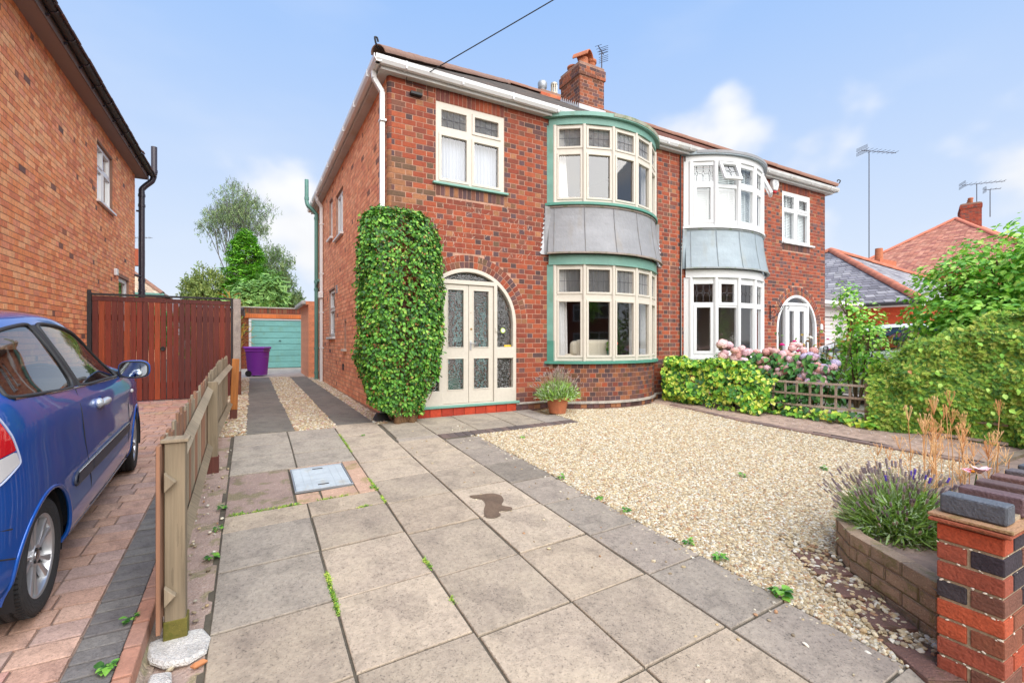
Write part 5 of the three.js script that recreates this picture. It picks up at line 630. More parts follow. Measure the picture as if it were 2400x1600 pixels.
// ---------------------------------------------------------------- gravel stones
{
  const rnd = R(404), geos = [0, 1].map(k => { const g = new THREE.IcosahedronGeometry(1, 0), p = g.attributes.position; for (let i = 0; i < p.count; i++) { const x = p.getX(i), y = p.getY(i), z = p.getZ(i), n = 0.75 + 0.5 * hash3(Math.round(x * 50) + k * 7, Math.round(y * 50), Math.round(z * 50)); p.setXYZ(i, x * n, y * n, z * n); } g.computeVertexNormals(); return g; });
  const cols = [[236, 220, 186], [226, 206, 166], [214, 192, 150], [240, 230, 204], [204, 180, 138], [232, 214, 178], [192, 170, 134], [220, 210, 190], [246, 240, 222], [212, 184, 140], [176, 158, 130], [194, 150, 112]].map(c => sRGB(...c));
  const mat = std([1, 1, 1], { roughness: 0.85 });
  const lay = (pts, name, label, size, pink = 0) => { const im = new THREE.InstancedMesh(geos[0], mat, pts.length), m = new THREE.Matrix4(), q = new THREE.Quaternion(), e = new THREE.Euler(), c = new THREE.Color(); pts.forEach(([x, z, s, dy], i) => { const k = size * s; e.set((rnd() - 0.5) * 0.7, rnd() * 6.3, (rnd() - 0.5) * 0.7); q.setFromEuler(e); m.compose(V(x, gl(x, z) - 0.012 + k * 0.3 + (dy || 0), z), q, V(k * (0.75 + rnd() * 0.6), k * (0.45 + rnd() * 0.3), k * (0.65 + rnd() * 0.4))); im.setMatrixAt(i, m); const b = pink && rnd() < pink ? sRGB(206, 170, 160) : pick(cols, rnd), j = 0.45 + rnd() * 0.34; im.setColorAt(i, c.setRGB(b[0] * j, b[1] * j, b[2] * j)); }); im.name = name; im.castShadow = im.receiveShadow = true; scene.add(im); tag(im, label, null, null, 'stuff'); };
  const main = [], right = (z) => z < -4.6 ? mix(6.95, 6.62, clamp((z + 6.25) / 1.65)) : 6.62;
  const inBay = (x, z) => Math.hypot(x - BAY.cx, z - BAY.cz) < BAY.R + 0.06 || z < -7.05;
  const inBed = (x, z) => x > 3.0 && x < 3.35 ? z > -1.62 + (3.3 - x) * 1.6 : x >= 3.35 && z > -1.75;
  for (let k = 0; k < 520000; k++) { const x = 2.6 + rnd() * 4.3, z = -7.0 + rnd() * 7.6; if (x > right(z) || inBay(x, z) || inBed(x, z) || !inView(x, gl(x, z), z, 60)) continue; if (z < -5.84 && x < 4.46) continue; if (x < 2.70 - 0.02 * noise3(0, 0, z * 5) && rnd() < 0.93) continue; const d = project(x, gl(x, z), z)[2]; const s = 0.7 + rnd() * 0.8; if (rnd() < (d > 5.5 ? 0.72 : 1) * 1.0) main.push([x, z, s * (d > 6 ? 1.25 : 1), (rnd() - 0.5) * 0.008]); if (main.length > 250000) break; }
  lay(main, 'gravel', 'pale buff gravel covering the front garden', 0.0108);
  const strips = []; for (let k = 0; k < 34000; k++) { const z = -7.0 - rnd() * 9.7, w = rnd(); let x; if (w < 0.55) x = 0.53 + rnd() * 0.53; else if (w < 0.78) x = -0.40 + rnd() * 0.34; else x = 1.6 + rnd() * 0.2; if (!inView(x, 0, z)) continue; strips.push([x, z, (0.8 + rnd() * 0.8) * (z < -10 ? 1.5 : 1.1)]); }
  lay(strips, 'gravel', 'brownish gravel between and beside the tyre strips', 0.0150, 0.12);
  const strays = []; for (let k = 0; k < 260; k++) { const z = -6.5 + rnd() * 6.4; strays.push([rnd() < 0.5 ? 2.68 - Math.pow(rnd(), 2) * 1.0 : -0.2 - rnd() * 0.22, z, 0.5 + rnd() * 0.6, 0.012]); } for (let k = 0; k < 420; k++) { const t = rnd(), u = rnd(); strays.push([mix(2.85, 3.5, t) - u * 0.1, mix(-1.05, -1.9, t) - u * 0.3 + 0.1, 0.7 + rnd() * 0.8, 0.018]); } lay(strays, 'gravel', 'stray pebbles scattered over slabs and brick edge', 0.014);
}
// ---------------------------------------------------------------- picket fence, gate and concrete post
const woodTones = [[146, 130, 106], [160, 144, 120], [146, 110, 86], [158, 116, 90], [166, 150, 126]].map(c => sRGB(...c)).map(c => std(c, { map: rep(T.wood, 1), bumpMap: rep(T.woodH, 1), bumpScale: 0.004, roughness: 0.95 }));
{
  const rnd = R(505), t = thing('picket_fence', 'weathered low timber fence with arris rails between the two drives', 'fence');
  const posts = [[-0.335, -2.965, 1.03, 0], [-0.335, -5.66, 0.925, 0.01]];
  posts.forEach(([x, z, h], i) => { const y = gl(x, z) - 0.02, p = mesh('post', rbox(x - 0.047, y, z - 0.042, x + 0.043, y + h, z + 0.042, 0.006, i, i * 2), woodTones[0], t); if (i === 0) { mesh('post_cap', rbox(x - 0.062, y + h, z - 0.058, x + 0.058, y + h + 0.018, z + 0.055, 0.004), woodTones[1], t); mesh('moss', rbox(x - 0.0515, y, z - 0.0465, x + 0.0515, y + 0.13, z + 0.0465, 0.006), std([0.20, 0.19, 0.04], { map: rep(T.lichen, 3), roughness: 1 }), p); } else mesh('foot', rbox(x - 0.0515, y, z - 0.0465, x + 0.0515, y + 0.17, z + 0.0465, 0.006), std([0.16, 0.05, 0.035], { map: rep(T.wood, 1.5) }), p); });
  // triangular rails on the house side of the pickets
  const tri = (p, q) => { const a = V(...p), b = V(...q), L = a.distanceTo(b), f = b.clone().sub(a).normalize(), r = V(1, 0, 0), u = new THREE.Vector3().crossVectors(f, r); const g = extrude(poly([[-0.052, -0.048], [-0.004, 0.0], [-0.052, 0.048]]), L, 0.003); g.applyMatrix4(new THREE.Matrix4().makeBasis(r, u, f).setPosition(a)); return metreUV(g, rnd(), rnd()); };
  const bays = [[-3.01, -5.62, -0.325], [-5.70, -8.36, -0.315]]; const hh = (z) => gl(-0.3, z);
  for (const [za, zb, x] of bays) for (const y of [0.82, 0.25]) mesh('arris_rail', tri([x, hh(za) + y, za], [x + (zb < -8 ? 0.08 : 0), hh(zb) + y - (zb < -8 ? 0.02 : 0), zb]), woodTones[y > 0.5 ? 1 : 0], t);
  for (const y of [0.82, 0.25]) mesh('arris_rail', tri([-0.325, hh(-2.92) + y, -2.885], [-0.325, hh(-2.92) + y, -2.918]), woodTones[1], t);
  let i = 0; for (let z = -2.97; z > -8.4; z -= 0.098) { const x = -0.393 + (z < -5.7 ? (z + 5.7) * -0.03 : 0), y = Math.max(gl(x, z) - 0.0, gn(z) - 0.02) + 0.05, top = gl(x, z) + mix(1.035, 0.96, smooth(-3, -5.6, z)) + (rnd() - 0.5) * 0.035 - (i % 2 ? 0.02 : 0); const p = mesh('picket', rbox(-0.008, 0, -0.037, 0.008, top - y, 0.037, 0.004, rnd() * 3, rnd() * 3, 1), woodTones[z < -5.8 ? pick([0, 1, 1, 4], rnd) : pick([1, 2, 3, 3, 4, 2], rnd)], t); p.position.set(x + (rnd() - 0.5) * 0.006, y, z); p.rotation.x = (rnd() - 0.5) * 0.03; i++; }
  mesh('picket', rbox(-0.409, gn(-2.84) - 0.02, -2.96, -0.390, 0.68, -2.87, 0.004), woodTones[3], t);
  rebase(t, -0.35, -0.25, -5);
  const o = thing('fence_post', 'leaning orange-stained timber post at the end of the picket fence', 'post', [-0.235, -0.01, -8.42]); mesh('shaft', rbox(-0.05, 0.16, -0.045, 0.05, 0.94, 0.045, 0.008), std([0.53, 0.19, 0.045], { map: rep(T.wood, 1), bumpMap: rep(T.woodH, 1), bumpScale: 0.003 }), o); mesh('foot', rbox(-0.05, 0, -0.045, 0.05, 0.158, 0.045, 0.006), std([0.17, 0.055, 0.04], { map: rep(T.wood, 1) }), o); o.rotation.z = -0.035; o.rotation.x = 0.0;
  const base = thing('concrete_footing', 'cracked white concrete footing round the nearest fence post', 'footing', [-0.31, gl(-0.31, -2.85), -2.85]);
  const lump = (pts, h, m, seed) => { const g = extrude(poly(pts.map(([x, z]) => [x, -z])), h, 0.012, 4).rotateX(-Math.PI / 2); return mesh('lump', metreUV(g), m, base); };
  lump([[-0.15, -0.10], [-0.05, -0.14], [0.09, -0.12], [0.13, -0.02], [0.12, 0.10], [0.05, 0.15], [-0.05, 0.13], [-0.11, 0.06], [-0.13, 0.0]], 0.012, M.whiteStone); lump([[-0.09, 0.17], [-0.01, 0.19], [0.0, 0.26], [-0.05, 0.33], [-0.10, 0.29]], 0.008, M.whiteStone); lump([[0.06, 0.18], [0.11, 0.15], [0.13, 0.17], [0.08, 0.2]], 0.006, std([0.5, 0.2, 0.08]));
  // gate
  const g = thing('wooden_gate', 'pair of reddish-brown boarded gates in a black steel frame across the neighbour drive', 'gate', [-1.5, 0, -11.8]);
  const red = [[128, 48, 27], [146, 56, 30], [108, 42, 30], [162, 72, 34], [118, 42, 26], [98, 40, 33]].map(c => std(sRGB(...c), { map: rep(T.wood, 0.9), bumpMap: rep(T.woodH, 0.9), bumpScale: 0.004, roughness: 0.6 }));
  mesh('gate_frame', [rbox(-1.255, 0, -0.04, -1.165, 2.14, 0.05, 0.006), rbox(-1.165, 2.085, -0.02, 1.165, 2.125, 0.03, 0.004), rbox(1.125, 0, -0.02, 1.165, 2.084, 0.03, 0.004), rod([-1.21, 2.14, 0], [-1.21, 2.18, 0], 0.04)], M.blackIron, g);
  for (const [x0, x1, n] of [[-1.16, -0.004, 12], [0.006, 1.118, 11]]) { const w = (x1 - x0) / n; for (let i = 0; i < n; i++) { mesh('board', rbox(x0 + i * w + 0.003, 0.02, -0.012 + (rnd() - 0.5) * 0.004, x0 + (i + 1) * w - 0.003, 1.975, 0.012 + (rnd() - 0.5) * 0.004, 0.005, rnd() * 4, rnd() * 4, 1), pick(x0 < -0.5 ? red.slice(0, 4) : [red[0], red[2], red[4], red[5]], rnd), g); } mesh('rail', rbox(x0, 1.977, -0.02, x1, 2.06 + (x0 < -0.5 ? 0.012 : 0), 0.016, 0.004, 1, 2), red[5], g); mesh('rail', [rbox(x0, 0.25, -0.05, x1, 0.37, -0.018, 0.004), rbox(x0, 1.6, -0.05, x1, 1.72, -0.018, 0.004)], red[2], g); }
  mesh('ring_handle', [new THREE.TorusGeometry(0.035, 0.009, 8, 20).translate(-0.055, 1.05, 0.028), new THREE.CylinderGeometry(0.03, 0.034, 0.014, 16).rotateX(Math.PI / 2).translate(-0.055, 1.05, 0.02)], M.blackIron, g);
  const cp = thing('concrete_post', 'pale concrete post beside the red gates', 'post', [-0.26, 0, -11.82]); mesh('shaft', rbox(-0.072, -0.1, -0.07, 0.072, 2.11, 0.07, 0.012), M.concrete, cp); mesh('rendered_foot', rbox(-0.078, -0.1, -0.075, 0.080, 0.55, 0.078, 0.01), std([0.20, 0.075, 0.05], { map: rep(T.lichen, 2) }), cp);
  // closeboard panels and a bit of guttering behind the post
  const f = thing('board_fence', 'short run of grey fence boards behind the concrete post', 'fence', [-0.3, 0, -14]); for (let i = 0; i < 18; i++) { const q = mesh('board', rbox(-0.012, 0, -0.075, 0.012, 1.62, 0.075, 0.004, rnd(), rnd(), 1), woodTones[pick([0, 1, 4], rnd)], f); q.position.set(0.1 + (i % 2) * 0.012 - i * 0.012, 0.05, 1.95 - i * 0.155); }
  const lb = thing('lean_to', 'dark overhanging gutter of a low lean-to behind the concrete post', 'lean-to', [-0.3, 0, -14.6]); mesh('roof', rbox(-0.9, 1.98, -1.2, 0.06, 2.02, 1.6, 0.01), M.galv, lb); mesh('gutter', rbox(0.062, 1.93, -1.2, 0.16, 2.01, 1.6, 0.02), M.pipeBlack, lb); mesh('wall', box(-0.88, 0, -1.15, -0.02, 1.975, 1.5), grainy(PAL.side[3]), lb);
}
// ---------------------------------------------------------------- garage and bin
{
  const rnd = R(606), G = thing('garage', 'small brick garage with a turquoise up-and-over door at the end of the drive', 'garage', [1.05, 0.09, -22]);
  const x0 = -1.6, x1 = 1.36, s = rectShape(x0, -0.2, x1, 2.53); s.holes.push(rectHole(-1.12, -0.05, 1.15, 2.03)); const w = mesh('front_wall', metreUV(extrude(s, 0.2).translate(0, 0, -0.208)), M.mortarDark, G); w.position.set(0, 0, 0);
  const L = flemish(x0, x1, 0, 2.26, (v, a, b) => v < 2.03 ? [[-1.12, 1.15]] : [], rnd); layBricks(L, { O: [0, 0, -0.008], U: [1, 0, 0], N: [0, 0, 1], rnd, wall: { position: V(-1.05, -0.09, 22).multiplyScalar(0), add: o => w.add(o) }, colour: b => pick(PAL.red, rnd).map(q => q * 0.85) });
  const so = []; for (let i = 0; i < 44; i++) so.push(tint(box(x0 + i * 0.067 + 0.004, 2.27, -0.01, x0 + (i + 1) * 0.067 - 0.004, 2.475, 0.003), pick(rnd() < 0.5 ? PAL.red : PAL.brown, rnd).map(q => q * 0.75))); mesh('soldier_bricks', so, M.brickV, w, { kind: 'stuff' });
  mesh('coping', rbox(x0 - 0.03, 2.48, -0.25, x1 + 0.03, 2.525, 0.03, 0.01), M.concrete, G); mesh('side_walls', [box(x0, -0.2, -5, x0 + 0.1, 2.45, -0.21), box(x1 - 0.1, -0.2, -5, x1, 2.45, -0.21), box(x0 - 0.03, 2.455, -5, x1 + 0.03, 2.475, -0.26), box(x0, -0.2, -5.1, x1, 2.45, -5.002)], grainy(PAL.side[2]), G);
  mesh('lintel_board', rbox(-1.27, 2.06, 0.005, 1.27, 2.235, 0.05, 0.006), std([0.66, 0.175, 0.045], { map: rep(T.wood, 0.7) }), G);
  mesh('door_frame', [rbox(-1.12, -0.05, -0.06, -1.03, 1.985, 0.012, 0.006), rbox(1.06, -0.05, -0.06, 1.15, 1.985, 0.012, 0.006), rbox(-1.12, 1.987, -0.06, 1.15, 2.055, 0.014, 0.006)], M.white, G);
  const d = partGroup('garage_door', G); const n = 8, H = 1.975; for (let i = 0; i < n; i++) mesh('panel', rbox(-1.026, 0.01 + i * H / n + 0.006, -0.05, 1.056, 0.01 + (i + 1) * H / n - 0.006, -0.015, 0.008, rnd(), rnd()), M.tealDoor, d); mesh('backing', box(-1.026, 0.01, -0.07, 1.056, 1.983, -0.052), M.tealDark, d); mesh('handle', [rod([0.02, 1.14, -0.02], [0.02, 1.14, 0.02], 0.02), rbox(-0.03, 1.13, 0.012, 0.07, 1.15, 0.028, 0.005)], M.black, d);
  mesh('wall_lamp', [new THREE.CylinderGeometry(0.075, 0.085, 0.05, 20).rotateX(Math.PI / 2).translate(0.9, 2.15, 0.07), new THREE.SphereGeometry(0.05, 14, 10).scale(1, 1, 0.6).translate(0.9, 2.15, 0.1)], M.white, G);
  // purple wheelie bin
  const b = thing('wheelie_bin', 'purple wheelie bin standing before the turquoise garage door', 'bin', [0.20, 0.062, -17.5]); const pu = std([0.20, 0.03, 0.34], { roughness: 0.4 });
  const bs = new THREE.CylinderGeometry(0.5 / 1.414 * 1.0, 0.40 / 1.414, 0.86, 4, 6, false).rotateY(Math.PI / 4); { const p = bs.attributes.position; for (let i = 0; i < p.count; i++) p.setZ(i, p.getZ(i) * 1.1); bs.computeVertexNormals(); } mesh('body', bs.translate(0, 0.47, 0).toNonIndexed(), pu, b); mesh('rib', [rbox(-0.265, 0.80, -0.29, 0.265, 0.87, 0.29, 0.02), rbox(-0.2, 0.62, 0.235, 0.2, 0.65, 0.262, 0.01)], pu, b);
  const lid = new RoundedBoxGeometry(0.57, 0.07, 0.64, 3, 0.03); { const p = lid.attributes.position; for (let i = 0; i < p.count; i++) if (p.getY(i) > 0) p.setY(i, p.getY(i) + 0.05 * (1 - (p.getX(i) / 0.29) ** 2)); lid.computeVertexNormals(); } mesh('lid', lid.translate(0, 0.915, 0), pu, b); mesh('handle', [rod([-0.29, 0.95, -0.33], [0.29, 0.95, -0.33], 0.016)], pu, b);
  for (const k of [-1, 1]) mesh('wheel', new THREE.CylinderGeometry(0.10, 0.10, 0.05, 20).rotateZ(Math.PI / 2).translate(k * 0.19, 0.10, -0.20), M.black, b); b.rotation.y = 1.15;
  // manhole cover in the slabs
  const mh = thing('manhole_cover', 'square galvanised manhole cover set in the concrete patch of the drive', 'manhole cover', [0.604, gl(0.6, -5) + 0.006, -5.0]); const tilt = 0.067; mh.rotation.x = tilt; mh.rotation.z = 0.01;
  const gm = std([0.60, 0.66, 0.68], { roughness: 0.5, metalness: 0.1, map: rep(T.metal, 1.4) }); mesh('frame', (() => { const q = rectShape(-0.255, -0.33, 0.255, 0.33); q.holes.push(rectHole(-0.243, -0.318, 0.243, 0.318)); return extrude(q, 0.02, 0.002).rotateX(-Math.PI / 2).translate(0, -0.012, 0); })(), M.galv, mh); mesh('lid', rbox(-0.24, -0.01, -0.315, 0.24, 0.006, 0.315, 0.003), gm, mh);
  const rb = []; for (let i = 0; i < 7; i++) { const x = -0.20 + i * 0.0667; if (i === 3) continue; rb.push(box(x - 0.028, 0.006, -0.30, x + 0.028, 0.0085, 0.30)); } rb.push(box(-0.06, 0.006, -0.3, 0.06, 0.008, -0.12), box(-0.06, 0.006, 0.12, 0.06, 0.008, 0.3), box(-0.06, 0.006, -0.1, 0.06, 0.0095, 0.1)); mesh('tread', rb, gm, mh); mesh('key_slot', [rbox(-0.05, 0.0045, -0.26, 0.05, 0.0105, -0.235, 0.003), rbox(-0.05, 0.0045, 0.215, 0.05, 0.0105, 0.24, 0.003)], M.plasticDark, mh);
}

// ---------------------------------------------------------------- the blue hatchback
{
  const L = 3.76, car = thing('parked_car', 'metallic blue three-door hatchback parked nose-in by the red gates', 'car', [-1.735, gn(-3.0) + 0.002, -2.73]); car.rotation.x = 0.060; car.rotation.y = 0.018;
  const paint = new THREE.MeshPhysicalMaterial({ color: col([0.002, 0.098, 0.47]), metalness: 0.4, roughness: 0.36, clearcoat: 1, clearcoatRoughness: 0.03, side: THREE.DoubleSide });
  const key = (pts, s) => { for (let i = 0; i + 1 < pts.length; i++) if (s <= pts[i + 1][0]) { const t = clamp((s - pts[i][0]) / (pts[i + 1][0] - pts[i][0])), m0 = i ? (pts[i + 1][1] - pts[i - 1][1]) / (pts[i + 1][0] - pts[i - 1][0]) : (pts[i + 1][1] - pts[i][1]) / (pts[i + 1][0] - pts[i][0]), m1 = i + 2 < pts.length ? (pts[i + 2][1] - pts[i][1]) / (pts[i + 2][0] - pts[i][0]) : (pts[i + 1][1] - pts[i][1]) / (pts[i + 1][0] - pts[i][0]), d = pts[i + 1][0] - pts[i][0]; return (2 * t ** 3 - 3 * t * t + 1) * pts[i][1] + (t ** 3 - 2 * t * t + t) * d * m0 + (-2 * t ** 3 + 3 * t * t) * pts[i + 1][1] + (t ** 3 - t * t) * d * m1; } return pts[pts.length - 1][1]; };
  const topK = [[0, 0.95], [0.06, 1.08], [0.2, 1.30], [0.38, 1.445], [0.65, 1.505], [1.1, 1.535], [1.6, 1.53], [1.95, 1.475], [2.25, 1.35], [2.6, 1.16], [2.85, 1.035], [3.1, 0.985], [3.4, 0.90], [3.62, 0.80], [3.76, 0.62]];
  const beltK = [[0, 1.06], [0.3, 1.11], [0.9, 1.075], [1.5, 1.03], [2.1, 0.985], [2.6, 0.955], [3.76, 0.90]];
  const halfK = [[0, 0.62], [0.08, 0.745], [0.22, 0.805], [0.45, 0.838], [1.0, 0.847], [2.4, 0.845], [3.0, 0.83], [3.35, 0.785], [3.6, 0.69], [3.76, 0.52]];
  const botK = [[0, 0.30], [0.2, 0.235], [0.6, 0.2], [3.0, 0.19], [3.5, 0.22], [3.76, 0.28]];
  const section = s => { // control points of half a cross-section, sill to roof centre
    const w = key(halfK, s), top = key(topK, s), belt = Math.min(key(beltK, s), top - 0.05), bot = key(botK, s), k = smooth(0.03, 0.30, top - belt);
    const xr = mix(w * 0.86, Math.min(0.60, w * 0.72), k), H = belt - bot; const sh = 0.02 * smooth(0.1, 0.5, s) * smooth(3.5, 2.9, s);
    return [[w * 0.93, bot], [w * 0.985, bot + 0.10], [w, bot + H * 0.42], [w * 0.992, bot + H * 0.68], [w * 0.985, bot + H * 0.86], [w * 0.955 - sh * 0.4, belt], [mix(w * 0.92, mix(w * 0.955, xr, 0.5) + 0.012, k), mix(belt + (top - belt) * 0.4, belt + (top - 0.1 - belt) * 0.5, k)], [mix(w * 0.84, xr + 0.014, k), mix(belt + (top - belt) * 0.72, top - 0.105, k)], [xr * 0.86, top - mix(0.012, 0.03, k)], [xr * 0.5, top - 0.008], [0, top]];
  };
  const NT = 96, surf = (s, t) => { const P = section(s), q = t * (P.length - 1), i = Math.min(P.length - 2, Math.floor(q)), f = q - i, g = j => P[clamp(j, 0, P.length - 1)], c = (a, b, d, e) => 0.5 * (2 * b + (d - a) * f + (2 * a - 5 * b + 4 * d - e) * f * f + (3 * b - a - 3 * d + e) * f ** 3); const A = g(i - 1), B = g(i), C = g(i + 1), D = g(i + 2); const A2 = i === 0 ? [2 * B[0] - C[0], 2 * B[1] - C[1]] : A, D2 = i + 2 >= P.length ? [-P[P.length - 2][0], P[P.length - 2][1]] : D; return [c(A2[0], B[0], C[0], D2[0]), c(A2[1], B[1], C[1], D2[1])]; };
  const sideX = (s, y) => { let a = 0, b = 0.78; for (let k = 0; k < 26; k++) { const m = (a + b) / 2; surf(s, m)[1] < y ? a = m : b = m; } return surf(s, (a + b) / 2)[0]; };
  const WR = 0.575, WF = 3.055, WY = 0.285, inPoly = (p, x, y) => { let r = false; for (let i = 0, j = p.length - 1; i < p.length; j = i++) if ((p[i][1] > y) !== (p[j][1] > y) && x < (p[j][0] - p[i][0]) * (y - p[i][1]) / (p[j][1] - p[i][1]) + p[i][0]) r = !r; return r; };
  const qw = [[0.33, 1.155], [0.40, 1.28], [0.60, 1.405], [0.85, 1.435], [1.17, 1.445], [1.20, 1.07], [0.75, 1.10], [0.36, 1.135]];
  const dw = [[1.30, 1.06], [1.28, 1.445], [1.62, 1.425], [1.90, 1.37], [2.12, 1.265], [2.34, 1.11], [2.40, 1.02], [2.38, 0.985], [1.9, 1.015]];
  const round = (p, n = 60) => new THREE.CatmullRomCurve3(p.map(([a, b]) => V(a, b, 0)), true, 'catmullrom', 0.12).getPoints(n).map(v => [v.x, v.y]); const QW = round(qw), DW = round(dw);
  const ss = []; for (let s = 0; s < 0.5; s += 0.0125) ss.push(s); for (let s = 0.5; s < L - 0.3; s += 0.018) ss.push(s); for (let s = L - 0.3; s < L; s += 0.01) ss.push(s); ss.push(L);
  const P = [], I = [], isScreen = (s, t) => { const [x, y] = surf(s, t), top = key(topK, s), belt = key(beltK, s); return s > 1.95 && s < 2.86 && t > 0.73 && x < 0.60 && y > belt + 0.04; }, isRear = (s, t) => s > 0.07 && s < 0.40 && t > 0.75 && surf(s, t)[1] > 1.12;
  const body = [], glassF = []; const pos = (s, t, side) => { const [x, y] = surf(s, t); return [x * side, y, -s]; };
  for (const side of [1, -1]) for (let i = 0; i + 1 < ss.length; i++) for (let j = 0; j < NT; j++) {
    const s = (ss[i] + ss[i + 1]) / 2, t = (j + 0.5) / NT, [x, y] = surf(s, t); if (x > 0.4 && (Math.hypot(s - WR, y - WY) < 0.338 || Math.hypot(s - WF, y - WY) < 0.338)) continue; if (t < 0.8 && (inPoly(QW, s, y) || inPoly(DW, s, y))) continue;
    const a = pos(ss[i], j / NT, side), b = pos(ss[i + 1], j / NT, side), c = pos(ss[i + 1], (j + 1) / NT, side), d = pos(ss[i], (j + 1) / NT, side); const list = isScreen(s, t) || isRear(s, t) ? glassF : body; list.push(...(side > 0 ? [a, b, c, a, c, d] : [a, c, b, a, d, c]));
  }
  for (const [s, sgn] of [[0, 1], [L, -1]]) for (let j = 0; j < NT; j++) { const a = pos(s, j / NT, 1), b = pos(s, (j + 1) / NT, 1), c = pos(s, (j + 1) / NT, -1), d = pos(s, j / NT, -1); body.push(...(sgn > 0 ? [a, b, c, a, c, d] : [a, c, b, a, d, c])); }
  const geoOf = pts => { const g = new THREE.BufferGeometry(), map = new Map(), V2 = [], idx = []; for (const p of pts) { const k = p.map(x => x.toFixed(4)).join(); if (!map.has(k)) { map.set(k, V2.length / 3); V2.push(...p); } idx.push(map.get(k)); } g.setAttribute('position', new THREE.Float32BufferAttribute(V2, 3)); g.setIndex(idx); g.computeVertexNormals(); return g; };
  mesh('body', geoOf(body), paint, car); const carGlass = new THREE.MeshPhysicalMaterial({ color: col([0.55, 0.62, 0.60]), roughness: 0.02, transmission: 1, thickness: 0, ior: 1.9, side: THREE.DoubleSide }); mesh('windscreen', geoOf(glassF), carGlass, car);
  // a sheet cut from the flank: polygon in (s, y) laid on the surface, pushed out by o
  const flank = (p, o, side, nx = 26, ny = 18) => { const xs = p.map(q => q[0]), ys = p.map(q => q[1]), x0 = Math.min(...xs), x1 = Math.max(...xs), out = []; const span = s => { const c = []; for (let i = 0; i < p.length; i++) { const a = p[i], b = p[(i + 1) % p.length]; if ((a[0] <= s) !== (b[0] <= s)) c.push(a[1] + (b[1] - a[1]) * (s - a[0]) / (b[0] - a[0])); } return c.length > 1 ? [Math.min(...c), Math.max(...c)] : null; }; const e = 1e-4, pt = (s, y) => [(sideX(s, y) + o) * side, y, -s]; for (let i = 0; i < nx; i++) { const sa = mix(x0 + e, x1 - e, i / nx), sb = mix(x0 + e, x1 - e, (i + 1) / nx), A = span(sa), B = span(sb); if (!A || !B) continue; for (let j = 0; j < ny; j++) { const q = [pt(sa, mix(...A, j / ny)), pt(sb, mix(...B, j / ny)), pt(sb, mix(...B, (j + 1) / ny)), pt(sa, mix(...A, (j + 1) / ny))]; out.push(...(side > 0 ? [q[0], q[1], q[2], q[0], q[2], q[3]] : [q[0], q[2], q[1], q[0], q[3], q[2]])); } } return geoOf(out); };
  const line = (p, o, side, r, closed = true, seg = 90) => new THREE.TubeGeometry(new THREE.CatmullRomCurve3(p.map(([s, y]) => V((sideX(s, y) + o) * side, y, -s)), closed, 'catmullrom', 0.2), seg, r, 6, closed);
  const rubber = M.plasticDark, chrome = std([0.6, 0.6, 0.62], { metalness: 1, roughness: 0.15 });
  const arcP = (cx, r, a0, a1, n = 28) => Array.from({ length: n + 1 }, (_, i) => { const a = mix(a0, a1, i / n); return [cx + r * Math.cos(a), WY + r * Math.sin(a)]; });
  for (const side of [1, -1]) {
    mesh('rear_side_window', flank(QW, -0.004, side), carGlass, car); const door = partGroup('door', car); mesh('window', flank(DW, -0.004, side), carGlass, door);
    mesh('window_seal', [line(QW.filter((_, i) => i % 3 === 0), 0.001, side, 0.011), line(DW.filter((_, i) => i % 3 === 0), 0.001, side, 0.012)], rubber, car);
    mesh('pillar_trim', flank([[1.195, 1.07], [1.165, 1.445], [1.29, 1.445], [1.31, 1.06]], 0.002, side, 8, 10), rubber, car); mesh('quarter_trim', flank([[2.36, 0.985], [2.34, 1.10], [2.52, 1.035], [2.60, 0.975]], 0.004, side, 8, 6), rubber, car);
    mesh('waist_trim', line([[0.36, 1.128], [0.8, 1.09], [1.25, 1.055], [1.9, 1.008], [2.38, 0.975]], 0.004, side, 0.006, false), chrome, car);
    // door shut lines, side moulding, sill strip
    mesh('shut_line', [line([[1.20, 1.05], [1.17, 0.92], [1.21, 0.70], [1.31, 0.45], [1.36, 0.26]], -0.0005, side, 0.0045, false), line([[2.55, 0.955], [2.58, 0.7], [2.55, 0.45], [2.50, 0.27]], -0.0005, side, 0.0045, false), line([[1.36, 0.26], [1.9, 0.255], [2.5, 0.27]], -0.0005, side, 0.004, false), line([[0.0001, 0.62], [0.10, 0.60], [0.22, 0.565]], 0, side, 0.004, false), line([[0.1, 1.2], [0.2, 1.33], [0.5, 1.475]], 0, side, 0.004, false)], rubber, car);
    mesh('side_moulding', [flank([[0.98, 0.51], [1.0, 0.575], [1.32, 0.575], [1.32, 0.50]], 0.012, side, 12, 4), flank([[1.33, 0.50], [1.33, 0.575], [2.50, 0.56], [2.52, 0.52], [2.49, 0.495]], 0.012, side, 20, 4), line([[0.98, 0.51], [1.0, 0.575], [1.7, 0.572], [2.50, 0.56], [2.52, 0.52], [2.49, 0.495], [1.7, 0.498]], 0.004, side, 0.009)], std([0.05, 0.055, 0.075], { roughness: 0.4 }), door); mesh('moulding_chrome', line([[1.0, 0.577], [1.7, 0.575], [2.5, 0.562]], 0.012, side, 0.0045, false), chrome, door);
    mesh('sill_strip', line([[0.98, 0.215], [1.6, 0.205], [2.66, 0.21]], 0.004, side, 0.007, false), chrome, car);
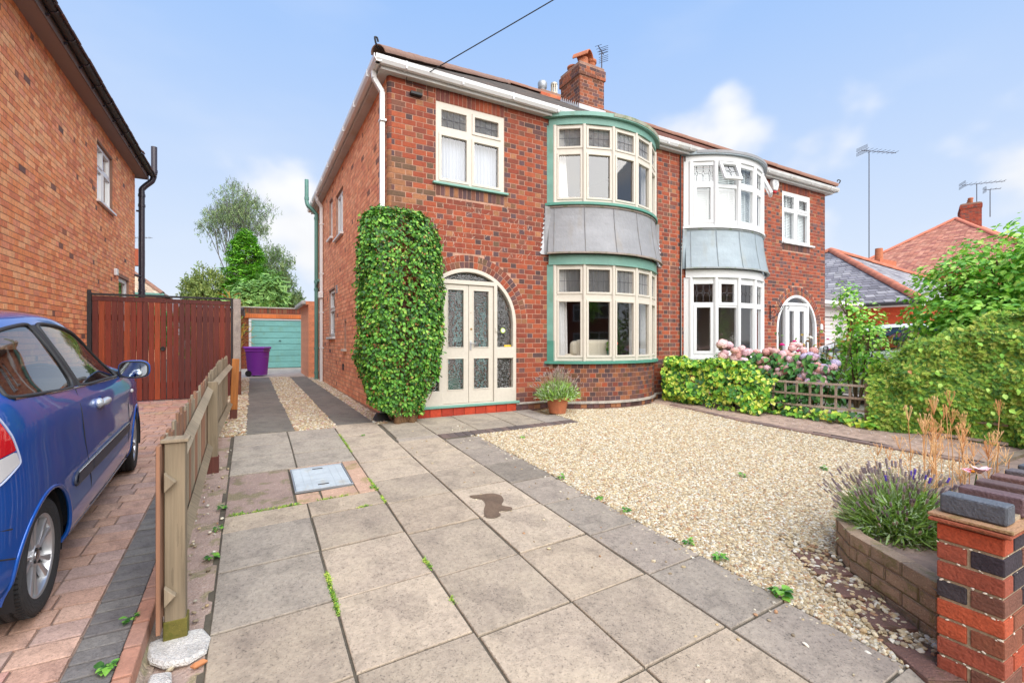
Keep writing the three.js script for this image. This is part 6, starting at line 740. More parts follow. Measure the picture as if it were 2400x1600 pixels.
    const hx = sideX(1.63, 0.90) * side; mesh('handle', [new THREE.SphereGeometry(1, 20, 12).scale(0.026, 0.026, 0.105).translate(hx + 0.032 * side, 0.90, -1.63), new THREE.SphereGeometry(1, 16, 10).scale(0.028, 0.034, 0.04).translate(hx + 0.012 * side, 0.902, -1.54)], std([0.62, 0.64, 0.66], { metalness: 0.5, roughness: 0.25 }), door); mesh('handle_cup', new THREE.SphereGeometry(1, 18, 12).scale(0.012, 0.05, 0.07).translate(hx + 0.0 * side, 0.885, -1.65), std([0.01, 0.03, 0.16], { metalness: 0.4, roughness: 0.3 }), door);
    mesh('side_repeater', new THREE.SphereGeometry(1, 14, 10).scale(0.012, 0.018, 0.034).translate(sideX(2.78, 0.80) * side, 0.80, -2.78), std([0.75, 0.70, 0.62], { roughness: 0.15 }), car);
    // mirror on its arm
    const mp = V(0.90 * side, 1.03, -2.47); const shell = new THREE.SphereGeometry(1, 26, 18); { const p = shell.attributes.position; for (let i = 0; i < p.count; i++) { let x = p.getX(i), y = p.getY(i), z = p.getZ(i); const q = v => Math.sign(v) * Math.pow(Math.abs(v), 0.72); p.setXYZ(i, q(x) * 0.112, q(y) * 0.08, (z > 0 ? Math.min(z, 0.35) * 0.06 : z * 0.085)); } shell.computeVertexNormals(); }
    const mir = mesh('wing_mirror', shell.translate(mp.x, mp.y, mp.z), paint, car); mesh('mirror_glass', new THREE.ShapeGeometry(poly(Array.from({ length: 32 }, (_, i) => { const a = i / 32 * 6.283, q = v => Math.sign(v) * Math.pow(Math.abs(v), 0.62); return [q(Math.cos(a)) * 0.09, q(Math.sin(a)) * 0.062]; }))).rotateY(0.03 * side).translate(mp.x, mp.y, mp.z + 0.029), std([0.72, 0.78, 0.78], { metalness: 1, roughness: 0.03 }), mir); mesh('mirror_rim', new THREE.TubeGeometry(new THREE.CatmullRomCurve3(Array.from({ length: 32 }, (_, i) => { const a = i / 32 * 6.283, q = v => Math.sign(v) * Math.pow(Math.abs(v), 0.62); return V(q(Math.cos(a)) * 0.096, q(Math.sin(a)) * 0.068, 0.021).add(mp); }), true), 64, 0.008, 6, true), rubber, mir); mesh('mirror_arm', [bar([sideX(2.5, 0.97) * side - 0.03 * side, 0.985, -2.52], [mp.x - 0.03 * side, 0.99, -2.49], 0.09, 0.05)], rubber, mir);
    // lamps
    mesh('tail_lamp', [flank([[0.004, 0.885], [0.004, 1.06], [0.10, 1.115], [0.18, 1.09], [0.245, 0.96], [0.262, 0.91]], 0.006, side, 16, 10)], new THREE.MeshPhysicalMaterial({ color: col([0.60, 0.008, 0.016]), roughness: 0.08, clearcoat: 1, clearcoatRoughness: 0.02 }), car); mesh('reversing_lamp', flank([[0.004, 0.775], [0.004, 0.88], [0.262, 0.905], [0.285, 0.845], [0.15, 0.79]], 0.006, side, 14, 8), new THREE.MeshPhysicalMaterial({ color: col([0.70, 0.68, 0.66]), roughness: 0.12, clearcoat: 1, bumpMap: rep(T.woodH, 6), bumpScale: 0.01 }), car); mesh('lamp_edge', line([[0.004, 0.765], [0.15, 0.78], [0.292, 0.845], [0.25, 0.98], [0.19, 1.10], [0.1, 1.128], [0.004, 1.07]], 0.002, side, 0.005, false), std([0.5, 0.55, 0.7]), car);
    mesh('headlamp', flank([[3.34, 0.70], [3.30, 0.80], [3.44, 0.86], [3.62, 0.74], [3.60, 0.66]], 0.006, side, 12, 8), std([0.7, 0.72, 0.74], { roughness: 0.08 }), car);
    // wheels, arches
    for (const [c, i] of [[WR, 0], [WF, 1]]) {
      const lp = arcP(c, 0.338, -0.22, Math.PI + 0.22).filter(q => q[1] > 0.205); mesh('arch_lip', line(lp, -0.004, side, 0.012, false, 60), paint, car);
      const ln = []; for (let k = 0; k < 24; k++) { const a = mix(-0.35, Math.PI + 0.35, k / 24), b = mix(-0.35, Math.PI + 0.35, (k + 1) / 24), A = [c + 0.346 * Math.cos(a), WY + 0.346 * Math.sin(a)], B = [c + 0.346 * Math.cos(b), WY + 0.346 * Math.sin(b)]; const o = 0.80 * side, n = 0.48 * side; ln.push([o, A[1], -A[0]], [o, B[1], -B[0]], [n, B[1], -B[0]], [o, A[1], -A[0]], [n, B[1], -B[0]], [n, A[1], -A[0]]); } const lg = geoOf(ln); mesh('arch_liner', [lg, new THREE.CircleGeometry(0.35, 24).rotateY(Math.PI / 2 * side).translate(0.47 * side, WY, -c)], std([0.01, 0.01, 0.011], { side: THREE.DoubleSide }), car);
      const w = partGroup('wheel', car); w.position.set(0.715 * side, WY, -c); if (side < 0) w.rotation.y = Math.PI; if (i && side > 0) w.rotation.y = 0.06;
      const prof = [[0.205, -0.085], [0.235, -0.098], [0.27, -0.096], [0.285, -0.082], [0.2895, -0.05], [0.2895, -0.047], [0.281, -0.044], [0.281, -0.036], [0.290, -0.033], [0.291, -0.006], [0.282, -0.003], [0.282, 0.005], [0.291, 0.008], [0.290, 0.033], [0.281, 0.036], [0.281, 0.044], [0.2895, 0.047], [0.2895, 0.05], [0.285, 0.082], [0.27, 0.096], [0.235, 0.098], [0.205, 0.085]].map(a => new THREE.Vector2(...a)); mesh('tyre', new THREE.LatheGeometry(prof, 64).rotateZ(-Math.PI / 2), std([0.035, 0.035, 0.036], { roughness: 0.9, map: rep(T.grain, 3), bumpMap: rep(T.woodH, 1, 40), bumpScale: 0.006, side: THREE.DoubleSide }), w); const grooves = []; for (let k = 0; k < 72; k++) { const a = k / 72 * 6.283; for (const q of [-1, 1]) grooves.push(new THREE.BoxGeometry(0.034, 0.004, 0.004).translate(q * 0.068, 0.2885, 0).rotateX(a + q * 0.02)); } mesh('tread', grooves, M.black, w);
      const al = std([0.56, 0.565, 0.58], { metalness: 0.75, roughness: 0.3 }); const rim = [new THREE.LatheGeometry([[0.205, -0.08], [0.212, 0.082], [0.205, 0.086], [0.194, 0.075], [0.186, 0.02], [0.18, -0.07]].map(a => new THREE.Vector2(...a)), 48).rotateZ(-Math.PI / 2)];
      for (let k = 0; k < 5; k++) for (const q of [-1, 1]) { const sp = new THREE.Shape(); sp.moveTo(q * 0.004, 0.03); sp.lineTo(q * 0.022, 0.05); sp.quadraticCurveTo(q * 0.028, 0.10, q * 0.062, 0.19); sp.lineTo(q * 0.024, 0.196); sp.quadraticCurveTo(q * 0.012, 0.11, q * 0.003, 0.06); sp.closePath(); const g = extrude(sp, 0.022, 0.005, 6); const pp = g.attributes.position; for (let v = 0; v < pp.count; v++) pp.setZ(v, pp.getZ(v) + 0.012 * Math.pow(pp.getY(v) / 0.19, 2)); g.computeVertexNormals(); g.rotateY(Math.PI / 2).rotateX(k * 1.2566 + 0.25); g.translate(0.038, 0, 0); rim.push(g); }
      rim.push(new THREE.CylinderGeometry(0.052, 0.06, 0.05, 24).rotateZ(-Math.PI / 2).translate(0.045, 0, 0)); mesh('rim', rim, al, w); const hub = [new THREE.SphereGeometry(1, 16, 10).scale(0.008, 0.032, 0.032).translate(0.071, 0, 0)]; mesh('hub_cap', hub, chrome, w); const nuts = []; for (let k = 0; k < 4; k++) { const a = k * 1.5708 + 0.4; nuts.push(new THREE.CylinderGeometry(0.009, 0.009, 0.012, 8).rotateZ(Math.PI / 2).translate(0.07, 0.042 * Math.cos(a), 0.042 * Math.sin(a))); } mesh('wheel_nut', nuts, M.black, w); mesh('brake_disc', new THREE.CylinderGeometry(0.13, 0.13, 0.014, 32).rotateZ(Math.PI / 2).translate(-0.02, 0, 0), std([0.12, 0.11, 0.11], { metalness: 0.7, roughness: 0.5 }), w);
    }
  }
  mesh('underbody', [box(-0.78, 0.18, -0.85 - 0.08, 0.78, 0.26, -2.7), box(-0.45, 0.2, -0.05, 0.45, 0.3, -3.6), box(-0.45, 0.3, -0.9, 0.45, 0.34, -2.7)], M.black, car);
  mesh('bumper_line', line([[0.0, 0.5], [0.12, 0.47], [0.24, 0.42]], 0, 1, 0.004, false), rubber, car);
  const seatM = std([0.035, 0.036, 0.045], { roughness: 0.95 }); for (const x of [0.36, -0.36]) { mesh('front_seat', [rbox(x - 0.23, 0.35, -2.0, x + 0.23, 0.52, -1.5, 0.06), rbox(x - 0.22, 0.5, -1.56, x + 0.22, 1.08, -1.42, 0.06), rbox(x - 0.12, 1.12, -1.50, x + 0.12, 1.28, -1.42, 0.03)], seatM, car); } mesh('rear_seat', [rbox(-0.55, 0.4, -0.95, 0.55, 0.55, -0.6, 0.05), rbox(-0.55, 0.5, -0.62, 0.55, 1.0, -0.5, 0.05)], seatM, car); mesh('dashboard', rbox(-0.62, 0.7, -2.75, 0.62, 0.95, -2.35, 0.06), seatM, car); mesh('steering_wheel', new THREE.TorusGeometry(0.18, 0.014, 8, 32).rotateX(-0.4).translate(0.36, 0.94, -2.18), M.black, car); mesh('headlining', [rbox(-0.5, 1.40, -1.9, 0.5, 1.42, -0.5, 0.005)], std([0.35, 0.35, 0.34]), car);
}

// ---------------------------------------------------------------- leaves and plants
function leafGeo(w, fold = 0.18, tip = 1, heart = 0) { // unit length along +Y, face +Z
  const o = [[0, 0, 0], [0.32 * w, 0.18 - heart * 0.22, fold * 0.3], [0.5 * w, 0.42, fold * 0.5], [0.3 * w, 0.74, fold * 0.25], [0, tip, -0.10]], P = []; const m = [[0, 0, 0], [0, 0.25, 0], [0, 0.5, 0.02], [0, 0.75, -0.02], [0, tip, -0.10]];
  for (const s of [1, -1]) for (let i = 0; i < 4; i++) { const a = [o[i][0] * s, o[i][1], o[i][2]], b = [o[i + 1][0] * s, o[i + 1][1], o[i + 1][2]], q = [a, b, m[i + 1], a, m[i + 1], m[i]]; P.push(...(s > 0 ? q : [q[0], q[2], q[1], q[3], q[5], q[4]]).flat()); }
  const g = new THREE.BufferGeometry(); g.setAttribute('position', new THREE.Float32BufferAttribute(P, 3)); g.setAttribute('uv', new THREE.Float32BufferAttribute(new Float32Array(P.length / 3 * 2), 2)); g.computeVertexNormals(); return g;
}
const LEAF = { oval: leafGeo(0.72), heart: leafGeo(0.95, 0.2, 1, 1), slim: leafGeo(0.22, 0.1), blade: leafGeo(0.07, 0.03), needle: leafGeo(0.13, 0.06) };
{ const sp = []; for (let i = 0; i < 5; i++) for (const s of [1, -1]) { const g = leafGeo(0.5).scale(0.34, 0.34, 0.34); g.rotateZ(-s * 0.95).rotateY(s * 0.3).translate(0, 0.12 + i * 0.17, 0); sp.push(g); } sp.push(leafGeo(0.5).scale(0.3, 0.3, 0.3).translate(0, 0.9, 0)); LEAF.sprig = merge(sp); }
{ const sp = []; const r = R(8); for (let i = 0; i < 7; i++) { const a = r() * 6.28, g = leafGeo(0.6).scale(0.36, 0.36, 0.36); g.rotateX(0.5 + r() * 1.2).rotateY(a).translate((r() - 0.5) * 0.7, r() * 0.7, (r() - 0.5) * 0.7); sp.push(g); } LEAF.clump = merge(sp); }
{ const sp = []; for (let i = 0; i < 7; i++) { const g = leafGeo(0.35, 0.05).scale(0.3, 0.42, 0.3); g.rotateZ((i - 3) * 0.38).translate(0, 0.1 + 0.1 * Math.abs(i - 3), 0); sp.push(g); } LEAF.fan = merge(sp); }
const leafMat = (c, o = {}) => new THREE.MeshPhysicalMaterial({ color: col(c), roughness: 0.62, transmission: 0.28, thickness: 0, side: THREE.DoubleSide, ...o });
const leafWhite = leafMat([1, 1, 1]);
const sr = a => a.map(c => sRGB(...c));
const TONES = { climber: sr([[76, 140, 36], [100, 164, 46], [128, 186, 60], [54, 110, 32], [84, 148, 42], [160, 198, 76], [110, 174, 50], [62, 122, 44], [42, 88, 30]]), red: sr([[168, 98, 52], [186, 150, 84], [150, 84, 44], [170, 170, 80]]), ivy: sr([[216, 230, 74], [146, 200, 56], [188, 222, 72], [88, 156, 50], [232, 236, 110], [68, 132, 48], [120, 182, 52], [46, 100, 38]]), hedge: sr([[176, 200, 66], [150, 188, 60], [128, 178, 58], [194, 210, 84], [98, 152, 52], [160, 202, 72], [134, 184, 62], [212, 220, 104], [82, 132, 48]]), privet: sr([[156, 212, 68], [130, 196, 62], [178, 224, 88], [104, 174, 58], [144, 204, 70], [196, 232, 108]]), birch: sr([[104, 130, 76], [122, 146, 86], [88, 112, 68], [140, 160, 100]]), conifer: sr([[128, 190, 36], [105, 172, 34], [149, 211, 50], [87, 151, 39]]), dark: sr([[92, 120, 66], [108, 134, 68], [78, 104, 58], [120, 138, 76]]), bush: sr([[128, 172, 84], [108, 156, 70], [146, 188, 100], [94, 140, 64]]), olive: sr([[124, 142, 60], [104, 126, 54], [140, 152, 70]]), lav: sr([[130, 167, 65], [155, 190, 82], [170, 195, 135], [115, 150, 57], [197, 217, 175], [140, 182, 67]]) };
const frame = (n, axis) => { const z = n.clone().normalize(); const y = axis.clone().addScaledVector(z, -axis.dot(z)); if (y.lengthSq() < 1e-6) y.set(0, 1, 0.01); y.normalize(); return new THREE.Matrix4().makeBasis(new THREE.Vector3().crossVectors(y, z), y, z); };
// leaves: list of {p, n, a, s, c}; the nearest `single` become parts of their own
function foliage(parent, list, geo, { name = 'leaves', single = 0, part = 'leaf', tones = null } = {}) {
  const o = parent.position, done = new Set(); const mats = new Map();
  if (single) { const cand = list.filter(l => l.show !== false && inView(o.x + l.p.x, o.y + l.p.y, o.z + l.p.z, 0)).sort((a, b) => (b.rank || 0) - (a.rank || 0)).slice(0, single); for (const l of cand) { done.add(l); const k = l.c.join(); if (!mats.has(k)) mats.set(k, leafMat(l.c)); const m = mesh(part, geo, mats.get(k), parent); const q = frame(l.n, l.a).scale(V(l.s, l.s, l.s)); q.setPosition(l.p); m.applyMatrix4(q); } }
  const rest = list.filter(l => !done.has(l)); const im = new THREE.InstancedMesh(geo, leafWhite, rest.length), c = new THREE.Color(); rest.forEach((l, i) => { const q = frame(l.n, l.a).scale(V(l.s, l.s, l.s)); q.setPosition(l.p); im.setMatrixAt(i, q); im.setColorAt(i, c.setRGB(...l.c)); }); im.name = name; im.userData.kind = 'stuff'; im.castShadow = im.receiveShadow = true; parent.add(im); return im;
}
const rv = (rnd, k = 1) => V((rnd() - 0.5) * 2 * k, (rnd() - 0.5) * 2 * k, (rnd() - 0.5) * 2 * k);
const jit = (c, rnd, k = 0.2) => { const j = 1 - k / 2 + rnd() * k; return c.map(x => x * j); };

{ // the clipped climber on the house corner
  const rnd = R(701), t = thing('climber', 'tall clipped column of glossy green climbing leaves on the house corner', 'climbing plant', [1.93, 0, -7.02]);
  const list = [], H = 3.2; const half = y => { const u = clamp((y - 0.1) / (H - 0.1)); return (0.60 + 0.03 * Math.sin(Math.PI * u)) * Math.pow(clamp((1.0 - 0.8 * Math.pow(u, 12)) * 1.0), 0.5) * mix(0.60, 1, smooth(0, 0.30, u)); };
  for (let k = 0; k < 24000; k++) {
    const layer = Math.pow(rnd(), 1.6) * 0.17, y = 0.12 + (1 - Math.pow(rnd(), 0.93)) * (H - 0.13), a = (rnd() - 0.5) * Math.PI * 1.5 - 0.25, w = half(y) * (0.93 + 0.16 * noise3(a * 3 + 5, y * 3, 2)), d = 0.36 * w / 0.6; const ce = v => Math.sign(v) * Math.pow(Math.abs(v), 0.75), x = ce(Math.sin(a)) * w, z = ce(Math.cos(a)) * d; const n = V(Math.sin(a) * 0.8, smooth(2.95, 3.2, y) * 1.5 + 0.1, Math.cos(a)).normalize();
    const lean = x + 0.02 + (y > 2.6 ? -0.06 * (y - 2.6) : 0) - 0.05 * smooth(1.0, 0.2, y) + (y < 2.9 ? 0.03 : 0); const p = V(lean, y, z).addScaledVector(n, -layer + (rnd() < 0.04 ? 0.05 : 0)); if (p.y < 0.06 + 0.24 * smooth(0.1, -0.5, p.x)) continue;
    if (noise3(a * 9, y * 7, 11) < 0.33 && layer < 0.07 && rnd() < 0.75) continue; const red = rnd() < 0.10, c = jit(red ? pick(TONES.red, rnd) : pick(TONES.climber, rnd), rnd, 0.5); list.push({ p, n: n.clone().addScaledVector(rv(rnd), 0.85).add(V(0, 0.35, 0)), a: V(0, -1, 0).addScaledVector(n, 0.5).addScaledVector(rv(rnd), 0.9), s: (0.034 + rnd() * 0.036) * (red ? 0.7 : 1), c, rank: (Math.cos(a + 0.25) > 0.2 ? 1 : 0) * (1 - layer * 5) + (red ? -1 : 0) + rnd() * 0.2 });
  }
  for (let k = 0; k < 500; k++) { const a = rnd() * 6.28, r = Math.sqrt(rnd()), n = V(0, 1, 0); list.push({ p: V(Math.sin(a) * r * 0.5 - 0.02, H - 0.06 - 0.16 * r * r + rnd() * 0.05, Math.cos(a) * r * 0.3), n: n.clone().addScaledVector(rv(rnd), 0.6), a: rv(rnd), s: 0.05 + rnd() * 0.03, c: jit(pick(TONES.climber, rnd), rnd, 0.4), rank: 0 }); }
  const cm = new Map(); for (const l of list) { } foliage(t, list.map(l => ({ ...l, c: l.rank > 0.9 ? pick(TONES.climber, rnd) : l.c })), LEAF.oval, { single: 260 });
  const tr = []; for (let i = 0; i < 6; i++) { const x = -0.06 + i * 0.06; tr.push(tube([[x * 0.9 + 0.02, -0.03, 0.02 + rnd() * 0.1], [x + rnd() * 0.05, 0.2, 0.04 + rnd() * 0.06], [x * 1.2, 0.7, 0], [x * 1.5 - 0.05, 1.7, -0.03]], 0.035 + rnd() * 0.02, 8, 12)); } mesh('trunk', tr, std(sRGB(138, 104, 72), { map: rep(T.wood, 2), bumpMap: rep(T.woodH, 3), bumpScale: 0.02, roughness: 1 }), t); const tw = []; for (let i = 0; i < 70; i++) { const y = 0.3 + rnd() * 2.7, x = (rnd() - 0.5) * 0.9, q = V(x, y, 0.12 + rnd() * 0.1); tw.push(rod([q.x, q.y, q.z], [q.x + (rnd() - 0.5) * 0.3, q.y + 0.25, q.z + 0.08], 0.006, 0.003, 5)); } mesh('twigs', tw, std(sRGB(110, 80, 56)), t, { kind: 'stuff' });
}
// ---------------------------------------------------------------- right-hand boundary
{
  const rnd = R(811), t = thing('ivy_bush', 'mound of yellow-green variegated ivy against the brick pier, left of the trellis', 'ivy', [7.62, 0, -5.9]); const list = [];
  for (let k = 0; k < 7600; k++) { const z = -1.2 + rnd() * 2.35, y = Math.pow(rnd(), 0.8) * 0.9, top = 0.86 * (1 - 0.28 * smooth(0.3, 1.15, z)) * (0.80 + 0.34 * noise3(z * 5, 0, 7)); if (y > top) continue; if (noise3(z * 8, y * 8, 21) < 0.40 && rnd() < 0.8) continue; const bulge = -0.36 * Math.sqrt(clamp(1 - Math.pow(y / top, 3))) * smooth(-1.25, -0.9, z) * (0.62 + 0.75 * noise3(z * 4.5, y * 5, 3)) * (1 - 0.2 * smooth(0, 1, z)); const topside = rnd() < 0.3, n = topside ? V(-0.3, 1, 0) : V(-1, 0.35, 0.35), x = topside ? mix(bulge, 0.45, rnd()) : bulge + Math.pow(rnd(), 2) * 0.12, yy = topside ? top - 0.03 + rnd() * 0.05 : y; list.push({ p: V(x, yy + 0.01, z), n: n.addScaledVector(rv(rnd), 0.8), a: V(-0.2, -1, 0.2).addScaledVector(rv(rnd), 0.6), s: 0.042 + rnd() * 0.055, c: pick(TONES.ivy, rnd), rank: rnd() + (topside ? -1 : 0) - (x - bulge) * 4 }); }
  for (let k = 0; k < 330; k++) { const z = 0.9 + rnd() * 1.75, y = Math.pow(rnd(), 2.2) * (z > 1.35 ? 0.15 : 0.3); list.push({ p: V(-0.02 + rnd() * 0.3 - 0.12 * noise3(z * 5, 0, 1), y + 0.03, z), n: V(-0.6, 1, 0.3).addScaledVector(rv(rnd), 0.6), a: V(-0.4, -0.8, 0.2).addScaledVector(rv(rnd), 0.7), s: 0.05 + rnd() * 0.05, c: pick(TONES.ivy, rnd), rank: 0.5 + rnd() * 0.3 }); }
  foliage(t, list, LEAF.heart, { single: 260 }); mesh('stems', [rod([0.1, 0, -1], [0.1, 0.72, -1], 0.03), rod([-0.1, 0.42, -1.05], [0.2, 0.44, -0.9], 0.02), rod([0.15, 0, 0.3], [0.1, 0.6, 0.35], 0.02), rod([0.1, 0.7, -1.2], [-0.16, 0.7, -1.0], 0.025)], std(sRGB(92, 66, 48), { roughness: 1 }), t);
}
{ // trellis
  const rnd = R(812), t = thing('trellis', 'low grey weathered timber trellis between ivy and hedge', 'trellis', [7.70, 0, -4.2]); const m = () => pick([std(sRGB(206, 184, 164), { map: rep(T.wood, 1.5), bumpMap: rep(T.woodH, 1.5), bumpScale: 0.003 }), std(sRGB(182, 158, 138), { map: rep(T.wood, 1.5) })], rnd);
  for (const [y, za, zb] of [[0.535, -0.75, 0.8], [0.355, -0.65, 0.8], [0.175, -0.65, 0.8], [-0.0, -0.3, 0.8]]) mesh('rail', bar([-0.012, y, za], [-0.012 + (rnd() - 0.5) * 0.01, y + 0.02 + (rnd() - 0.5) * 0.012, zb], 0.018, 0.032), m(), t);
  for (let i = 0; i < 7; i++) { const z = -0.61 + i * 0.193 + (rnd() - 0.5) * 0.02; mesh('lath', bar([0.010, -0.02, z], [0.010, 0.55 + rnd() * 0.02, z + (rnd() - 0.5) * 0.02], 0.030, 0.018, V(1, 0, 0)), m(), t); }
  mesh('post', rbox(-0.035, -0.05, 0.75, 0.055, 0.60, 0.84, 0.006), std(sRGB(160, 136, 112), { map: rep(T.wood, 1.5), bumpMap: rep(T.woodH, 1.5), bumpScale: 0.004 }), t); mesh('post', rbox(0.02, -0.05, -1.05, 0.08, 0.52, -0.98, 0.006), m(), t); for (const [y, zb] of [[0.02, 2.2], [0.24, 2.2]]) mesh('rail', bar([0.0, y, 0.85], [0.02, y - 0.02, zb], 0.018, 0.034), m(), t); for (const z of [1.0, 1.3]) mesh('lath', bar([0.01, -0.02, z], [0.01, 0.3, z], 0.03, 0.018, V(1, 0, 0)), m(), t);
}
{ // hydrangea
  const rnd = R(813), t = thing('hydrangea', 'hydrangea bush crowded with faded pink and lilac mophead flowers', 'hydrangea', [8.15, 0, -4.95]); const list = [];
  for (let k = 0; k < 1500; k++) { const z = -1.05 + rnd() * 1.85, a = rnd() * 6.28, y = 0.15 + rnd() * 0.85, r = 0.42 * Math.sqrt(clamp(1.15 - y)); list.push({ p: V(Math.cos(a) * r - 0.05, y * (1 - 0.25 * smooth(0.5, 1.1, z)), z + Math.sin(a) * 0.15), n: V(Math.cos(a), 0.9, Math.sin(a)).addScaledVector(rv(rnd), 0.5), a: V(Math.cos(a), -0.3, Math.sin(a)).addScaledVector(rv(rnd), 0.6), s: 0.08 + rnd() * 0.06, c: jit(pick(sr([[60, 122, 46], [82, 144, 52], [48, 100, 44], [100, 150, 60]]), rnd), rnd) }); }
  foliage(t, list, LEAF.oval, { single: 0 });
  const petal = []; for (let i = 0; i < 120; i++) { const u = 1 - 1.75 * (i + 0.5) / 120, a = i * 2.39996, q = Math.sqrt(1 - u * u), n = V(q * Math.cos(a), u, q * Math.sin(a)); for (let k = 0; k < 4; k++) { const g = new THREE.CircleGeometry(0.13, 5); g.translate(0.1, 0, 0).rotateZ(k * 1.571 + i).rotateX((rnd() - 0.5) * 0.5); g.applyMatrix4(frame(n.clone().addScaledVector(rv(rnd), 0.25), V(0.3, 1, 0.2)).setPosition(n.clone().multiplyScalar(0.86 + rnd() * 0.14))); petal.push(tint(g, [1, 1, 1].map(() => 1).map((x, j, arr) => x * (0.8 + 0.25 * hash3(i, k, 3))))); } } const core = tint(new THREE.IcosahedronGeometry(0.7, 1), [0.55, 0.42, 0.40]); const hg = merge([...petal, core]);
  const tones = sr([[244, 196, 190], [238, 184, 174], [248, 208, 204], [228, 172, 162], [240, 200, 206], [220, 190, 212], [212, 198, 224], [236, 202, 186]]); const mats = tones.map(c => new THREE.MeshStandardMaterial({ color: col(c), vertexColors: true, roughness: 0.85, side: THREE.DoubleSide }));
  const heads = []; const put = (z, y, x, r, c) => heads.push([x, y, z, r, c]); for (let k = 0; k < 16; k++) { put(-1.0 + rnd() * 0.55, 0.76 + rnd() * 0.42, -0.42 + rnd() * 0.25, 0.075 + rnd() * 0.03); } for (let k = 0; k < 84; k++) { const z = -0.42 + Math.pow(rnd(), 1.15) * 1.28, u = rnd(); put(z, mix(0.60, 1.14, u) * (1 - 0.26 * smooth(0.2, 1.05, z)), -0.30 + 0.34 * u * u + rnd() * 0.12, 0.05 + rnd() * 0.03); } put(0.05, 0.46, -0.34, 0.09, 6); put(0.35, 0.40, -0.25, 0.06, 5);
  for (const [x, y, z, r, c] of heads) { const m = mesh('flower_head', hg, mats[c ?? (z > 0.45 ? 3 + Math.floor(rnd() * 4) : Math.floor(rnd() * 5))], t); m.position.set(x, y, z); m.scale.set(r, r * 0.82, r); m.rotation.set((rnd() - 0.5) * 0.8, rnd() * 6, (rnd() - 0.5) * 0.8 + 0.3); }
  const st = []; for (let i = 0; i < 24; i++) { const z = -0.9 + rnd() * 1.9; st.push(rod([0.1 * rnd(), 0, z * 0.7], [-0.2 + rnd() * 0.3, 0.8, z], 0.008, 0.005, 5)); } mesh('stems', st, std(sRGB(110, 84, 60)), t, { kind: 'stuff' });
}
{ // rose bush
  const rnd = R(814), t = thing('rose_bush', 'straggly rose bush with magenta, pink and white blooms in front of the arched white door', 'rose', [9.15, 0, -5.0]); const st = [], list = []; const tips = [];
  for (let i = 0; i < 16; i++) { const x = -0.5 + rnd() * 1.0, z = -0.5 + rnd() * 1.3, h = 0.85 + rnd() * 0.6; st.push(tube([[x * 0.3, 0, z * 0.3], [x * 0.8, h * 0.5, z * 0.8], [x, h, z]], 0.007, 5, 8)); tips.push([x, h, z]); for (let k = 0; k < 16; k++) { const u = 0.45 + rnd() * 0.55; list.push({ p: V(x * u + (rnd() - 0.5) * 0.22, h * u + (rnd() - 0.5) * 0.15, z * u + (rnd() - 0.5) * 0.22), n: rv(rnd).add(V(-0.3, 0.8, 0.3)), a: rv(rnd), s: 0.045 + rnd() * 0.035, c: pick(sr([[150, 160, 50], [120, 142, 46], [168, 140, 52], [96, 126, 50], [176, 120, 60]]), rnd) }); } }
  mesh('stems', st, std(sRGB(104, 92, 60)), t); foliage(t, list, LEAF.oval, { single: 0 });
  const rg = []; for (let i = 0; i < 26; i++) { const r = 0.25 + 0.75 * i / 26, a = i * 2.4, g = new THREE.SphereGeometry(0.55, 6, 4, 0, 1.6, 0.4, 1.3); g.rotateY(a).translate(Math.cos(a) * r * 0.35, -r * 0.3, Math.sin(a) * r * 0.35); rg.push(g); } const rose = merge(rg); const mg = std(sRGB(222, 30, 130), { side: THREE.DoubleSide }), pk = std(sRGB(246, 196, 190), { side: THREE.DoubleSide }), wh = std(sRGB(245, 240, 228), { side: THREE.DoubleSide });
  for (const [x, y, z, m, r] of [[-0.58, 1.14, -0.19, mg, 0.055], [-0.25, 1.20, -0.15, mg, 0.05], [-0.20, 1.10, -0.04, mg, 0.06], [0.04, 0.97, -0.01, mg, 0.075], [-0.16, 1.02, -0.13, mg, 0.055], [-0.45, 1.10, -0.04, mg, 0.04], [0.06, 1.24, 0.27, mg, 0.03], [0.61, 1.11, 0.19, mg, 0.05], [0.20, 1.05, 0.23, mg, 0.025], [-0.14, 1.27, 0.06, wh, 0.065], [0.36, 1.37, -0.01, pk, 0.075], [-0.14, 1.13, -0.05, mg, 0.04]]) { const q = mesh('bloom', rose, m, t); q.position.set(x, y, z); q.scale.setScalar(r); }
}
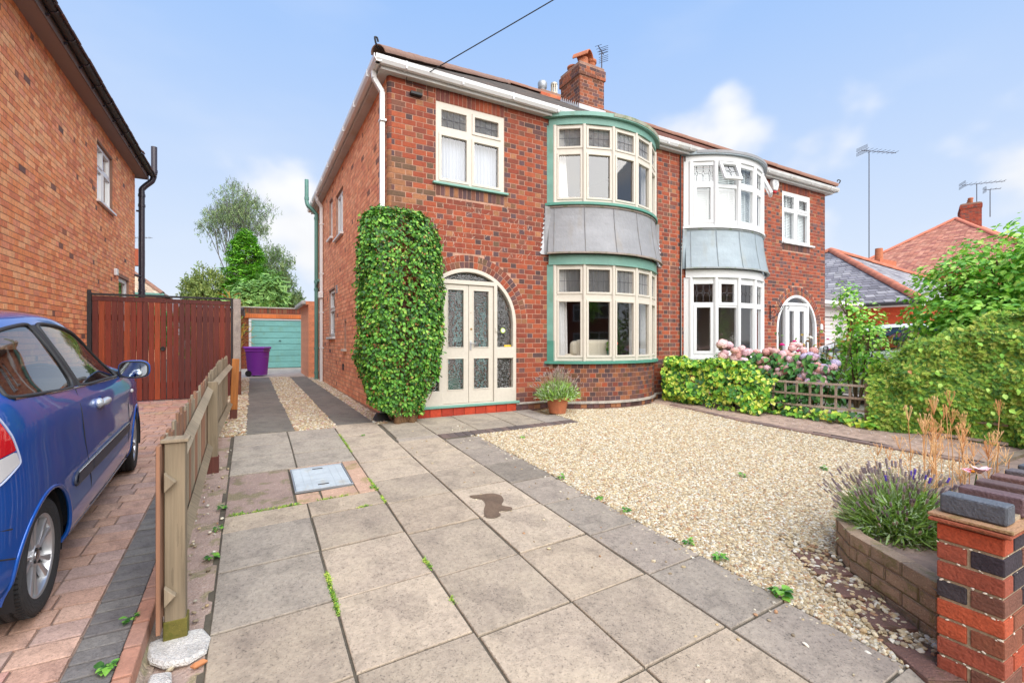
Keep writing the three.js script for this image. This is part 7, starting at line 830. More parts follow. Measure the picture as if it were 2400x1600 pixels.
{ // hedge: fine golden leaves over twigs and a near-black block painted as inner shade, taller towards the street
  const rnd = R(815), t = thing('hedge', 'dense golden-green small-leaved hedge at the right edge, rising towards the street', 'hedge', [8.15, 0, -2.2]); const list = [];
  const top = z => mix(0.82, 1.5, smooth(-1.15, -0.1, z)) + 0.25 * (noise3(z * 3, 4, 1) - 0.5) + 0.2 * (noise3(z * 9, 2, 1) - 0.5);
  for (let k = 0; k < 82000; k++) { const z = -1.15 + rnd() * 3.3, h = top(z), side = rnd(); let p, n; if (side < 0.66) { const y = rnd() * h, b = 0.16 * noise3(z * 2.2, y * 2.2, 5) + 0.10 * noise3(z * 6, y * 6, 8); p = V(-0.44 - b + 0.12 * smooth(0.5, 0, y) + 0.16 * Math.pow(y / h, 4) + Math.pow(rnd(), 2) * 0.14, y, z); n = V(-1, 0.45, 0.35); } else if (side < 0.82) { p = V(-0.45 + rnd() * 0.9, h - 0.02 + 0.08 * (rnd() - 0.5), z); n = V(-0.2, 1, 0.1); } else { p = V(-0.45 + rnd() * 0.8, rnd() * top(-1.15) * 1.05, -1.15 + rnd() * 0.12 - 0.08 * noise3(k, 0, 0)); n = V(-0.3, 0.4, -1); } list.push({ p, n: n.addScaledVector(rv(rnd), 0.55), a: V(-0.55, 0.25, 0.55).addScaledVector(rv(rnd), 0.8), s: 0.045 + rnd() * 0.035, c: jit(pick(TONES.hedge, rnd), rnd, 0.4) }); }
  foliage(t, list, LEAF.sprig); const big = []; for (let k = 0; k < 46; k++) { const z = -1 + rnd() * 1.8, y = 0.25 + rnd() * 1.2; if (y > top(z)) continue; big.push({ p: V(-0.63, y, z), n: V(-1, 0.5, 0.6).addScaledVector(rv(rnd), 0.4), a: V(0, -1, 0.3).addScaledVector(rv(rnd), 0.6), s: 0.045 + rnd() * 0.03, c: rnd() < 0.12 ? sRGB(206, 140, 80) : pick(TONES.privet, rnd), rank: rnd() }); } foliage(t, big, LEAF.oval, { single: 40, name: 'bindweed_leaves' });
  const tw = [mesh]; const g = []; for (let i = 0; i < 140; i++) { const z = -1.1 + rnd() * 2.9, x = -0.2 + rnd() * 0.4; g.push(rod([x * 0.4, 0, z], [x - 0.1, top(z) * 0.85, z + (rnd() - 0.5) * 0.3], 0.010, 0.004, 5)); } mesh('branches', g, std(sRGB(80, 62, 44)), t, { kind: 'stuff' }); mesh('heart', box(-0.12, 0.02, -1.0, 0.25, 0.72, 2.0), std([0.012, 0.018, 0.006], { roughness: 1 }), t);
}
function bush(name, label, cat, pos, rx, h, rz, n, tones, geo, s, seed, opt = {}) {
  const rnd = R(seed), t = thing(name, label, cat, pos), list = [], st = []; const lobes = Array.from({ length: opt.lobes || 9 }, () => { const a = rnd() * 6.28, r = Math.sqrt(rnd()) * 0.75; return [Math.cos(a) * rx * r, h * (0.35 + 0.5 * rnd()) * (1 - r * 0.35), Math.sin(a) * rz * r, 0.28 + rnd() * 0.28]; });
  for (let k = 0; k < n; k++) { const l = pick(lobes, rnd), d = rv(rnd).normalize(), q = 0.75 + rnd() * 0.3; const p = V(l[0] + d.x * rx * l[3] * q, Math.max(0.05, l[1] + d.y * h * 0.55 * l[3] * q), l[2] + d.z * rz * l[3] * q); list.push({ p, n: d.clone().add(V(0, 0.5, 0)).addScaledVector(rv(rnd), 0.6), a: d.clone().add(V(0, opt.droop ?? 0.4, 0)).addScaledVector(rv(rnd), 0.7), s: s * (0.7 + rnd() * 0.6), c: jit(pick(tones, rnd), rnd, 0.35) }); }
  for (const l of lobes) { st.push(tube([[l[0] * 0.1, 0, l[2] * 0.1], [l[0] * 0.5, l[1] * 0.55, l[2] * 0.5], [l[0], l[1] + h * 0.1, l[2]]], (opt.stem || 0.012), 5, 6)); for (let i = 0; i < 5; i++) { const d = rv(rnd).normalize(); st.push(rod([l[0], l[1], l[2]], [l[0] + d.x * rx * l[3], l[1] + Math.abs(d.y) * h * 0.4 * l[3], l[2] + d.z * rz * l[3]], (opt.stem || 0.012) * 0.5, 0.002, 4)); } }
  mesh('branches', st, std(sRGB(96, 76, 54)), t); foliage(t, list, geo, { name: opt.leafName || 'crown' }); return t;
}
bush('shrub', 'bright green shrub with broad oval leaves rising above the golden hedge', 'shrub', [8.8, 0, -1.95], 0.95, 2.9, 1.3, 24000, TONES.privet, LEAF.oval, 0.078, 821, { lobes: 42, stem: 0.02 });
bush('shrub', 'small young tree with light green leaves in front of the white garage door', 'tree', [9.62, 0, -4.45], 0.5, 2.45, 0.5, 1700, TONES.privet, LEAF.oval, 0.075, 822, { lobes: 9, stem: 0.014 });
bush('shrub', 'wispy golden shoots at the near end of the trellis', 'shrub', [8.5, 0, -3.3], 0.35, 1.25, 0.3, 700, sr([[196, 188, 70], [176, 170, 60], [206, 186, 96]]), LEAF.sprig, 0.075, 823, { lobes: 7, stem: 0.005 });
bush('shrub', 'dark pointed-leaf shrub showing over the hedge at the far right', 'shrub', [10.6, 0, -2.2], 0.7, 3.05, 0.7, 420, TONES.dark, LEAF.slim, 0.2, 824, { lobes: 6, stem: 0.014 });

// ---------------------------------------------------------------- raised bed, wall and its plants
{
  const rnd = R(901), b = thing('raised_bed', 'low raised bed walled in lichened brown bricks beside the pillar', 'planter', [3.1, 0, -1.3]); const m = [[0.46, 0.36, 0.26], [0.40, 0.32, 0.235], [0.50, 0.39, 0.28]].map(c => std(c, { map: rep(T.lichen, 2), bumpMap: rep(T.grainH, 3), bumpScale: 0.006 }));
  const P = [[2.92, -0.80], [3.0, -1.03], [3.30, -1.57], [3.50, -1.75], [3.9, -1.82], [8.2, -1.86]]; mesh('soil', extrude(poly([...P.map(([x, z]) => [x + 0.06, -z - 0.06]), [8.2, 0.93], [2.9, 0.93]]), 0.30).rotateX(-Math.PI / 2).translate(0, -0.345, 0), M.soil, b);
  for (let i = 0; i + 1 < P.length; i++) { const [ax, az] = P[i], [bx, bz] = P[i + 1], L = Math.hypot(bx - ax, bz - az), dx = (bx - ax) / L, dz = (bz - az) / L, yaw = Math.atan2(-dz, dx); mesh('mortar', box(0.003, -0.45, 0.008, L - 0.003, -0.012, 0.085).rotateY(yaw).translate(ax, 0, az), std([0.34, 0.29, 0.23], { map: rep(T.lichen, 2) }), b); for (let r = 0; r < 5; r++) { let u = -(r % 2) * 0.11; while (u < L) { const a = Math.max(u, 0.004), e = Math.min(u + 0.214, L - 0.004); if (e - a > 0.03 && !(i > 3 && a > 1.5)) { const g = rbox(a, -0.415 + r * 0.083, 0, e, -0.415 + r * 0.083 + 0.074, 0.09, 0.006, rnd() * 3, rnd() * 3, 1).rotateY(yaw).translate(ax, 0, az); mesh('brick', g, pick(m, rnd), b); } u += 0.224; } } }
  rebase(b, 3.1, -0.25, -1.3);
  const fl = thing('brick_edging', 'sunken dark red brick edging with lichen in front of the raised bed', null); fl.userData.kind = 'structure'; delete fl.userData.category; const q = [[2.78, -1.02], [2.98, -1.30], [3.12, -1.52], [3.24, -1.72]]; for (let i = 0; i < 4; i++) { const g = rbox(-0.17, -0.03, -0.11, 0.17, 0.008, 0.11, 0.012, rnd(), rnd()); const k = mesh('brick', g, std([0.21, 0.12, 0.10], { map: rep(T.lichen, 1.7), bumpMap: rep(T.grainH, 3), bumpScale: 0.008 }), fl); k.position.set(q[i][0] + 0.02, gl(q[i][0], q[i][1]) + 0.004, q[i][1]); k.rotation.y = 1.0 + (rnd() - 0.5) * 0.1; }
  // front wall: brick pillar end with tile creasing and bricks on edge
  const w = thing('garden_wall', 'red brick boundary wall end with tile creasing and a dark brick-on-edge coping', 'wall', [2.76, -0.34, -0.95]); const c0 = 0.0; const Z0 = 0.0, Z1 = 0.225, yT = 0.715;
  const core = mesh('core', box(0.008, -0.2, 0.008, 6, yT, Z1 - 0.008), M.mortarGrey, w);
  const bm = (c, j) => std(c, { map: rep(T.worn, 2.2), bumpMap: rep(T.grainH, 2.6), bumpScale: 0.006, roughness: 0.92 }); const reds = [sRGB(196, 92, 58), sRGB(188, 84, 52), sRGB(166, 84, 62), sRGB(202, 100, 62)].map(bm), darks = [sRGB(70, 62, 66), sRGB(62, 52, 60)].map(bm), browns = [sRGB(150, 88, 64), sRGB(130, 84, 68), sRGB(112, 78, 72)].map(bm);
  const plan = [['r', 'r'], ['r', 'r'], ['r', 'B'], ['r', 'r'], ['D', 'b'], ['r', 'r'], ['r', 'd'], ['R'], ['r', 'D'], ['R']];
  for (let r = 0; r < 9; r++) { const y1 = yT - 0.01 - r * COURSE, y0 = y1 - 0.074; const row = [['R'], ['r', 'D'], ['R'], ['D', 'b'], ['R'], ['r', 'b'], ['R'], ['r', 'b'], ['R']][r];
    const choose = k => k === 'D' ? pick(darks, rnd) : k === 'b' ? pick(browns, rnd) : pick(reds, rnd);
    if (row.length === 1) { mesh('brick', rbox(0, y0, Z0, 0.104, y1, Z1, 0.006, rnd() * 3, rnd() * 3), choose('R'), w); }
    else { mesh('brick', rbox(0, y0, Z0, 0.215, y1, 0.104, 0.006, rnd() * 3, rnd() * 3), choose(row[0]), w); mesh('brick', rbox(0, y0, 0.116, 0.215, y1, Z1, 0.006, rnd() * 3, rnd() * 3), choose(row[1]), w); }
    let u = row.length === 1 ? 0.114 : 0.225; while (u < 1.6) { const L = row.length === 1 ? 0.215 : 0.103, dk = rnd() < 0.3; for (const [a, e] of row.length === 1 ? [[Z0, 0.104], [0.116, Z1]] : [[Z0, Z1]]) mesh('brick', rbox(u, y0, a, u + L, y1, e, 0.005, rnd() * 3, rnd() * 3, 1), dk ? pick(darks, rnd) : pick(browns.concat(reds), rnd), w); u += L + 0.01; } }
  const flecks = []; for (let k = 0; k < 80; k++) { const r = Math.floor(rnd() * 9), y = yT - 0.01 - r * COURSE - 0.074 - 0.006 + (rnd() - 0.5) * 0.014, left = rnd() < 0.65, g = new THREE.IcosahedronGeometry(0.0025 + rnd() * 0.004, 0); g.scale(left ? 0.35 : 1.5, 0.8, left ? 1.5 : 0.35); g.rotateX((rnd() - 0.5)); flecks.push(left ? g.translate(-0.0005, y, rnd() * Z1) : g.translate(rnd() * 0.5, y, Z1 + 0.0005)); } mesh("mortar_flecks", flecks, std(sRGB(226, 216, 198), { roughness: 1 }), w, { kind: 'stuff' });
  for (let i = 0; i < 14; i++) { const x = -0.022 + i * 0.268; mesh('creasing_tile', rbox(x, yT, -0.025, x + 0.26, yT + 0.016, Z1 + 0.025, 0.005, rnd(), rnd()), std(sRGB(176, 98, 70), { map: rep(T.lichen, 1.6), bumpMap: rep(T.grainH, 3), bumpScale: 0.005 }), w); mesh('creasing_tile', rbox(x - 0.012 + (i ? 0 : 0.02), yT + 0.019, -0.030, x + 0.25, yT + 0.034, Z1 + 0.03, 0.005, rnd(), rnd()), std(sRGB(186, 150, 116), { map: rep(T.lichen, 1.6), bumpMap: rep(T.grainH, 3), bumpScale: 0.005 }), w); }
  const cop = [sRGB(92, 96, 104), sRGB(110, 84, 86), sRGB(104, 80, 78), sRGB(120, 88, 82), sRGB(98, 88, 90), sRGB(86, 88, 96)].map(c => std(c, { map: rep(T.grain, 2.6), bumpMap: rep(T.grainH, 2.6), bumpScale: 0.005, roughness: 0.6 })); for (let i = 0; i < 16; i++) { const x = 0.03 + i * 0.203; mesh('coping_brick', rbox(x, yT + 0.036, 0.0, x + 0.098, yT + 0.122 + (rnd() - 0.5) * 0.004, Z1 - (i ? 0 : 0.0), 0.010, rnd() * 3, rnd() * 3, 2), cop[i < 6 ? i : Math.floor(rnd() * 6)], w); } mesh('coping_bed', box(0.06, yT + 0.034, 0.012, 5.9, yT + 0.052, Z1 - 0.012), M.mortarGrey, w);
  // lavender
  const lv = thing('lavender', 'lavender bush with grey-purple flower spikes in the raised bed', 'lavender', [3.74, -0.07, -1.48]); const bl = [], sp = [], stems = [];
  for (let k = 0; k < 7600; k++) { const a = rnd() * 6.28, r = Math.pow(rnd(), 0.6), el = mix(1.45, -0.15, r) + (rnd() - 0.5) * 0.3, d = V(Math.cos(a) * Math.cos(el), Math.sin(el), Math.sin(a) * Math.cos(el)), u = 0.05 + rnd() * 0.32; bl.push({ p: V(d.x * u * 0.95, Math.max(-0.08, d.y * u * 0.75 + 0.03), d.z * u * 0.85), n: rv(rnd), a: d.clone().addScaledVector(rv(rnd), 0.35).add(V(0, 0.25, 0)), s: 0.055 + rnd() * 0.05, c: jit(pick(TONES.lav, rnd), rnd, 0.4) }); }
  for (let k = 0; k < 330; k++) { const a = rnd() * 6.28, r = Math.pow(rnd(), 0.7), el = mix(1.5, 0.35, r), d = V(Math.cos(a) * Math.cos(el), Math.sin(el), Math.sin(a) * Math.cos(el)), L = 0.36 + rnd() * 0.16, tip = V(d.x * L, d.y * L * 0.88 + 0.02, d.z * L); stems.push(rod([d.x * 0.12, d.y * 0.1, d.z * 0.12], [tip.x, tip.y, tip.z], 0.0018, 0.0014, 4)); sp.push([tip, d]); }
  lv.scale.set(0.98, 0.95, 0.98); foliage(lv, bl, LEAF.needle, { name: 'foliage' }); mesh('flower_stems', stems, std(sRGB(140, 146, 96)), lv, { kind: 'stuff' }); { const one = []; for (let i = 0; i < 6; i++) for (let k = 0; k < 4; k++) { const a = k * 1.57 + i * 0.6, g = new THREE.OctahedronGeometry(0.0034, 0); g.scale(1, 1.5, 1).translate(Math.cos(a) * 0.0036, i * 0.0058, Math.sin(a) * 0.0036); one.push(g); } const geo = merge(one), im = new THREE.InstancedMesh(geo, std([1, 1, 1], { roughness: 0.9 }), sp.length), c = new THREE.Color(); sp.forEach(([p, d], i) => { const q = new THREE.Quaternion().setFromUnitVectors(V(0, 1, 0), d.clone().add(V(0, 0.4, 0)).normalize()), k = 0.8 + rnd() * 0.5; im.setMatrixAt(i, new THREE.Matrix4().compose(p, q, V(k, k, k))); im.setColorAt(i, c.setRGB(...(rnd() < 0.035 ? sRGB(92, 70, 170) : pick(sr([[150, 134, 134], [134, 118, 122], [164, 148, 138], [122, 106, 108], [170, 156, 134]]), rnd)))); }); im.name = 'flower_spikes'; im.userData.kind = 'stuff'; lv.add(im); }
  // dried stalks, each a plant of its own stem
  const tan = sr([[224, 172, 116], [210, 150, 96], [232, 188, 136]]).map(c => std(c, { roughness: 0.9 })); const sps = [[4.05, -1.66, .42], [4.18, -1.45, .50], [4.3, -1.70, .48], [4.42, -1.52, .58], [4.5, -1.72, .70], [4.62, -1.45, .56], [4.66, -1.62, .76], [4.78, -1.72, .62], [4.85, -1.5, .56], [4.95, -1.66, .68], [5.02, -1.74, .74], [5.1, -1.58, .62], [5.2, -1.7, .78], [4.1, -1.30, .40], [4.36, -1.30, .50], [4.56, -1.28, .46], [4.75, -1.3, .55], [4.92, -1.36, .5]]; for (let k = 0; k < 16; k++) sps.push([4.0 + rnd() * 1.35, -1.72 + rnd() * 0.45, 0.36 + rnd() * 0.36]);
  const order = sps.map(q => sps.filter(p => p[0] / -p[1] * 0 + project(p[0], 0.4, p[1])[0] < project(q[0], 0.4, q[1])[0]).length);
  sps.forEach(([x, z, h], i) => { const o = thing('dried_stalk', `${h > 0.66 ? 'tall' : h > 0.52 ? 'middling' : 'short'} straw-coloured dried stalk, ${['first', 'second', 'third', 'fourth', 'fifth', 'sixth', 'seventh', 'eighth', 'ninth', 'tenth', 'eleventh', 'twelfth', 'thirteenth', 'fourteenth', 'fifteenth', 'sixteenth', 'seventeenth', 'eighteenth', 'nineteenth', 'twentieth'][order[i]] || `${order[i] + 1}th`} along from the lavender`, 'dried plant', [x, -0.03, z], 'dried stalks in the raised bed'); const g = [tube([[0, 0, 0], [(rnd() - 0.5) * 0.05, h * 0.5, (rnd() - 0.5) * 0.04], [(rnd() - 0.5) * 0.09, h * 0.86, (rnd() - 0.5) * 0.06]], 0.0029, 5, 8)]; const top = V(0, h * 0.86, 0); mesh('stem', g, tan[i % 3], o); const hd = []; for (let k = 0; k < 11; k++) { const a = rnd() * 6.28, r = 0.015 + rnd() * 0.028, e = V(Math.cos(a) * r, h + rnd() * 0.03 - r * 0.3, Math.sin(a) * r); hd.push(rod([top.x, top.y, top.z], [e.x, e.y, e.z], 0.0013, 0.001, 4)); hd.push(rod([e.x, e.y, e.z], [e.x + (rnd() - 0.5) * 0.02, e.y + 0.018, e.z + (rnd() - 0.5) * 0.02], 0.0024, 0.001, 4)); } for (let k = 0; k < 5; k++) { const y = h * (0.3 + 0.5 * rnd()), a = rnd() * 6.28; hd.push(rod([0, y, 0], [Math.cos(a) * 0.06, y + 0.08, Math.sin(a) * 0.06], 0.0022, 0.0012, 4)); } mesh('seed_head', hd, tan[(i + 1) % 3], o); });
  const an = thing('pink_flower', 'pale pink open flower with a yellow centre among the dried stalks', 'flower', [4.28, -0.03, -1.28]); mesh('stem', tube([[0, 0, 0], [0.01, 0.2, 0], [0.0, 0.33, 0.02]], 0.004, 5, 6), std(sRGB(96, 120, 60)), an); const pt = leafGeo(0.9, 0.12).scale(0.06, 0.06, 0.06); for (let i = 0; i < 12; i++) { const m = mesh('petal', pt, [std(sRGB(248, 176, 190), { side: THREE.DoubleSide }), std(sRGB(250, 204, 208), { side: THREE.DoubleSide })][i % 2], an); m.position.set((i % 3 - 1) * 0.028, 0.34 + (i % 2) * 0.008, 0.02 + (i % 2 ? 0.02 : -0.02)); m.rotation.set(-1.15 + (i % 2) * 0.3, i * 0.9, 0, 'YXZ'); } mesh('centre', [new THREE.SphereGeometry(0.013, 10, 8).translate(0.01, 0.35, 0.03), new THREE.SphereGeometry(0.011, 10, 8).translate(-0.03, 0.352, 0.01)], std(sRGB(236, 150, 40)), an);
}
{ // potted lavender by the bay
  const rnd = R(907), t = thing('potted_plant', 'terracotta pot of bushy lavender between the porch and the bow window', 'potted plant', [4.56, -0.02, -6.63]); mesh('pot', new THREE.LatheGeometry([[0.0, 0.0], [0.115, 0], [0.12, 0.01], [0.158, 0.20], [0.172, 0.202], [0.178, 0.245], [0.17, 0.25], [0.158, 0.245], [0.15, 0.20], [0, 0.2]].map(a => new THREE.Vector2(...a)), 36), M.terracotta, t); mesh('soil', new THREE.CylinderGeometry(0.15, 0.15, 0.02, 24).translate(0, 0.215, 0), M.soil, t); t.scale.setScalar(1.15);
  const bl = [], st = [], sp = []; for (let k = 0; k < 2100; k++) { const a = rnd() * 6.28, el = Math.asin(mix(0.06, 1, rnd())), d = V(Math.cos(a) * Math.cos(el), Math.sin(el), Math.sin(a) * Math.cos(el)), u = 0.06 + rnd() * 0.26; bl.push({ p: V(d.x * u, 0.2 + d.y * u * 0.8, d.z * u), n: rv(rnd), a: d.clone().add(V(0, 0.4, 0)).addScaledVector(rv(rnd), 0.3), s: 0.05 + rnd() * 0.04, c: jit(pick(TONES.lav, rnd), rnd, 0.35) }); } for (let k = 0; k < 190; k++) { const a = rnd() * 6.28, el = 0.35 + rnd() * 1.2, d = V(Math.cos(a) * Math.cos(el), Math.sin(el), Math.sin(a) * Math.cos(el)), L = 0.34 + rnd() * 0.14; const e = V(d.x * L * 0.95, 0.2 + d.y * L, d.z * L * 0.95); st.push(rod([d.x * 0.1, 0.25, d.z * 0.1], [e.x, e.y, e.z], 0.0016, 0.0012, 4)); sp.push(rod([e.x, e.y, e.z], [e.x + d.x * 0.03, e.y + 0.03, e.z + d.z * 0.03], 0.005, 0.003, 5)); } foliage(t, bl, LEAF.slim, { name: 'foliage' }); mesh('flower_stems', st, std(sRGB(150, 150, 110)), t, { kind: 'stuff' }); mesh('flower_spikes', sp, std(sRGB(150, 130, 124)), t, { kind: 'stuff' });
}
{ // weeds in the joints and the gravel
  const rnd = R(911); const spots = [[-0.21, -4.6, .085, 'rounded bright weed beside the concrete strip, farthest of three along the slabs'], [-0.215, -4.2, .07, 'leafy weed between slab edge and concrete strip, middle one of three along the slabs'], [-0.23, -3.75, .10, 'broad-leaved weed at the left edge of the slabs, the nearest of three along them'], [2.70, -3.86, .10, 'clump of clover-like weed at the slab and gravel edge, farther of the edge weeds'], [2.71, -3.28, .07, 'small weed tuft at the gravel edge beside the third dark slab'], [2.72, -2.96, .08, 'little weed at the gravel edge by a slab corner'], [2.73, -2.33, .09, 'bright rosette weed in the gravel close to the slab edge'], [2.74, -2.08, .10, 'spreading green weed in gravel near the front of the drive'], [2.70, -1.64, .13, 'grey-green feathery weed at the slab edge nearest the brick bed'], [3.15, -5.4, .09, 'low green weed patch in the gravel near the path corner'], [4.3, -3.0, .08, 'small weed patch in the middle of the gravel'], [5.2, -2.7, .09, 'pale green weed patch in gravel before the hedge'], [-0.53, -3.02, .09, 'green weed in the grey paver border by the kerb'], [-0.55, -2.66, .09, 'tall leafy weed at the kerb bricks, lower left corner'], [1.0, -4.5, .06, 'weed in the joint by the manhole corner'], [1.3, -6.4, .05, 'tuft of grass in a slab joint before the climber'], [-0.33, -8.0, .07, 'small plant by the foot of the orange post']];
  for (const [x, z, s0, label] of spots) { const s = s0 * 0.55; const y = x < -0.5 ? gn(z) : gl(x, z), t = thing('weed', label, 'weed', [x, y, z]); const n = s > 0.07 ? 26 : 15, list = []; for (let k = 0; k < n; k++) { const a = k * 2.4, d = V(Math.cos(a), 0.25 + rnd() * 0.8, Math.sin(a)); list.push({ p: V(d.x * s * 0.25, 0.005 + rnd() * s * (s > 0.08 ? 1.6 : 0.5), d.z * s * 0.25), n: V(0, 1, 0).addScaledVector(rv(rnd), 0.4), a: d, s: s * (0.45 + rnd() * 0.5), c: jit(pick(TONES.privet, rnd), rnd, 0.4) }); } const mats = {}; for (const l of list) { const k = Math.floor(rnd() * 3); mats[k] ??= leafMat(TONES.climber[k + 1]); const m = mesh('leaf', LEAF.oval, mats[k], t); const q = frame(l.n, l.a).scale(V(l.s, l.s, l.s)); q.setPosition(l.p); m.applyMatrix4(q); } }
  const list = []; const joints = []; for (let k = 0; k < 1500; k++) { const w = rnd(); let x, z; if (w < 0.45) { x = 1.022 + (rnd() - 0.5) * 0.012; z = -4.9 + rnd() * 2.4; if (noise3(0, 0, z * 6) < 0.52) continue; } else if (w < 0.6) { x = 0.425; z = -3.2 + rnd() * 0.45; } else if (w < 0.8) { z = -4.42; x = -0.15 + rnd() * 1.15; if (noise3(x * 7, 0, 2) < 0.5) continue; } else if (w < 0.9) { x = 0.425 + rnd() * 0.6; z = -4.11; if (noise3(x * 7, 3, 2) < 0.5) continue; } else { x = 1.03; z = -6.6 + rnd() * 0.9; } list.push({ p: V(x, gl(x, z) - 0.004, z), n: rv(rnd), a: V(0, 1, 0).addScaledVector(rv(rnd), 0.9), s: 0.012 + rnd() * 0.022, c: jit(pick(TONES.hedge, rnd), rnd, 0.5) }); }
  const holder = scene; const im = new THREE.InstancedMesh(LEAF.clump, leafWhite, list.length), c = new THREE.Color(); list.forEach((l, i) => { const q = frame(l.n, l.a).scale(V(l.s, l.s, l.s)); q.setPosition(l.p); im.setMatrixAt(i, q); im.setColorAt(i, c.setRGB(...l.c)); }); im.name = 'moss'; scene.add(im); tag(im, 'yellow-green moss and grass growing in the slab joints', null, null, 'stuff');
  // fallen leaves and petals along the soil border and the side strip
  const lf = []; for (let k = 0; k < 700; k++) { const z = -6.9 + rnd() * 4.6, x = 6.85 + rnd() * 0.9; lf.push([x, gl(x, z) + 0.03, z, rnd() < 0.3 ? sRGB(236, 222, 214) : pick(sr([[150, 108, 76], [120, 86, 62], [178, 130, 86]]), rnd), 0.018]); } for (let k = 0; k < 900; k++) { const z = -7.4 - rnd() * 8, x = 1.6 + rnd() * 0.2; lf.push([x, gl(x, z) + 0.012, z, pick(sr([[232, 196, 206], [224, 180, 190], [180, 130, 110]]), rnd), 0.020]); } const il = new THREE.InstancedMesh(LEAF.oval, leafWhite, lf.length); lf.forEach(([x, y, z, cc, s], i) => { const q = frame(V(0, 1, 0).addScaledVector(rv(rnd), 0.3), rv(rnd)).scale(V(s, s, s)); q.setPosition(x, y, z); il.setMatrixAt(i, q); il.setColorAt(i, c.setRGB(...cc)); }); il.name = 'litter'; scene.add(il); tag(il, 'fallen petals and dead leaves along the borders', null, null, 'stuff');
}
// ---------------------------------------------------------------- things seen in the windows
{
  const so = thing('sofa', 'back of a cream sofa seen through the lower bow window', 'sofa', [5.55, 0.06, -7.28]); const cm = std([0.60, 0.54, 0.42], { roughness: 0.95, map: rep(T.cloth, 2) }); mesh('back', [new RoundedBoxGeometry(0.8, 0.62, 0.2, 4, 0.09).translate(0.05, 0.86, 0.30)], cm, so); mesh('cushion', new RoundedBoxGeometry(0.42, 0.3, 0.2, 4, 0.09).translate(-0.2, 1.0, 0.24), cm, so); mesh('arm', new RoundedBoxGeometry(0.2, 0.5, 0.6, 4, 0.09).translate(-0.42, 0.66, 0.0), cm, so); mesh('seat', new RoundedBoxGeometry(0.95, 0.55, 0.6, 3, 0.06).translate(0, 0.28, -0.1), cm, so);
  const rnd = R(920), f = thing('window_flowers', 'pot of red flowers on the sill of the lower bow window', 'flowers', [5.93, 0.86, -6.84]); mesh('pot', new THREE.LatheGeometry([[0, 0], [0.06, 0], [0.09, 0.17], [0.08, 0.17], [0, 0.15]].map(a => new THREE.Vector2(...a)), 18), M.tealDark, f); const l = []; for (let k = 0; k < 90; k++) { const d = rv(rnd).normalize(); l.push({ p: V(d.x * 0.1, 0.24 + d.y * 0.1, d.z * 0.08), n: d.clone().add(rv(rnd, 0.4)), a: d.clone().add(V(0, 0.5, 0)), s: 0.07, c: pick(TONES.climber, rnd) }); } foliage(f, l, LEAF.oval); const hd = new THREE.IcosahedronGeometry(0.035, 1); for (const [x, y, z] of [[-.06, .36, .04], [0.0, .38, .02], [.06, .30, .06], [-.02, .28, .08]]) mesh('bloom', hd, std(sRGB(214, 60, 50)), f).position.set(x, y, z);
}

// ---------------------------------------------------------------- trees and roofs in the distance, left
function tree(name, label, pos, { h, spread, trunkR = 0.12, levels = 4, seed, leaves, tones, geo, s, droop = 0, forks = 4, up = 0.6, bark = [0.25, 0.22, 0.19], base = 0.3, cluster = 0.35, squeeze = 0 }) {
  const rnd = R(seed), t = thing(name, label, 'tree', pos), wood = [], tips = [];
  const grow = (p, d, L, r, lv) => { const m = p.clone().addScaledVector(d, L * 0.5).add(rv(rnd, L * 0.06)), e = p.clone().addScaledVector(d, L).add(rv(rnd, L * 0.08)); wood.push(tube([p, m, e], r, lv < 2 ? 7 : 4, lv < 2 ? 6 : 3)); if (lv >= levels) { tips.push([e, d]); tips.push([m, d]); return; } if (lv > 1) tips.push([m.clone().lerp(e, rnd()), d]); const n = lv === 0 ? forks : 3; for (let i = 0; i < n; i++) { const a = i / n * 6.283 + rnd() * 1.2, k = lv === 0 ? spread : spread * 1.15; const nd = d.clone().add(V(Math.cos(a) * k, up * 0.3 - droop * lv * 0.12, Math.sin(a) * k)).normalize(); grow(lv === 0 ? p.clone().lerp(e, 0.55 + 0.45 * i / n) : e, nd, L * (0.62 + rnd() * 0.2), r * 0.58, lv + 1); } };
  grow(V(0, 0, 0), V(0, 1, 0), h * base, trunkR, 0); mesh('trunk', wood, std(bark, { roughness: 1 }), t);
  const list = []; for (let k = 0; k < leaves; k++) { const [p, d] = pick(tips, rnd), o = rv(rnd, cluster * (0.4 + rnd() * 0.8)); o.y -= droop * Math.abs(o.x + o.z) * 0.6 + droop * rnd() * 0.5; list.push({ p: p.clone().add(o), n: rv(rnd).add(V(0, 0.6, 0)), a: V(0, droop ? -1 : 0.2, 0).addScaledVector(rv(rnd), 0.9), s: s * (0.7 + rnd() * 0.6), c: jit(pick(tones, rnd), rnd, 0.4) }); }
  foliage(t, list, geo, { name: 'crown' }); if (squeeze) t.scale.set(squeeze, 1, squeeze); return t;
}
tree('birch_tree', 'tall airy birch with drooping dark leaves behind the garage, against the sky', [-0.85, 0, -34.7], { h: 9.6, spread: 0.23, trunkR: 0.13, levels: 5, seed: 31, squeeze: 0.66, leaves: 3000, tones: TONES.birch, geo: LEAF.clump, s: 0.25, droop: 0.8, forks: 5, base: 0.36, cluster: 0.36, bark: [0.17, 0.155, 0.14] });
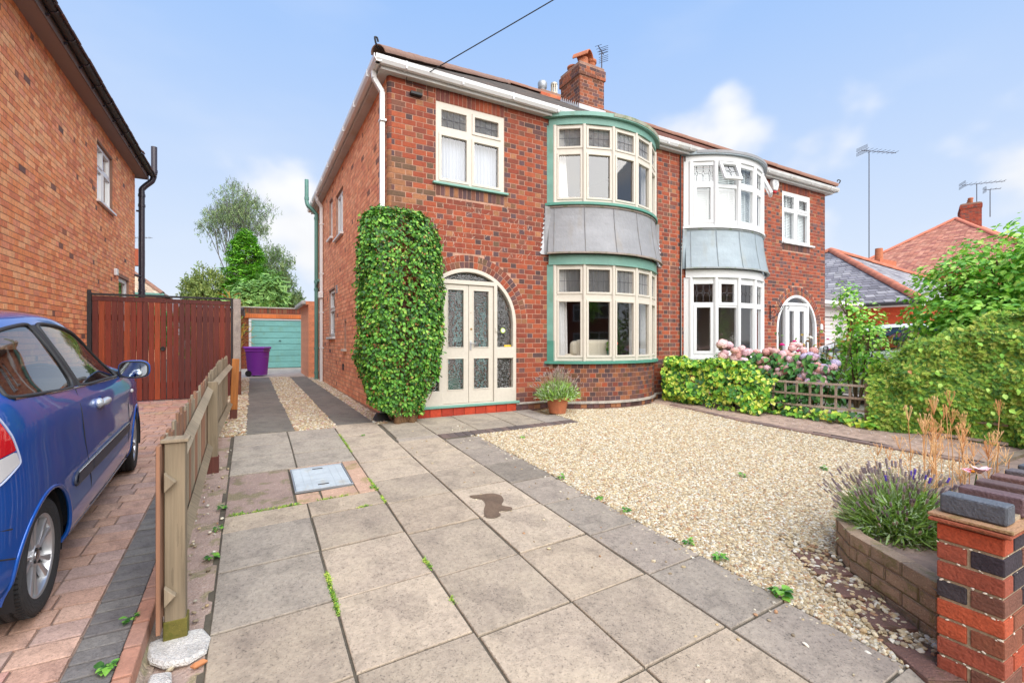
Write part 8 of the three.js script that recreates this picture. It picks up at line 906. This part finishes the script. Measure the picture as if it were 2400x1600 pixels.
{ // conifer
  const rnd = R(41), t = thing('conifer_tree', 'bright green pointed conifer in front of the birch', 'tree', [-0.25, 0, -29.8]), H = 7.4, list = [], wood = [rod([0, 0, 0], [0, H, 0], 0.13, 0.02, 8)];
  for (let i = 0; i < 210; i++) { const u = Math.pow(rnd(), 0.8), y = 0.4 + u * (H - 0.6), a = i * 2.39996, L = (1 - u) * 2.3 * (0.75 + rnd() * 0.5) + 0.18, e = V(Math.cos(a) * L, y + L * 0.12 - L * 0.1, Math.sin(a) * L); wood.push(rod([0, y, 0], [e.x, e.y, e.z], 0.02, 0.006, 4)); const n = Math.round(16 + L * 34); for (let k = 0; k < n; k++) { const q = 0.3 + 0.75 * Math.sqrt(rnd()), o = rv(rnd, 0.16); list.push({ p: V(e.x * q + o.x, mix(y, e.y, q) + o.y, e.z * q + o.z), n: V(o.x, 0.7, o.z).normalize().addScaledVector(rv(rnd), 0.5), a: V(Math.cos(a), -0.35 + rnd() * 0.5, Math.sin(a)).addScaledVector(rv(rnd), 0.5), s: 0.30 + rnd() * 0.2, c: jit(pick(TONES.conifer, rnd), rnd, 0.45) }); } }
  mesh('trunk', wood, std([0.16, 0.10, 0.06]), t); foliage(t, list, LEAF.fan, { name: 'crown' });
}
tree('oak_tree', 'dull green round-headed tree to the right of the conifer', [0.75, 0, -32.3], { h: 6.1, spread: 0.62, trunkR: 0.12, levels: 4, seed: 33, squeeze: 0.6, leaves: 3400, tones: TONES.dark, geo: LEAF.clump, s: 0.30, forks: 6, base: 0.40, cluster: 0.5 });
bush('bush', 'feathery pale green bush above the garage roof', 'bush', [0.5, 0, -27.6], 1.5, 4.8, 0.9, 4600, TONES.bush, LEAF.sprig, 0.32, 61, { lobes: 14, stem: 0.02, droop: 1 });
bush('bush', 'olive green bush left of the conifer, above the red gates', 'bush', [-2.4, 0, -29.5], 1.7, 5.3, 1.0, 3400, TONES.olive, LEAF.clump, 0.28, 62, { lobes: 12, stem: 0.02 });
bush('bush', 'bluish green rounded bush just above the red gates', 'bush', [-4.6, 0, -26.5], 1.5, 3.9, 1.0, 2600, sr([[88, 150, 86], [72, 132, 78], [104, 162, 92]]), LEAF.clump, 0.26, 63, { lobes: 10, stem: 0.02 });
bush('bush', 'dark leafy bush between the conifer and the house', 'bush', [1.9, 0, -28.4], 0.8, 4.6, 0.9, 2200, TONES.dark, LEAF.clump, 0.26, 64, { lobes: 8, stem: 0.02 });
bush('grass_clump', 'clump of tall orange-tipped grass behind the garage parapet', 'grass clump', [-0.6, 0, -21.6], 0.3, 2.9, 0.3, 260, sr([[190, 160, 70], [120, 150, 60], [206, 140, 60]]), LEAF.blade, 0.7, 65, { lobes: 5, stem: 0.004, droop: 2 });
function hipRoof(parent, x0, x1, z0, z1, ye, yr, over, mat, tile, rows, ridgeMat) { // pyramid or short-ridged hip with real tile courses and separate hip tiles
  const X0 = x0 - over, X1 = x1 + over, Z0 = z0 - over, Z1 = z1 + over, w = Math.min(X1 - X0, Z1 - Z0) / 2, cz = (Z0 + Z1) / 2, cx = (X0 + X1) / 2, A = [(X1 - X0) > (Z1 - Z0) ? X0 + w : cx, yr, (X1 - X0) > (Z1 - Z0) ? cz : Z0 + w], B = [(X1 - X0) > (Z1 - Z0) ? X1 - w : cx, yr, (X1 - X0) > (Z1 - Z0) ? cz : Z1 - w]; const c = [[X0, ye, Z1], [X1, ye, Z1], [X1, ye, Z0], [X0, ye, Z0]]; const P = []; const faces = (X1 - X0) > (Z1 - Z0) ? [[c[0], c[1], B, A], [c[1], c[2], B, B], [c[2], c[3], A, B], [c[3], c[0], A, A]] : [[c[0], c[1], B, B], [c[1], c[2], A, B], [c[2], c[3], A, A], [c[3], c[0], B, A]]; const rnd = R(Math.round(x0 * 10)); const PP = [], CC = [];
  for (const [a, b, q, d] of faces) { P.push(...a, ...b, ...q, ...a, ...q, ...d); for (let r = 0; r < rows; r++) { const t0 = r / rows, t1 = Math.min(1, (r + 1.2) / rows), L = V(...a).lerp(V(...d), t0), Rr = V(...b).lerp(V(...q), t0), L1 = V(...a).lerp(V(...d), t1), R1 = V(...b).lerp(V(...q), t1), n = Math.max(1, Math.round(L.distanceTo(Rr) / tile.w)); for (let i = 0; i < n; i++) { const o = (r % 2) * 0.5, s = clamp((i + o) / n), e = clamp((i + 0.95 + o) / n); if (e - s < 0.2 / n) continue; const p = [L.clone().lerp(Rr, s), L.clone().lerp(Rr, e), L1.clone().lerp(R1, e), L1.clone().lerp(R1, s)]; p[0].y += tile.t; p[1].y += tile.t; p[2].y += 0.01; p[3].y += 0.01; const lo = [p[0].clone(), p[1].clone()]; lo.forEach(v => v.y -= tile.t); for (const v of [p[0], p[1], p[2], p[0], p[2], p[3], lo[0], lo[1], p[1], lo[0], p[1], p[0]]) PP.push(v.x, v.y, v.z); const cc = jit(pick(tile.c, rnd), rnd, 0.35); for (let k = 0; k < 12; k++) CC.push(...cc); } } }
  const g = new THREE.BufferGeometry(); g.setAttribute('position', new THREE.Float32BufferAttribute(P, 3)); g.computeVertexNormals(); const roof = mesh('roof', metreUV(g), mat, parent); const tg = new THREE.BufferGeometry(); tg.setAttribute('position', new THREE.Float32BufferAttribute(PP, 3)); tg.setAttribute('color', new THREE.Float32BufferAttribute(CC, 3)); tg.computeVertexNormals(); tg.setAttribute('uv', new THREE.Float32BufferAttribute(new Float32Array(PP.length / 3 * 2), 2)); mesh('roof_tile', tg, M.tileV, roof, { kind: 'stuff' });
  const s = new THREE.Shape(); s.absarc(0, 0, 0.14, 0, Math.PI, false); s.absarc(0, 0, 0.11, Math.PI, 0, true); s.closePath(); const hg = extrude(s, 0.40, 0.012, 8); const go = (a, b) => { const p = V(...a), q = V(...b), L = p.distanceTo(q), n = Math.round(L / 0.4), d = q.clone().sub(p).normalize(), sd = new THREE.Vector3().crossVectors(V(0, 1, 0), d).normalize(), u = new THREE.Vector3().crossVectors(d, sd); if (n < 1) return; for (let i = 0; i < n; i++) mesh('ridge_tile', hg, ridgeMat, roof).applyMatrix4(new THREE.Matrix4().makeBasis(sd, u, d).setPosition(p.clone().addScaledVector(d, i * L / n).addScaledVector(u, rnd() * 0.02))); }; go(c[0], faces[0][3]); go(c[3], A); go(c[1], B); if (A[0] !== B[0] || A[2] !== B[2]) go(A, B); return roof;
}
function plainHouse(name, label, x0, x1, z0, z1, ye, wallM, win = [], pos) { const h = thing(name, label, 'house'); mesh('wall', [box(x0, -0.7, z0, x1, ye, z1)], wallM, h); for (const [u0, u1, v0, v1, face] of win) { const P0 = face === '-z' ? [u1, z0 - 0.03] : [u0, z1 + 0.03], P1 = face === '-z' ? [u0, z0 - 0.03] : [u1, z1 + 0.03], W = u1 - u0; const n = W > 1.6 ? 3 : 2, ls = []; for (let i = 0; i < n; i++) { const a = 0.08 + (W - 0.08) * i / n, b = (W - 0.08) * (i + 1) / n; ls.push({ x0: a, x1: b, y0: v0 + 0.08, y1: mix(v0, v1, 0.66) }, { x0: a, x1: b, y0: mix(v0, v1, 0.66) + 0.08, y1: v1 - 0.08 }); } windowUnit(h, { P0, P1, y0: v0, y1: v1, mat: M.white, glass: std([0.03, 0.035, 0.04], { roughness: 0.05 }), lights: ls }); } return h; }
{ const h = plainHouse('bungalow', 'low bungalow with a tan tiled roof far behind the red gates', -11.9, -5.2, -42, -36.5, 4.2, grainy(PAL.side[2])); hipRoof(h, -11.9, -5.2, -42, -36.5, 4.15, 6.7, 0.4, std([0.3, 0.24, 0.19]), { w: 0.4, t: 0.05, c: sr([[196, 172, 148], [182, 158, 134], [206, 184, 160]]) }, 16, M.ridge); mesh('gutter', rbox(-12.4, 4.05, -36.2, -4.7, 4.18, -36.05, 0.02), M.tealPipe, h); mesh('chimney', [box(-6.9, 6.2, -39.6, -6.2, 7.3, -39.1)], grainy(PAL.red[1]), h); rebase(h, -8.5, 0, -39);
  aerial('tv_aerial', 'thin television aerial on the far bungalow, nearer the black downpipe', [-8.6, 6.6, -39.2], 1.15, 0.6, 1.3, 6, 0.3, M.galv, 0, 2); aerial('tv_aerial', 'thin television aerial on the far bungalow, next to its chimney', [-6.5, 7.2, -39.3], 0.85, 0.5, 1.3, 6, 0.3, M.galv, 0, 2); }
// ---------------------------------------------------------------- buildings in the distance, right
{ const h = plainHouse('bungalow', 'bungalow with a grey slate pyramid roof and orange hip tiles, right of the semis', 17.85, 27.3, -16.2, -6.75, 2.35, grainy(sRGB(206, 84, 50)), [[20, 22, 0.9, 2.1]]); hipRoof(h, 17.85, 27.3, -16.2, -6.75, 2.42, 5.22, 0.35, std([0.15, 0.145, 0.15]), { w: 0.30, t: 0.028, c: sr([[164, 160, 164], [150, 146, 152], [178, 174, 176], [136, 132, 138]]) }, 26, std(sRGB(206, 132, 106), { map: rep(T.lichen, 1.2), roughness: 0.9 })); mesh('gutter', rbox(17.42, 2.32, -16.5, 17.55, 2.42, -6.3, 0.03), M.plasticDark, h); mesh('soffit', box(17.5, 2.28, -16.5, 17.84, 2.345, -6.4), M.white, h); mesh('chimney', [box(27.3, 3.0, -12.2, 29.0, 5.3, -11.6)], grainy(sRGB(196, 110, 76)), h); mesh('chimney_pot', new THREE.CylinderGeometry(0.16, 0.18, 0.62, 14).translate(27.9, 5.6, -11.9), M.potOrange, h); rebase(h, 22.5, 0, -11.5); }
{ const h = thing('attached_garage', 'white-doored garage with a low slate roof beside the slate-roofed bungalow', 'garage'); const x0 = 14.6, x1 = 17.35, zf = -8.3; const s = rectShape(x0, -0.3, x1, 2.4); s.holes.push(rectHole(14.95, -0.1, 17.1, 2.0)); mesh('wall', metreUV(extrude(s, 0.2).translate(0, 0, zf - 0.2)), M.white, h); const dd = partGroup('garage_door', h); for (let i = 0; i < 16; i++) mesh('panel', rbox(14.96, 0.005 + i * 0.124, zf - 0.13, 17.09, 0.005 + i * 0.124 + 0.118, zf - 0.1, 0.012), M.white, dd); mesh('back_walls', [box(x0, -0.3, -13, x0 + 0.15, 2.4, zf - 0.21), box(x0, -0.3, -13.2, x1, 2.4, -13.01)], M.whiteOld, h);
  const PP = [], CC = [], rnd = R(55), rows = 12; for (let r = 0; r < rows; r++) { const z0 = zf + 0.35 - r * 0.24, y0 = 2.44 + r * 0.098, z1 = z0 - 0.29, y1 = y0 + 0.10; for (let i = 0; i < 10; i++) { const a = x0 - 0.2 + i * 0.31 + (r % 2) * 0.15, b = a + 0.295; for (const v of [[a, y0 + 0.03, z0], [b, y0 + 0.03, z0], [b, y1 + 0.01, z1], [a, y0 + 0.03, z0], [b, y1 + 0.01, z1], [a, y1 + 0.01, z1], [a, y0, z0], [b, y0, z0], [b, y0 + 0.03, z0], [a, y0, z0], [b, y0 + 0.03, z0], [a, y0 + 0.03, z0]]) PP.push(...v); const cc = jit(pick(sr([[150, 146, 148], [138, 134, 138], [160, 156, 156]]), rnd), rnd, 0.3); for (let k = 0; k < 12; k++) CC.push(...cc); } } const tg = new THREE.BufferGeometry(); tg.setAttribute('position', new THREE.Float32BufferAttribute(PP, 3)); tg.setAttribute('color', new THREE.Float32BufferAttribute(CC, 3)); tg.computeVertexNormals(); tg.setAttribute('uv', new THREE.Float32BufferAttribute(new Float32Array(PP.length / 3 * 2), 2)); const rf = mesh('roof', metreUV(box(x0 - 0.2, 2.41, -10.9, x1 + 0.05, 2.43, zf + 0.3)), M.whiteOld, h); mesh('roof_tile', tg, M.tileV, rf, { kind: 'stuff' }); for (let i = 0; i < 7; i++) mesh('ridge_tile', rod([x0 - 0.2 + i * 0.42, 3.62, -10.85], [x0 + 0.2 + i * 0.42, 3.62, -10.85], 0.12, 0.11, 10), M.ridge, rf); mesh('fascia', [rbox(x0 - 0.2, 2.28, zf + 0.3, x1 + 0.1, 2.42, zf + 0.33, 0.01), rbox(x0 - 0.2, 2.34, zf + 0.335, x1 + 0.1, 2.45, zf + 0.44, 0.02)], M.white, h); mesh('gable', extrude(poly([[-zf - 0.3, 2.4], [10.85, 2.4], [10.85, 3.58]]), 0.1).rotateY(Math.PI / 2).translate(x0 - 0.1, 0, 0), M.white, h); rebase(h, 16, 0, -10); }
{ const h = plainHouse('brick_house', 'far house with a steep red-tiled hip roof and a long chimney, above the hedge', 38.6, 50.2, -20, -8.4, 5.6, grainy(PAL.orange[1])); hipRoof(h, 38.6, 50.2, -20, -8.4, 5.6, 10.0, 0.4, std([0.3, 0.13, 0.09]), { w: 0.30, t: 0.05, c: sr([[222, 152, 126], [210, 138, 114], [230, 164, 138], [196, 126, 110]]) }, 40, std(sRGB(204, 120, 94))); rebase(h, 44, 0, -14);
  const c = chimney('chimney_stack', 'long red brick chimney with four clay pots on the red-tiled roof', 45.9, -13.9, 2.6, 1.1, 8.6, 11.0, [-0.95, -0.35, 0.3, 0.9].map(x => ({ x, z: 0, h: 0.42 })), { seed: 57, darkest: 0.1, pal: PAL.red, k: 1.3 }); c.rotation.y = 0.35;
  aerial('tv_aerial', 'large grid television aerial above the four-pot chimney', [46.2, 10.9, -13.6], 1.75, 0.9, 2.4, 9, 0.5, M.pipeBlack, 0, 1.7); aerial('tv_aerial', 'small television aerial on a bent mast at the right end of the four-pot chimney', [47.3, 10.3, -13.2], 2.0, 0.9, 0.9, 4, 0.25, M.pipeBlack, 0, 1.8); }
aerial('tv_aerial', 'lone television aerial on a very tall dark mast against the sky', [29.85, 3.0, -13.2], 8.7, 0.35, 2.2, 8, 0.35, M.pipeBlack, 0.3, 1.6);
// white car in the right-hand drive
{ const src = scene.children.find(o => o.name === 'parked_car'), c = src.clone(); c.name = numbered('parked_car'); c.position.set(10.95, 0, -2.75); c.rotation.set(0, 0, 0); tag(c, 'white car half hidden behind the hydrangea and hedge', 'car'); const wp = new THREE.MeshPhysicalMaterial({ color: col([0.78, 0.80, 0.82]), roughness: 0.3, clearcoat: 1, clearcoatRoughness: 0.04, side: THREE.DoubleSide }); const bluePaint = src.children.find(o => o.name === 'body').material; c.traverse(o => { if (o.material === bluePaint) o.material = wp; }); scene.add(c); }
// ---------------------------------------------------------------- across the street: what the windows and the car mirror
{ const rnd = R(77), brick = grainy(PAL.red[2]); [[-13, -5.5, 'far left'], [-3.5, 4, 'opposite the drive'], [6, 13.5, 'opposite the ivy'], [16, 23.5, 'to the right']].forEach(([a, b, w], i) => { const h = plainHouse('brick_house', ['brick house across the street with a hipped roof, first from the blue car side', 'brick house across the street facing the drive', 'brick house across the street facing the bow windows', 'brick house across the street facing the hedge'][i], a, b, 20, 28, 4.6, brick, [[a + 0.9, a + 3.1, 0.2, 1.9, '-z'], [a + 0.9, a + 3.1, 2.9, 4.3, '-z'], [b - 2.4, b - 1.1, 3.0, 4.3, '-z'], [b - 2.2, b - 1.2, -0.6, 1.6, '-z']]); hipRoof(h, a, b, 20, 28, 4.6, 7.3, 0.35, std([0.2, 0.12, 0.09]), { w: 0.5, t: 0.05, c: sr([[150, 96, 76], [136, 88, 72]]) }, 12, M.ridgeBrown); rebase(h, (a + b) / 2, -0.6, 24); });
  tree('street_tree', 'leafy garden tree across the street, in front of the brick houses', [5.2, -0.6, 17], { h: 5.5, spread: 0.6, trunkR: 0.12, levels: 4, seed: 88, leaves: 1600, tones: TONES.privet, geo: LEAF.clump, s: 0.34, forks: 6, base: 0.38, cluster: 0.5 }); tree('street_tree', 'broad garden tree across the street, opposite the blue car', [-5, -0.6, 18], { h: 5.5, spread: 0.6, trunkR: 0.12, levels: 4, seed: 89, leaves: 1600, tones: TONES.privet, geo: LEAF.clump, s: 0.34, forks: 6, base: 0.38, cluster: 0.5 }); }

scene.environment = scene.background; scene.environmentIntensity = 1;
scene.traverse(o => { if (o.isMesh) { o.castShadow = true; o.receiveShadow = true; } });
renderer.setSize(1024, 682);
renderer.render(scene, camera);
